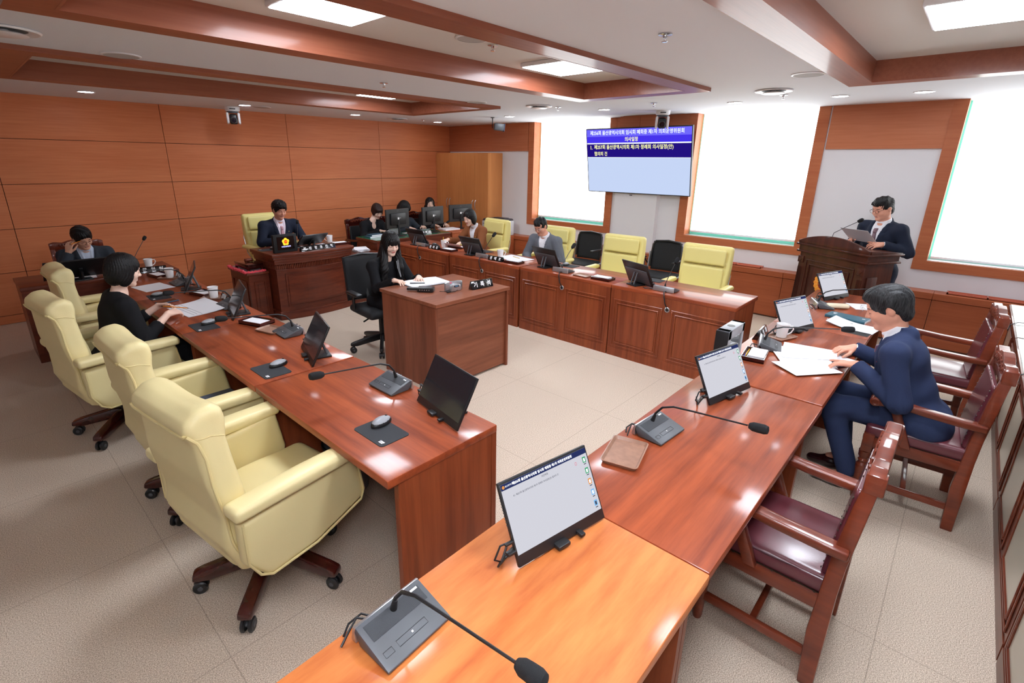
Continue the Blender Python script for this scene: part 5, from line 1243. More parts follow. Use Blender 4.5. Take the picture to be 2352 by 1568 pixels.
# chairman's emblem display and monitor
t = thing('emblem_display', 'black desk display with a golden blossom emblem on the podium', 'display', (2.60, 5.885, 0.80), 184)
m = MB().mat(M_BLACKM); m.box((0, 0, 0.105), (0.29, 0.05, 0.21), bev=0.008); m.build('case', parent=t)
m = MB().mat(M_BLACKG); m.box((0, 0.026, 0.11), (0.21, 0.004, 0.15))
E_GOLD = emis('led_gold', (250, 190, 50), 1.3); E_RED = emis('led_red', (220, 50, 24), 1.2); E_LILAC = emis('led_lilac', (190, 190, 250), 1.2)
m.mat(E_GOLD)
for k in range(5): a = math.radians(90 + 72 * k); m.lathe([(0, 0), (0.021, 0), (0, 0.002)], c=(0.025 * math.cos(a), 0.028, 0.125 + 0.025 * math.sin(a)), M=R3(-90, 0, 0), seg=14)
m.lathe([(0, 0), (0.033, 0), (0, 0.003)], c=(0, 0.028, 0.125), M=R3(-90, 0, 0), seg=20); m.mat(E_RED); m.lathe([(0, 0), (0.021, 0.001), (0, 0.003)], c=(0, 0.0302, 0.125), M=R3(-90, 0, 0), seg=20)
m.mat(E_GOLD); m.text('의회', 0.016, TR(0, 0.034, 0.125) @ R3(90, 0, 180), extrude=0.0003); m.mat(E_LILAC); m.text('의회운영위원회', 0.018, TR(0, 0.03, 0.068) @ R3(90, 0, 180), extrude=0.0004, bold=0.0005); m.build('emblem_screen', parent=t, smooth=0)
def low_monitor(loc, rz, label, W=0.36, H=0.22, tilt=52, sc=1):
    t = thing('desk_monitor', label, 'monitor', loc, rz); T = TR(0, -0.02, 0.03) @ R3(-tilt, 0, 0)
    m = MB().mat(M_BLACK); m.box((0, 0.008, H / 2), (W, 0.016, H), bev=0.004); m.xform(T); m.build('monitor_body', parent=t)
    m = MB().mat(M_OFF); m.box((0, -0.0005, H / 2 + 0.005), (W - 0.02, 0.002, H - 0.03)); m.xform(T); m.build('screen', parent=t)
    m = MB().mat(M_BLACK); m.box((0, 0.02, H * 0.28), (0.03, 0.012, H * 0.55), bev=0.003); m.xform(T); m.box((0, 0.04, 0.006), (0.16, 0.14, 0.012), bev=0.004); m.tube([(0, 0.1, 0.01), (0, 0.12, 0.08 * sc)], 0.01, 8); m.build('stand', parent=t)
low_monitor((3.02, 6.12, 0.80), 186, 'low tilted monitor seen from behind in front of the chairman')
low_monitor((0.72, 6.20, HD), 182, 'wide black monitor seen from behind in front of the man resting his head', 0.54, 0.27, 46, 1.1)
# gavel block on its cloth
t = thing('gavel_cloth', 'dark red cloth with a ruffled pink edge under the gavel block', 'cloth', (2.30, 6.27, 0.585), 0)
m = MB().mat(mat('maroon_velvet', (96, 22, 36), rough=0.8, sheen=0.5)); m.b2((-0.135, -0.27, 0.0), (0.10, 0.27, 0.006), bev=0.002); m.build('cloth', parent=t)
m = MB().mat(mat('pink_ruffle', (244, 84, 100), rough=0.5))
pts = []
per = [(-0.135, 0.27), (-0.135, -0.27), (0.10, -0.27)]
for (a, b) in zip(per, per[1:]):
    n = int(math.dist(a, b) / 0.012)
    for k in range(n): u = k / n; pts.append((a[0] + (b[0] - a[0]) * u + 0.008 * math.sin(k * 1.7), a[1] + (b[1] - a[1]) * u + 0.008 * math.cos(k * 2.1), 0.008 + 0.005 * math.sin(k * 2.6)))
m.tube(pts, [0.015 + 0.004 * math.sin(i * 1.9) for i in range(len(pts))], 7); m.build('ruffle', parent=t)
t = thing('gavel_block', 'dark footed wooden sounding block left of the podium', 'gavel block', (2.30, 6.25, 0.5915), 4)
m = MB().mat(W_CHAIRD); m.b2((-0.09, -0.17, 0.02), (0.09, 0.17, 0.075), bev=0.004)
for a in (-1, 1):
    for b in (-1, 1): m.b2((a * 0.08 - 0.012, b * 0.15 - 0.012, 0), (a * 0.08 + 0.012, b * 0.15 + 0.012, 0.022))
m.b2((-0.095, -0.175, 0.068), (0.095, 0.175, 0.078), bev=0.002); m.build('block', parent=t)
m = MB().mat(W_CHAIR); m.lathe([(0, -0.045), (0.02, -0.045), (0.024, -0.035), (0.02, -0.028), (0.024, 0), (0.02, 0.028), (0.024, 0.035), (0.02, 0.045), (0, 0.045)], M=R3(0, 90, 0), c=(0, 0, 0.024)); m.cyl((0, 0, 0.022), (0.03, 0.14, 0.012), 0.007, 0.009, 10); o = m.build('gavel', loc=(2.30, 6.24, 0.67)); tag(o, 'reddish wooden gavel lying on the sounding block', 'gavel')

# office monitors of the staff
def office_monitor():
    t = thing('office_monitor', 'x', 'monitor'); W, H = 0.47, 0.285
    m = MB().mat(M_BLACK); m.box((0, 0, 0.262), (W, 0.02, H), bev=0.005); m.prism([(-W / 2 + 0.005, 0.262 - H / 2 + 0.005), (W / 2 - 0.005, 0.262 - H / 2 + 0.005), (W / 2 - 0.005, 0.262 + H / 2 - 0.005), (-W / 2 + 0.005, 0.262 + H / 2 - 0.005)], 'xz', 0.008, 0.016); 
    m.box((0, 0.024, 0.257), (W * 0.66, 0.026, H * 0.62), bev=0.012); m.build('housing', parent=t)
    m = MB().mat(M_OFF); m.box((0, -0.0105, 0.264), (W - 0.03, 0.002, H - 0.035)); m.build('screen', parent=t)
    m = MB().mat(M_DGREY); m.text('LG', 0.024, TR(0, 0.0175, 0.262 + H / 2 - 0.028) @ R3(90, 0, 180), extrude=0.0006, bold=0.0008); m.build('logo', parent=t, smooth=0)
    m = MB().mat(M_WHITEP); m.b2((-0.005, 0.037, 0.25), (0.025, 0.0385, 0.28)); m.b2((-0.04, 0.037, 0.267), (-0.012, 0.0385, 0.271)); m.build('sticker', parent=t)
    m = MB().mat(M_BLACK); m.cyl((0, 0.03, 0.01), (0, 0.03, 0.24), 0.016); m.lathe([(0, 0), (0.10, 0), (0.10, 0.006), (0.02, 0.018), (0, 0.018)], c=(0, 0.03, 0), seg=28); m.tube([(0.01, 0.045, 0.22), (0.05, 0.06, 0.14), (0.02, 0.06, 0.06), (0.06, 0.05, 0.01)], 0.003, 6); m.build('stand', parent=t)
    return t
P_OM = Proto(office_monitor()); GO = 'black office monitors of the staff'
P_OM.put((4.62, 6.44, 0.745), 187, 'black office monitor seen from behind, left of the three at the staff desk', GO)
P_OM.put((5.30, 6.42, 0.745), 184, 'black office monitor with a blue plug, middle of the three at the staff desk', GO)
P_OM.put((5.98, 6.50, 0.74), 172, 'black office monitor in front of the oak cupboard doors', GO)
for x, y, z, l in ((4.42, 6.36, 0.745, 'small black mouse beside the books on the staff desk'), (4.80, 6.34, 0.745, 'small mouse beside the first staff monitor')):
    P_MOU.put((x, y, z), 170, l, 'computer mice')
# printer
t = thing('printer', 'grey and black laser printer in the corner beside the cupboard', 'printer', (6.57, 6.02, 0.594), 90)
M_PG = mat('printer_grey', (206, 208, 212), rough=0.45)
t.location = (6.70, 6.02, 0.30)
m = MB().mat(M_PG); m.box((0, 0, 0.42), (0.42, 0.40, 0.26), bev=0.015); m.build('body', parent=t)
m = MB().mat(mat('printer_top_dark', (60, 56, 62), rough=0.4)); m.prism([(-0.2, 0.55), (0.2, 0.55), (0.16, 0.585), (-0.16, 0.585)], 'yz', -0.2, 0.2, bev=0.004); m.box((0, -0.08, 0.59), (0.26, 0.12, 0.01), bev=0.003); m.build('top_cover', parent=t)
m = MB().mat(M_GREY); m.box((0, 0.201, 0.36), (0.38, 0.006, 0.10), bev=0.002); m.box((0.13, 0.203, 0.50), (0.1, 0.006, 0.02), bev=0.002); m.build('paper_tray', parent=t)
t.location = (6.62, 6.20, 0.304); t2 = thing('printer_stand', 'low wood-veneer stand under the printer', 'stand', (6.62, 6.20, 0), 0)
m = MB().mat(W_BENCH); m.b2((-0.25, -0.24, 0), (0.17, 0.24, 0.594), bev=0.003); m.build('stand_body', parent=t2)
# wall screen
t = thing('wall_screen', 'large lit blue and white television showing the agenda between the windows', 'television', (6.765, 3.67, 1.878), 90)
T = R3(-11, 0, 0); W, H = 1.62, 0.915
m = MB().mat(M_BLACK); m.box((0, -0.02, 0), (W, 0.04, H), bev=0.004); m.mat(M_SILVER); m.box((W / 2 + 0.001, -0.02, 0), (0.006, 0.036, H - 0.01)); m.xform(T); m.build('housing', parent=t)
E_TA = emis('tv_violet', (112, 104, 250), 0.75); E_TB = emis('tv_blue', (70, 52, 235), 0.75); E_TC = emis('tv_navy', (36, 18, 130), 0.7); E_TD = emis('tv_pale', (206, 222, 255), 0.68); E_TW = emis('tv_white', (240, 250, 255), 0.9); E_TY = emis('tv_yellow', (252, 250, 170), 0.9)
m = MB(); a, b = W / 2 - 0.01, H / 2 - 0.012; yf = 0.001
def band(v0, v1, mt, y=0.0): m.mat(mt); m.b2((-a, -0.002, -b + 2 * b * v0), (a, yf + y, -b + 2 * b * v1))
band(0.888, 1, E_TA); band(0.79, 0.888, E_TB); band(0.772, 0.79, E_TW); band(0.565, 0.772, E_TC); band(0.558, 0.565, E_TW); band(0, 0.558, E_TD)
def tt(s, size, u, v, mt, al='CENTER', bold=0.0007): m.mat(mt); m.text(s, size, TR(a - 2 * a * u, yf + 0.0016, -b + 2 * b * v) @ R3(90, 0, 180), align=al, extrude=0.0006, bold=bold, sx=0.86)
tt(TITLE, 0.066, 0.49, 0.942, E_TW); tt('의사일정', 0.066, 0.46, 0.838, E_TY); tt('1.', 0.075, 0.03, 0.715, E_TY, 'LEFT'); tt('제257회 울산광역시의회 제1차 정례회 의사일정(안)', 0.068, 0.075, 0.72, E_TY, 'LEFT'); tt('협의의 건', 0.066, 0.075, 0.615, E_TY, 'LEFT')
m.xform(TR(0, 0.002, 0)); m.xform(T); m.build('screen', parent=t, smooth=0, label='lit agenda page with white and yellow Korean text')
m = MB().mat(M_DGREY); m.box((0, -0.10, 0), (0.4, 0.12, 0.3)); m.mat(M_BLACK); m.box((0.03, 0.0, -H / 2 - 0.008), (0.04, 0.02, 0.012), bev=0.003); m.build('wall_bracket', parent=t)
# grey box with a glass window at the desk edge
t = thing('clear_window_box', 'small grey and black box with a glass window behind the second portable monitor', 'box', (2.955, 0.893, HD), 0)
m = MB().mat(M_GREY); zt = 0.235
m.b2((-0.13, -0.036, 0.0), (0.135, 0.036, 0.03), bev=0.003); m.b2((-0.13, -0.036, 0.0), (-0.085, 0.036, zt), bev=0.003); m.b2((0.10, -0.036, 0.0), (0.135, 0.036, zt), bev=0.003); m.b2((-0.13, -0.036, zt - 0.055), (0.135, 0.036, zt), bev=0.003); m.build('frame', parent=t)
m = MB().mat(M_BLACK); m.b2((-0.138, -0.036, 0.0), (-0.13, 0.036, zt - 0.004), bev=0.003); m.cyl((0, 0.0, zt), (0, 0.0, zt + 0.001), 0.022); m.build('black_side', parent=t)
m = MB().mat(mat('clear_window', (220, 230, 232), rough=0.03, trans=0.95)); m.b2((-0.085, -0.03, 0.03), (0.10, -0.027, zt - 0.055)); m.build('window_pane', parent=t)
# bag under the near left desk, waste paper tray on the side shelf
t = thing('waste_bin', 'grey clear bin standing under the near left desk', 'bin', (1.27, 2.38, 0))
m = MB().mat(mat('smoky_bin', (120, 126, 134), rough=0.2)); m.lathe([(0.0, 0.002), (0.11, 0.002), (0.13, 0.30), (0.126, 0.30), (0.106, 0.01), (0, 0.01)], seg=28); m.build('tub', parent=t)
m = MB().mat(M_BLACK); m.lathe([(0.125, 0.29), (0.136, 0.29), (0.136, 0.305), (0.125, 0.305)], seg=28); m.build('rim', parent=t)
t = thing('newspaper_pile', 'crumpled papers on the floor gap between podium and staff desk', 'papers', (3.88, 6.46, 0.0))
m = MB().mat(M_PAPER)
for k in range(6): m.box((0.01 * math.sin(k * 2), 0.01 * math.cos(k * 3), 0.62 + 0.008 * k), (0.2, 0.16, 0.005), rot=(0.02 * k, 0.01, 0.3 * math.sin(k)))
m.xform(TR(0, -0.13, -0.0125)); m.build('sheets', parent=t)
m = MB().mat(mat('navy_cushion', (60, 70, 90), rough=0.7)); m.box((0, 0, 0.02), (0.36, 0.36, 0.035), bev=0.015, seg=3); o = m.build('seat_mat', loc=(0.76, 2.93, 0.477)); tag(o, 'dark blue seat mat on the empty second cream armchair', 'cushion')
# ---------------------------------------------------------------- people (face +Y, origin on the floor under the pelvis)
def skinmat(name, rgb): return mat(name, rgb, rough=0.5, spec=0.35, noise=0.05, nscale=30)
SK_M = skinmat('skin_tan', (222, 170, 142)); SK_F = skinmat('skin_fair', (240, 202, 182)); SK_R = skinmat('skin_ruddy', (224, 160, 134))
M_LIP = mat('lips', (190, 124, 110), rough=0.45); M_LIPF = mat('lips_red', (204, 116, 108), rough=0.4); M_LASH = mat('lash_dark', (34, 24, 22), rough=0.7)
def hairmat(name, c1, c2):
    m = bpy.data.materials.new(name); m.use_nodes = True; nt = m.node_tree; L = nt.links; b = nt.nodes['Principled BSDF']
    tc = nt.nodes.new('ShaderNodeTexCoord'); mp = nt.nodes.new('ShaderNodeMapping'); mp.inputs['Scale'].default_value = (1, 1, 0.12); L.new(tc.outputs['Object'], mp.inputs['Vector'])
    n = nt.nodes.new('ShaderNodeTexNoise'); n.inputs['Scale'].default_value = 220; n.inputs['Detail'].default_value = 3; L.new(mp.outputs['Vector'], n.inputs['Vector'])
    r = nt.nodes.new('ShaderNodeValToRGB'); r.color_ramp.elements[0].position = 0.35; r.color_ramp.elements[1].position = 0.7; r.color_ramp.elements[0].color = lin(c1); r.color_ramp.elements[1].color = lin(c2)
    L.new(n.outputs['Fac'], r.inputs['Fac']); L.new(r.outputs['Color'], b.inputs['Base Color']); b.inputs['Roughness'].default_value = 0.5; b.inputs['Specular IOR Level'].default_value = 0.3
    bp = nt.nodes.new('ShaderNodeBump'); bp.inputs['Strength'].default_value = 0.5; bp.inputs['Distance'].default_value = 0.003; L.new(n.outputs['Fac'], bp.inputs['Height']); L.new(bp.outputs['Normal'], b.inputs['Normal'])
    return m
H_BLK = hairmat('black_hair', (7, 6, 7), (22, 19, 20)); H_BRN = hairmat('dark_brown_hair', (28, 16, 14), (60, 36, 30)); H_GRY = hairmat('black_hair_grey_streaks', (12, 12, 13), (58, 58, 60))
def cloth(name, rgb, rough=0.85): return mat(name, rgb, rough=rough, spec=0.2, noise=0.08, nscale=300, bump=0.25, bscale=500)
def V3(*a): return np.array(a, float)
class Xf:
    def __init__(s, o, R=None): s.o = np.array(o, float); s.R = np.eye(3) if R is None else np.array(R)[:3, :3]
    def p(s, *a): return s.o + s.R @ np.array(a, float)
    def loc(s, X, Y, Z):
        x, y, z = X - s.o[0], Y - s.o[1], Z - s.o[2]; R = s.R
        return (R[0, 0] * x + R[1, 0] * y + R[2, 0] * z, R[0, 1] * x + R[1, 1] * y + R[2, 1] * z, R[0, 2] * x + R[1, 2] * y + R[2, 2] * z)
def head_sdf(s, T, k, neck, fem, fat=0.0):
    c = lambda a, b, ra, rb, kk=0.01, op='u': s.cone(T.p(*[q * k for q in a]), T.p(*[q * k for q in b]), ra * k, rb * k, kk * k, op)
    e = lambda o, r, kk=0.01, op='u': s.ell(T.p(*[q * k for q in o]), [q * k for q in r], kk * k, op, T.R)
    e((0, -.012, .028), (.074, .094, .086)); e((0, .018, -.035), (.060 + fat, .068, .078), .03)
    for q in (-1, 1):
        c((q * .045, -.01, -.05), (q * .014, .064, -.098), .020 + fat, .014, .025); c((q * .034, .054, -.03), (q * .034, .054, -.03), .027 + fat * .6, .027, .02)
    c((0, .068, -.096), (0, .068, -.096), .016, .016, .02); e((0, .045, .045), (.056, .036, .042), .03)
    c((-.03, .079, .019), (.03, .079, .019), .0085, .0085, .014)
    for q in (-1, 1): c((q * .031, .095, .003), (q * .031, .095, .003), .0125, .0125, .012, 's')
    for q in (-1, 1): c((q * .0305, .0735, .002), (q * .0305, .0735, .002), .0140, .0140, .004)
    c((0, .084, .008), (0, .103, -.027), .0065, .0105, .010)
    for q in (-1, 1): c((q * .011, .093, -.031), (q * .011, .093, -.031), .0075, .0075, .006)
    c((-.017, .083, -.053), (.017, .083, -.053), .0055, .0055, .008); c((0, .0885, -.0535), (0, .0885, -.0535), .0055, .0055, .006)
    c((-.014, .083, -.066), (.014, .083, -.066), .0065, .0065, .008); c((-.021, .096, -.0597), (.021, .096, -.0597), .0055, .0055, .003, 's')
    for q in (-1, 1): e((q * .075, -.008, -.004), (.010, .019, .031), .006); c((q * .085, -.004, .002), (q * .085, -.004, -.004), .006, .005, .004, 's')
    r = .043 if fem else .052
    s.cone(T.p(0, -.02 * k, -.06 * k), neck, r * k, (r + .006) * k, .02)
def finger(s, base, d, b, L, r0, r1, curl, k=.0025):
    p = np.array(base, float); ang = 0.0; seg = [0.44, 0.31, 0.25]; rr = np.linspace(r0, r1, 4)
    for i in range(3):
        ang += curl[i]; dd = d * math.cos(ang) - b * math.sin(ang); q = p + dd * L * seg[i]
        s.cone(p, q, rr[i], rr[i + 1], k if i else .006); p = q
    return p
def hand(s, W, d, b, ts, curl=(.25, .35, .25), sc=0.95, spread=.10, point=None):
    W = np.array(W, float); d = np.array(d, float); d /= np.linalg.norm(d); b = np.array(b, float); b -= d * (b @ d); b /= np.linalg.norm(b); u = np.cross(d, b)
    K = []
    for i, o in enumerate((-.030, -.010, .010, .029)):
        kk = W + (d * (.082 - .006 * abs(i - 1.2)) + u * o * (1 if ts > 0 else 1)) * sc; K.append(kk)
        s.cone(W + d * .012 * sc + u * o * .55 * sc, kk, .0135 * sc, .0105 * sc, .012)
    order = K if ts < 0 else K[::-1]      # index finger next to the thumb
    for i, kk in enumerate(order):
        sg = (1.4 - i) * spread * ts; dd = d * math.cos(sg) + u * math.sin(sg) * 1.0
        L = (.070, .078, .072, .057)[i] * sc; cu = curl if not (point and i == 0) else point
        finger(s, kk, dd, b, L, .0088 * sc, .0066 * sc, cu)
    tb = W + (d * .022 + u * ts * .022 - b * .006) * sc; td = d * .72 + u * ts * .66 - b * .22; td /= np.linalg.norm(td)
    m = tb + td * .042 * sc; s.cone(tb, m, .0125 * sc, .0105 * sc, .008); td2 = d * .92 + u * ts * .30 - b * .25; td2 /= np.linalg.norm(td2)
    q = m + td2 * .03 * sc; s.cone(m, q, .0105 * sc, .009 * sc, .003); s.cone(q, q + td2 * .024 * sc, .009 * sc, .007 * sc, .003)
def person(label, loc, rz, J, top, hair, group=None, fem=False, hk=0.94, h=0.0046, skin=SK_M, suit=True, shirt=None, tie=None, bottom=None, shoes=True, glasses=None, neckline='v', sleeve=1.0, bulk=1.0, hairm=H_BLK, standing=False, extra=None, fat=0.0, collar=True, vdepth=.16, legskin=False, belly=0.0, lips=None):
    t = thing('person', label, 'person', loc, rz, group)
    P = V3(*J['pelvis']); N = V3(*J['neck']); up = (N - P); tl = np.linalg.norm(up); up /= tl
    right = V3(math.cos(J.get('twist', 0)), math.sin(J.get('twist', 0)), 0); right -= up * (right @ up); right /= np.linalg.norm(right); fw = np.cross(up, right)
    TT = Xf(P, np.stack([right, fw, up], 1)); q = tl / 0.47
    HR = np.array(Euler([math.radians(a) for a in J['head_rot']]).to_matrix()); HT = Xf(J['head'], HR)
    sw = (.158 if fem else .180) * bulk; shz = .415 * q
    SH = {1: TT.p(sw, J.get('shfw', .01), shz), -1: TT.p(-sw, J.get('shfw', .01), shz)}
    EL = {1: V3(*J['elR']), -1: V3(*J['elL'])}; WR = {1: V3(*J['wrR']), -1: V3(*J['wrL'])}
    allp = [P, N, V3(*J['head']), *SH.values(), *EL.values(), *WR.values(), *[V3(*J[n]) + V3(*J.get('hd' + n[2], (0, 1, 0))[0:3]) * .19 for n in ('wrR', 'wrL')]]
    if legskin: allp += [V3(*J['anR']) - V3(0, 0, .03), V3(*J['anL']) - V3(0, 0, .03)]
    A = np.array(allp); lo = A.min(0) - .12; hi = A.max(0) + .15; lo[2] = min(lo[2], P[2] - .06) if not legskin else max(0.02, lo[2])
    # --- body: one continuous skin
    s = SDF(lo, hi, h)
    head_sdf(s, HT, hk, N, fem, fat)
    aw = .9 if fem else 1.0
    s.ell(TT.p(0, 0, .33 * q), (.13 * bulk, .08, .12), .03, R=TT.R); s.ell(TT.p(0, .01, .15 * q), (.11 * bulk, .08, .17), .05, R=TT.R); s.ell(TT.p(0, 0, .0), (.13 * bulk, .09, .08), .05, R=TT.R)
    s.cone(TT.p(-sw * .9, 0, shz - .01), TT.p(sw * .9, 0, shz - .01), .04, .04, .03); s.cone(TT.p(0, -.01, shz), N, .06 * aw, .05 * aw, .03)
    for k in (1, -1):
        n = 'R' if k == 1 else 'L'
        s.cone(SH[k], EL[k], .040 * aw, .034 * aw, .02); s.cone(EL[k], WR[k], .036 * aw, .0245 * aw, .015)
        hd = V3(*J.get('hd' + n, (0, 1, -.1))); hb = V3(*J.get('hb' + n, (0, 0, 1)))
        s.cone(WR[k], WR[k] + hd / np.linalg.norm(hd) * .02, .0235 * aw, .019 * aw, .01)
        hand(s, WR[k], hd, hb, J.get('th' + n, -k), J.get('cu' + n, (.25, .35, .25)), .93 if fem else .98, point=J.get('pt' + n))
        hp = TT.p(k * .085, 0, .0); kn = V3(*J['kn' + n]); an = V3(*J['an' + n])
        if legskin: s.cone(hp, kn, .065, .045, .04); s.cone(kn, an, .042, .030, .02); s.cone(an, an + V3(0, .06, -.03), .03, .025, .02)
        else: s.cone(hp, hp + (kn - hp) * .25, .065, .06, .04)
    V, F = s.mesh(); C = V[F].mean(1)
    hx, hy, hz = HT.loc(C[:, 0], C[:, 1], C[:, 2]); hx, hy, hz = hx / hk, hy / hk, hz / hk
    mi = ((np.abs(hx) < .0175) & (hz < -.0515) & (hz > -.0705 + hx * hx * 12) & (hy > .080)).astype(int)
    np_obj('body', V, F, [skin, lips or (M_LIPF if fem else M_LIP)], t, mi, 'head and hands with bare skin', 1)
    # eyes and brows
    m = MB().mat(M_LASH)
    for k in (-1, 1): m.tube([tuple(HT.p(*(np.array([k * .0305 + dx, .0735 + .0138 * math.cos(dx / .0145) - .001, -.0035 - .0022 * (1 - (dx / .012) ** 2)]) * hk))) for dx in (-.011, -.006, 0, .006, .011)], [.0006, .0016, .002, .0016, .0006], 5)
    m.build('eyelashes', parent=t)
    m = MB().mat(H_BLK if not fem else H_BRN)
    for k in (-1, 1): m.tube([tuple(HT.p(*(np.array([k * (.013 + .033 * u), .0905 - .011 * u * u, .019 + .004 * math.sin(u * 2.6)]) * hk))) for u in (0, .33, .66, 1)], [.0018, .0032, .0030, .0012], 6, flat=0.8)
    m.build('eyebrows', parent=t)
    # --- hair
    hl = V3(*J['head']) - .30 * hk; hh = V3(*J['head']) + .30 * hk
    if hair == 'long': hl[2] -= .25
    s = SDF(hl, hh, .005)
    e = lambda o, r, kk=0.0, op='u': s.ell(HT.p(*[v * hk for v in o]), [v * hk for v in r], kk * hk, op, HT.R)
    if hair in ('short', 'full', 'curly', 'swept'):
        vol = {'short': .0, 'full': .008, 'curly': .012, 'swept': .006}[hair]
        e((0, -.014, .034), (.083 + vol, .103 + vol, .090 + vol)); e((0, .022, .088), (.062 + vol, .07, .034 + vol), .02); e((0, .07, .072), (.05, .03, .022), .015)
        e((0, -.055, -.035), (.066, .052, .062), .02)
        e((0, .115, -.028), (.085, .092, .080), .006, 's'); e((0, .085, -.150), (.14, .14, .095), .012, 's'); e((0, -.03, -.17), (.14, .14, .075), .01, 's'); e((0, .10, -.06), (.09, .09, .07), .006, 's')
        if hair == 'swept': e((0, .125, .0), (.075, .075, .080), .006, 's')
        for k in (-1, 1): e((k * .092, .004, -.012), (.026, .024, .034), .004, 's')
    elif hair in ('bob', 'bobdown'):
        e((0, -.014, .034), (.087, .106, .092)); e((0, -.045, -.03), (.082, .072, .095), .03)
        for k in (-1, 1): e((k * .068, -.006, -.035), (.025, .052, .082), .02)
        e((0, .13, -.045), (.060, .095, .100), .008, 's'); e((0, .10, -.16), (.11, .14, .06), .01, 's')
        if hair == 'bobdown': e((0, .07, .03), (.07, .04, .05), .02)
    elif hair == 'pixie':
        e((0, -.014, .036), (.088, .107, .092)); e((0, -.04, -.02), (.080, .07, .075), .03)
        for k in (-1, 1): e((k * .070, .02, -.02), (.02, .045, .045), .015)
        e((0, .06, .062), (.062, .042, .035), .02); e((0, .135, -.045), (.062, .09, .085), .006, 's'); e((0, .05, -.15), (.12, .14, .07), .01, 's')
    elif hair == 'long':
        e((0, -.014, .034), (.086, .105, .091)); e((0, -.05, -.04), (.078, .066, .11), .03)
        bang = J.get('bangs', True)
        for k in (-1, 1): e((k * .066, .015, -.02), (.022, .058, .08), .02)
        if bang: e((0, .082, .042), (.05, .016, .036), .012)
        e((0, .145, -.062 if bang else -.035), (.058, .10, .085 if bang else .105), .006, 's')
        for k in (-1, 1):
            if J.get('longhair', 1):
                p0 = HT.p(k * .070 * hk, -.005, -.05); p1 = TT.p(k * .085, .10, .40 * q); p2 = TT.p(k * .105, .125, .22 * q); p3 = TT.p(k * .10, .12, .14 * q)
                s.cone(p0, p1, .036, .042, .02); s.cone(p1, p2, .042, .040, .02); s.cone(p2, p3, .040, .024, .02)
            else: s.cone(HT.p(k * .070 * hk, -.01, -.05), HT.p(k * .078, -.0, -.16), .036, .03, .02)
        s.cone(HT.p(0, -.06, -.05), TT.p(0, -.09, .34 * q), .07, .06, .03)
    ph = random.random() * 6
    def strands(X, Y, Z):
        x, y, z = HT.loc(X, Y, Z); th = np.arctan2(x, y + 0.02)
        a = .0022 * np.sin(34 * th + 9 * np.sin(z * 22 + ph) + ph) + .0012 * np.sin(71 * th + z * 60)
        if hair == 'curly': a = a + .0045 * np.sin(x * 150 + ph) * np.sin(y * 140) * np.sin(z * 150 + 1)
        if hair == 'swept': a = .0022 * np.sin(x * 230 + 5 * np.sin(y * 18) + 4 * z) + .0012 * np.sin(x * 470 + 7 * np.sin(y * 25 + z * 20))
        if hair in ('full', 'short'): a = a + .003 * np.sin((x * 1.2 + y) * 90 + ph) * np.clip((z - .03) * 25, 0, 1)
        return a
    s.disp(strands); sdf_obj('hair', s, hairm, t)
    # --- upper clothing
    lo2 = np.minimum(A.min(0), lo) - .08; lo2[2] = P[2] - (.24 if suit else .16); hi2 = np.maximum(N, np.max([SH[1], SH[-1]], 0)); hi2 = np.maximum(hi2, A.max(0)) + .1; hi2[2] = max(N[2] + .06, EL[1][2] + .1, EL[-1][2] + .1, WR[1][2] + .08)
    hc = .0085
    fr = {}
    def torso(s, g, arms=True):
        s.ell(TT.p(0, -.002, .34 * q), (.155 * bulk + g, .098 + g + belly * .3, .125 + g), .04, R=TT.R)
        s.ell(TT.p(0, .012 + belly * .5, .16 * q), (.138 * bulk + g, .104 + g + belly, .18), .06, R=TT.R)
        s.ell(TT.p(0, -.012, -.0), (.165 * bulk + g, .118 + g, .11), .06, R=TT.R)
        s.cone(TT.p(-sw, -.005, shz), TT.p(sw, -.005, shz), .046 + g, .046 + g, .045)
        for k in (1, -1): s.cone(TT.p(k * .12, -.015, shz + .005), TT.p(k * .03, -.02, shz + .045), .035 + g, .03 + g, .04)
    s = SDF(lo2, hi2, hc); torso(s, .012 if suit else .004)
    g = .016 if suit else .010
    for k in (1, -1):
        W_ = EL[k] + (WR[k] - EL[k]) * sleeve
        s.cone(SH[k], EL[k], .046 * aw + g, .040 * aw + g, .035); 
        if sleeve > 0: s.cone(EL[k], W_, .040 * aw + g, .030 * aw + g * .8, .015)
    if suit:
        for k in (1, -1):
            kn = V3(*J['knR' if k == 1 else 'knL']); hp = TT.p(k * .09, -.01, -.0)
            if standing: s.cone(hp, hp + V3(0, 0, -.16), .105, .11, .05)
            else: s.cone(hp + V3(0, 0, .01), hp + (kn - hp) * .38, .095, .085, .05)
        s.ell(TT.p(0, -.05, -.04), (.17 * bulk, .10, .10), .04, R=TT.R)
    X = s.ax[0][:, None, None]; Y = s.ax[1][None, :, None]; Z = s.ax[2][None, None, :]; tx, ty, tz = TT.loc(X, Y, Z)
    # folds
    fold = np.zeros_like(s.d)
    for k in (1, -1):
        for cpt, amp in ((EL[k], .005), (SH[k], .002)):
            r2 = (X - cpt[0]) ** 2 + (Y - cpt[1]) ** 2 + (Z - cpt[2]) ** 2; ax = (WR[k] - SH[k]); ax /= np.linalg.norm(ax)
            fold = fold + amp * np.exp(-r2 / .008) * np.sin(((X - cpt[0]) * ax[0] + (Y - cpt[1]) * ax[1] + (Z - cpt[2]) * ax[2]) * 150 + (X + Z) * 60)
    fold = fold + .002 * np.sin(tz * 70 + tx * 25 + 2 * np.sin(tx * 30)) * np.clip((.3 * q - tz) * 8, 0, 1) * np.clip(.2 - np.abs(tx) + .1, 0, .3) * 2
    s.d = (s.d + fold).astype(np.float32)
    base = s.d.copy(); zb = vdepth * q; zt = .50 * q
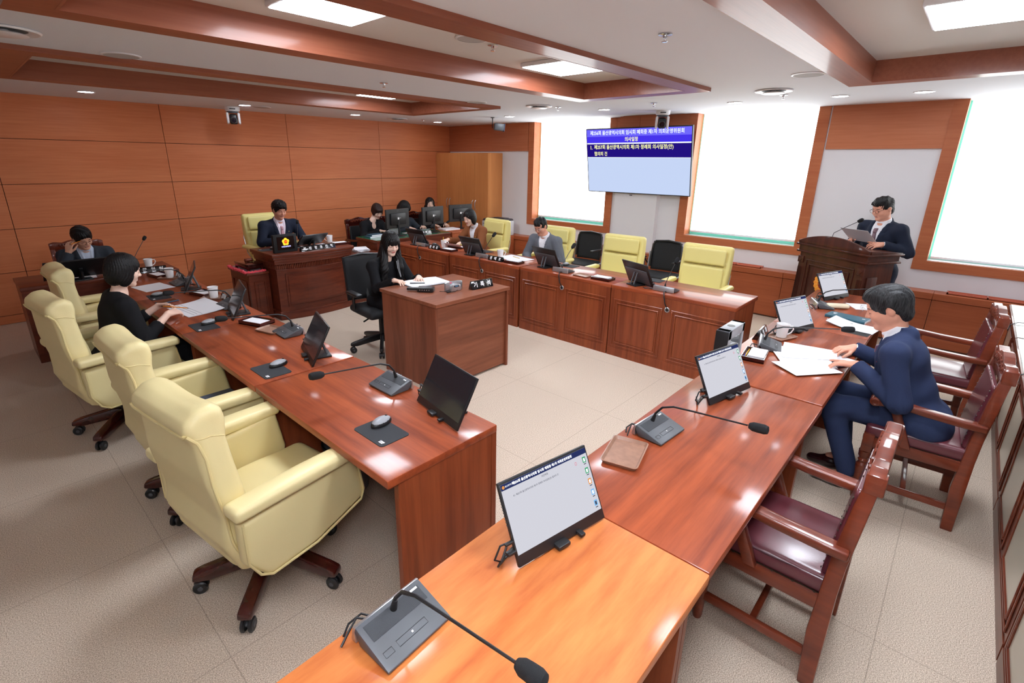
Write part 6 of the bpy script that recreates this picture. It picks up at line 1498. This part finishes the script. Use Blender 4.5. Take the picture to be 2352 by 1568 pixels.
    neckc = lambda r0: s.cone(TT.p(0, -.012, .40 * q), N + up * .08 + fw * .02, r0, r0 + .012, .008, 's')
    if suit:
        hw = np.clip((tz - zb) / (zt - zb), 0, 1) * .075
        wedge = np.maximum(np.abs(tx) - hw, np.maximum(zb - tz, .0 - ty)); s.d = np.maximum(s.d, -wedge).astype(np.float32)
        # front opening line below the button
        s.d = np.maximum(s.d, -np.maximum(np.abs(tx + .012) - .0035, np.maximum(tz - zb, .07 - ty))).astype(np.float32)
        if collar:
            lw = np.clip((tz - zb) / (.22 * q), 0, 1) * .052 * np.where(tz > .385 * q, np.clip((.47 * q - tz) / (.05 * q), .55, .8), 1)
            lap = np.maximum.reduce([base - .0075, hw - np.abs(tx), np.abs(tx) - hw - lw, .01 - ty, zb - tz, tz - .48 * q]); lap = np.maximum(lap, -np.maximum(np.abs(tz - .385 * q) - .003, .02 - (np.abs(tx) - hw)))
            s.d = np.minimum(s.d, lap).astype(np.float32)
            s.cone(TT.p(0, -.03, .455 * q), TT.p(0, -.022, .485 * q), .072 * aw, .062 * aw, .01)
        neckc(.050 * aw + .008)
    else:
        r0 = {'crew': .050, 'turtle': .042, 'scoop': .062, 'v': .055}[neckline] * aw
        neckc(r0)
        if neckline == 'scoop': s.ell(TT.p(0, .10, .41 * q), (.058, .09, .075), .01, 's', R=TT.R)
        if neckline == 'v':
            hw = np.clip((tz - zb) / (zt - zb), 0, 1) * .07; s.d = np.maximum(s.d, -np.maximum(np.abs(tx) - hw, np.maximum(zb - tz, -ty))).astype(np.float32)
    # sleeve ends stay hollow round the wrist
    for k in (1, -1):
        if sleeve > 0:
            W_ = EL[k] + (WR[k] - EL[k]) * sleeve; dd = (WR[k] - EL[k]); dd /= np.linalg.norm(dd)
            s.cone(W_ - dd * .015, W_ + dd * .08, .0285 * aw, .031 * aw, .002, 's')
            pl = (X - W_[0]) * dd[0] + (Y - W_[1]) * dd[1] + (Z - W_[2]) * dd[2]; near = ((X - W_[0]) ** 2 + (Y - W_[1]) ** 2 + (Z - W_[2]) ** 2) < .075 ** 2
            s.d = np.where(near & (pl > 0), np.maximum(s.d, pl), s.d).astype(np.float32)
    sdf_obj('jacket' if suit else 'top', s, top, t)
    # --- shirt, tie
    if shirt:
        hs_ = .0062; s = SDF(lo2, hi2, hs_)
        torso(s, .002); X = s.ax[0][:, None, None]; Y = s.ax[1][None, :, None]; Z = s.ax[2][None, None, :]
        b2 = s.d.copy()
        if neckline == 'scoop': s.ell(TT.p(0, .11, .43 * q), (.05, .08, .07), .01, 's', R=TT.R)
        else:
            s.cone(TT.p(0, -.015, .44 * q), N + up * .035 + fw * .004, .066 * aw, .062 * aw, .008)
            if neckline == 'turtle': s.cone(N, N + up * .045 + fw * .008, .055 * aw, .050 * aw, .005)
            # collar leaves
            if neckline == 'v':
                for k in (1, -1): s.cone(TT.p(k * .045, .035, .475 * q), TT.p(k * .035, .088, .405 * q), .014, .006, .004)
        cx_, cy_, cz_ = TT.loc(X, Y, Z)
        if neckline == 'scoop': s.cone(TT.p(0, -.012, .42 * q), N + up * .09 + fw * .022, .047 * aw, .050 * aw, .002, 's')
        else: s.d = np.maximum(s.d, cz_ - ((.525 if neckline == 'turtle' else .515) * q - cy_ * .40)).astype(np.float32)
        for k in ((1, -1) if (sleeve == 1.0 and not fem) else ()):
            dd = (WR[k] - EL[k]); dd /= np.linalg.norm(dd); c0 = WR[k] - dd * .012; s.cone(c0 - dd * .03, c0 + dd * .012, .031, .031, .002)
            pl = (X - c0[0]) * dd[0] + (Y - c0[1]) * dd[1] + (Z - c0[2]) * dd[2] - .012; near = ((X - c0[0]) ** 2 + (Y - c0[1]) ** 2 + (Z - c0[2]) ** 2) < .06 ** 2
            s.d = np.where(near, np.maximum(s.d, pl), s.d).astype(np.float32)
        if tie is not None:
            tx, ty, tz = TT.loc(X, Y, Z)
            w = np.where(tz > .385 * q, .017, .014 + np.clip((.40 * q - tz) / .25, 0, 1) * .026)
            td = np.maximum.reduce([b2 - np.where(tz > .385 * q, .020, .012), np.abs(tx) - w, .03 - ty, .0 - tz, tz - .425 * q])
            st = SDF(lo2, hi2, hs_); st.d = td.astype(np.float32); sdf_obj('necktie', st, tie, t)
        sdf_obj('shirt', s, shirt, t)
    # --- trousers or skirt
    bm_ = bottom or top
    kR, kL, aR, aL = [V3(*J[n]) for n in ('knR', 'knL', 'anR', 'anL')]
    B = np.array([P, kR, kL, aR, aL]); s = SDF(B.min(0) - .16, B.max(0) + .16, .010)
    s.ell(TT.p(0, -.012, -.0), (.165 * bulk, .12, .10), 0, R=TT.R)
    for k, kn, an in ((1, kR, aR), (-1, kL, aL)):
        hp = TT.p(k * .085, -.01, -.0); s.cone(hp, kn, .082 * bulk, .062, .05); e2 = kn + (an - kn) * .93; s.cone(kn, e2, .064, .054, .03)
    Xs = s.ax[0][:, None, None]; Ys = s.ax[1][None, :, None]; Zs = s.ax[2][None, None, :]
    s.d = (s.d + .003 * np.sin(Zs * 80 + Ys * 50 + np.sin(Xs * 40)) * np.exp(-((Ys - kR[1]) ** 2 + (Zs - kR[2]) ** 2) / .02)).astype(np.float32)
    sdf_obj('trousers', s, bm_, t)
    for k, an, kn in ((1, aR, kR), (-1, aL, kL)):
        yaw_ = J.get('foot', 0.0) * k; d = V3(math.sin(yaw_), math.cos(yaw_), 0); an0 = V3(an[0], an[1], 0)
        s = SDF(an0 + V3(-.16, -.14, 0), an0 + V3(.16, .26, .14), .007)
        s.cone(an0 + V3(0, 0, .05) - d * .03, an0 + V3(0, 0, .045) + d * .06, .038, .036, .01); s.cone(an0 + V3(0, 0, .035) + d * .05, an0 + V3(0, 0, .028) + d * .155, .036, .028, .03); s.cone(an0 + V3(0, 0, .06), an0 + V3(0, 0, .10), .036, .034, .02)
        s.rbox(an0 + V3(0, 0, -.05), (.6, .6, .11), .001, op='s'); sdf_obj('shoe', s, J.get('shoem', M_BLACKG), t)
    if glasses:
        m = MB().mat(glasses); spectacles(m, w=.062 * hk, r=.0215 * hk, arm=.10 * hk, rim=.0014); m.xform(Matrix.Translation(Vector(HT.p(0, .1045 * hk, .001)))  @ Matrix([list(r) for r in HR]).to_4x4() @ Matrix.Rotation(math.pi, 4, 'Z') @ Matrix.Rotation(0, 4, 'X'))
        m.build('glasses', parent=t)
    if extra: extra(t, HT, TT, q)
    return t
def seated(**k):
    J = dict(pelvis=(0, 0, .50), neck=(0, .10, .945), head=(0, .135, 1.085), head_rot=(-18, 0, 0), elR=(.25, .13, .67), elL=(-.25, .13, .67), wrR=(.13, .36, .765), wrL=(-.13, .36, .765), hdR=(-.35, 1, -.12), hdL=(.35, 1, -.12), knR=(.11, .40, .49), knL=(-.11, .40, .49), anR=(.11, .36, .09), anL=(-.11, .36, .09))
    J.update(k); return J
WHITE_S = mat('white_shirt_cotton', (240, 240, 244), rough=0.8); NAVY = cloth('navy_suit_wool', (44, 54, 84)); DNAVY = cloth('dark_navy_suit_wool', (34, 40, 56)); BLACKC = cloth('black_wool', (24, 24, 27)); GREYJ = cloth('grey_tweed', (110, 114, 122)); BROWNJ = cloth('brown_wool', (136, 82, 50)); SLATE = cloth('slate_jacket', (52, 58, 66))
PINKT = mat('pink_tie_silk', (206, 160, 172), rough=0.4, noise=0.2, nscale=120); PLUMT = mat('plum_tie_silk', (92, 62, 84), rough=0.4, noise=0.2, nscale=150); BRT = mat('brown_dotted_tie', (112, 84, 92), rough=0.45, noise=0.5, nscale=90)
def pin(rgb):
    def f(t, HT, TT, q):
        m = MB().mat(mat('lapel_pin_%d' % rgb[0], rgb, rough=0.3, metal=0.4)); c = TT.p(-.083, .105, .355 * q); m.lathe([(0, -.004), (.008, -.003), (.008, .002), (0, .004)], c=tuple(c), M=R3(-90, 0, 0), seg=12); m.build('lapel_pin', parent=t)
    return f
def pencil_part(p0, p1, rgb=(240, 150, 40)):
    def f(t, HT, TT, q): pass
    return f
def held_pencil(label, p0, p1, rgb=(244, 150, 40)):
    m = MB().mat(mat('pencil_orange', rgb, rough=0.4)); m.cyl(p0, p1, 0.0036, None, 6); m.mat(M_BLACK); a = Vector(p0); b = Vector(p1); d = (b - a).normalized(); m.cyl(tuple(b), tuple(b + d * 0.012), 0.0034, 0.0006, 6); m.cyl(tuple(a - d * 0.01), tuple(a), 0.0038, None, 6)
    tag(m.build('pencil'), label, 'pencil')

# the man in the navy suit
person('person in a navy suit with plum tie turning papers at the right row of desks', (3.47, -0.02, 0), 2,
       seated(neck=(0.0, .19, .955), head=(.01, .255, 1.095), head_rot=(-24, 0, 8), elR=(.26, .16, .68), elL=(-.27, .10, .655), wrR=(.20, .375, .768), wrL=(-.15, .325, .775), hdR=(-.55, .75, -.10), hdL=(.12, 1, -.12), cuR=(.35, .45, .3), cuL=(.3, .4, .3), ptL=(.02, .08, .05), knR=(.12, .38, .50), knL=(-.13, .40, .50), anR=(.05, .30, .10), anL=(-.15, .24, .10), shoem=mat('oxblood_shoe', (48, 20, 26), rough=0.2, coat=0.6)),
       NAVY, 'swept', h=.0038, hk=1.02, skin=SK_R, shirt=WHITE_S, tie=PLUMT, hairm=H_GRY, bulk=1.22, legskin=True, extra=pin((190, 60, 50)), belly=.03, fat=.007)
# the woman in black at the left row
person('person with a black bob and black jacket writing at the left row of desks', (0.57, 4.18, 0), -90,
       seated(neck=(0.0, .095, .955), head=(0.0, .15, 1.115), head_rot=(-16, 0, 4), elR=(.22, .14, .66), elL=(-.22, .16, .67), wrR=(.11, .33, .785), wrL=(-.17, .34, .785), hdR=(-.45, 1, .02), hdL=(.6, .9, .05), hbR=(.4, 0, 1), hbL=(-.7, 0, .7), cuR=(.5, .6, .4), cuL=(.4, .5, .3)),
       BLACKC, 'bob', fem=True, skin=SK_F, suit=True, collar=False, shirt=WHITE_S, neckline='scoop', sleeve=.62, vdepth=.24, h=.0042, bulk=1.08)
held_pencil('orange pencil in the hands of the woman in black', (0.92, 4.26, .80), (1.04, 4.12, .79))
# expert at the far left
person('person with glasses in a slate jacket, head resting on one hand, far left', (0.88, 6.93, 0), 180,
       seated(neck=(0.0, .12, .915), head=(0.01, .20, 1.045), head_rot=(-26, 8, 12), elR=(.22, .30, .745), elL=(-.26, .16, .68), wrR=(.155, .24, .905), wrL=(-.05, .42, .76), hdR=(-.25, .05, 1), hbR=(.8, .6, .1), thR=1, hdL=(.6, .8, -.1), cuR=(.4, .5, .4)),
       SLATE, 'full', skin=SK_M, shirt=cloth('pale_blue_stripe', (196, 208, 226)), glasses=mat('brown_glasses_rim', (110, 60, 50), rough=0.3))
held_pencil('orange pencil held at the temple of the man at the far left', (0.86, 6.66, 1.03), (0.76, 6.65, 1.0))
# chairman
person('person in a dark suit with pink tie seated at the curved podium', (2.90, 6.78, 0), 180,
       {k: (tuple(np.array(v) + np.array([0, 0, .125])) if isinstance(v, tuple) and k in ('pelvis', 'neck', 'head', 'elR', 'elL', 'wrR', 'wrL', 'knR', 'knL', 'anR', 'anL') else v) for k, v in seated(neck=(0, .12, .955), head=(0.0, .18, 1.10), head_rot=(-18, 0, 2), elR=(.27, .16, .70), elL=(-.27, .20, .70), wrR=(.10, .34, .72), wrL=(-.14, .46, .72), hdL=(-.1, 1, -.1)).items()},
       DNAVY, 'curly', skin=SK_R, shirt=cloth('pale_pink_shirt', (240, 228, 238)), tie=PINKT, bulk=1.12, extra=pin((220, 200, 120)), belly=.02, fat=.006)
# three women at the staff desks
person('person with short brown hair in a black jacket reading notes behind the staff desk', (4.55, 7.12, 0), 180,
       seated(neck=(0, .10, .92), head=(-.07, .15, 1.08), head_rot=(-32, 0, -4), elR=(.23, .20, .70), elL=(-.22, .2, .70), wrR=(.06, .40, .80), wrL=(-.10, .42, .79), hdR=(-.5, .8, 0), hdL=(.3, .9, 0), cuR=(.6, .7, .5)),
       BLACKC, 'pixie', fem=True, skin=SK_F, shirt=BLACKC, neckline='scoop', hairm=H_BRN, collar=True, vdepth=.2, h=.005)
person('person with a black bob bowed behind the first office monitor', (5.20, 7.18, 0), 180,
       seated(neck=(0, .12, .91), head=(0.02, .17, 1.10), head_rot=(-42, 0, 40), elR=(.22, .2, .70), elL=(-.24, .24, .72), wrR=(.1, .42, .79), wrL=(-.16, .42, .80), hdL=(.4, .8, 0)),
       SLATE, 'bobdown', fem=True, skin=SK_F, suit=False, neckline='crew', h=.0055)
person('person with long dark hair looking down behind the middle office monitor', (5.92, 7.34, 0), 180,
       seated(neck=(0, .05, .95), head=(-.0, .10, 1.11), head_rot=(-4, 0, -32), bangs=False, longhair=0),
       BLACKC, 'long', fem=True, skin=SK_F, suit=False, neckline='crew', h=.005)
# recorder in the centre
person('person with long black hair and fringe in black, seated at the walnut desk', (2.80, 4.20, 0), 180,
       seated(neck=(0, .08, .93), head=(-.02, .14, 1.09), head_rot=(-18, 0, -12), elR=(.20, .20, .69), elL=(-.20, .22, .69), wrR=(.17, .44, .80), wrL=(-.08, .48, .80), hdR=(-.3, 1, 0), hdL=(.5, .8, 0), cuR=(.5, .6, .4), bangs=True),
       BLACKC, 'long', fem=True, skin=SK_F, suit=False, neckline='crew', h=.0042)
m = MB().mat(M_GREY); m.tube([(2.86, 4.01, .93), (2.85, 3.985, .86), (2.865, 3.98, .78), (2.855, 3.97, .765), (2.835, 3.985, .86), (2.845, 4.01, .92)], .003, 6); tag(m.build('lanyard'), 'grey lanyard cord hanging on the black top of the recorder', 'lanyard')
# woman in brown
person('person with black bob in a brown jacket and white turtleneck at the window-side row', (5.36, 5.36, 0), 88,
       seated(neck=(0, .13, .93), head=(0.02, .22, 1.07), head_rot=(-20, 0, 6), elR=(.24, .26, .70), elL=(-.24, .26, .70), wrR=(.10, .56, .77), wrL=(-.22, .52, .77), hdR=(.2, 1, -.05), hdL=(.3, 1, -.05), cuR=(.5, .6, .4)),
       BROWNJ, 'bob', fem=True, skin=SK_F, shirt=WHITE_S, neckline='turtle', vdepth=.14, extra=pin((226, 190, 90)))
# man in grey
person('person with wire glasses in a grey jacket looking down at the window-side row', (5.34, 4.06, 0), 92,
       seated(neck=(0, .10, .925), head=(0.03, .17, 1.06), head_rot=(-28, 0, 4), elR=(.27, .14, .66), elL=(-.27, .10, .64), wrR=(.12, .28, .62), wrL=(-.10, .30, .62), hdR=(-.5, 1, -.1), hdL=(.5, 1, -.1)),
       GREYJ, 'short', skin=SK_R, shirt=WHITE_S, glasses=M_SILVER, bulk=1.05)
# man at the lectern
person('person in a dark navy suit with glasses and dotted tie reading at the lectern', (6.40, 0.62, 0), 58,
       dict(pelvis=(0, 0, .84), neck=(0, .03, 1.31), head=(0, .09, 1.455), head_rot=(-20, 0, -4), elR=(.27, -.02, 1.05), elL=(-.27, -.02, 1.05), wrR=(.16, .20, 1.12), wrL=(-.17, .20, 1.12), hdR=(-.3, 1, .0), hdL=(.3, 1, .0), hbR=(.6, 0, .8), hbL=(-.6, 0, .8), cuR=(.5, .5, .4), cuL=(.5, .5, .4), knR=(.10, .02, .46), knL=(-.10, .02, .46), anR=(.11, 0, .09), anL=(-.11, 0, .09)),
       DNAVY, 'short', skin=SK_R, shirt=WHITE_S, tie=BRT, glasses=mat('dark_glasses_rim', (60, 34, 36), rough=0.3), standing=True, bulk=1.02, fat=.006)
o = sheet_thing('speech_paper', 'printed sheets held over the lectern by the reading man', 'paper', (6.12, 0.79, 1.16), 58, 0.30, 0.21, 0.0015, lines=0)
o.rotation_euler = (math.radians(38), 0, math.radians(58)); o.location = (6.13, 0.79, 1.19)
m = MB().mat(M_PRINT)
for k in range(9): m.b2((-0.13 + k * 0.028, -0.08, 0.0016), (-0.127 + k * 0.028, 0.06 - 0.03 * (k % 3), 0.0018))
pr = m.build('printed_lines', smooth=0, parent=o)
# ---------------------------------------------------------------- camera, light, view
yaw, pit, rol, FPX, CX, CY = .7432, -.3087, .0127, 1148.59, 1152.04, 737.91
fv = Vector((math.cos(pit) * math.cos(yaw), math.cos(pit) * math.sin(yaw), math.sin(pit)))
rv = Vector((math.sin(yaw), -math.cos(yaw), 0)); uv = rv.cross(fv)
r2 = math.cos(rol) * rv + math.sin(rol) * uv; u2 = -math.sin(rol) * rv + math.cos(rol) * uv
cd = bpy.data.cameras.new('camera'); co = bpy.data.objects.new('camera', cd); COL.objects.link(co)
Mx = Matrix((r2, u2, -fv)).transposed().to_4x4(); Mx.translation = (0, 0, 1.85); co.matrix_world = Mx
cd.sensor_width = 36; cd.lens = 36 * FPX / 2352; cd.shift_x = (1176 - CX) / 2352; cd.shift_y = (CY - 784) / 2352; cd.clip_start = 0.02
SC.camera = co
def area(nm, loc, rot, size, energy, col=(1, 1, 1)):
    l = bpy.data.lights.new(nm, 'AREA'); l.shape = 'RECTANGLE'; l.size, l.size_y = size; l.energy = energy; l.color = col
    o = bpy.data.objects.new(nm, l); COL.objects.link(o); o.location = loc; o.rotation_euler = [math.radians(a) for a in rot]; return o
w = bpy.data.worlds.new('world'); SC.world = w; w.use_nodes = True
w.node_tree.nodes['Background'].inputs[0].default_value = (0.9, 0.95, 1, 1); w.node_tree.nodes['Background'].inputs[1].default_value = 0.4
area('flash_diffuser', (-0.15, -0.1, 2.15), (80, 0, -46), (0.35, 0.35), 12, (0.9, 0.95, 1.0))
# photographer's flash bounced off the ceiling above the camera
sp = bpy.data.lights.new('bounce_flash', 'SPOT'); sp.energy = 460; sp.color = (0.86, 0.93, 1.0); sp.spot_size = math.radians(110); sp.spot_blend = 1.0; sp.shadow_soft_size = 0.05
so = bpy.data.objects.new('bounce_flash', sp); COL.objects.link(so); so.location = (-0.1, -0.1, 2.0); so.rotation_euler = (math.radians(155), 0, math.radians(-45))
SC.view_settings.view_transform = 'Standard'; SC.view_settings.look = 'None'; SC.view_settings.gamma = 1.0; SC.view_settings.use_curve_mapping = False
SC.view_settings.exposure = 0.44
try:
    SC.cycles.max_bounces = 8; SC.cycles.diffuse_bounces = 5; SC.cycles.glossy_bounces = 4; SC.cycles.use_denoising = True
except Exception: pass
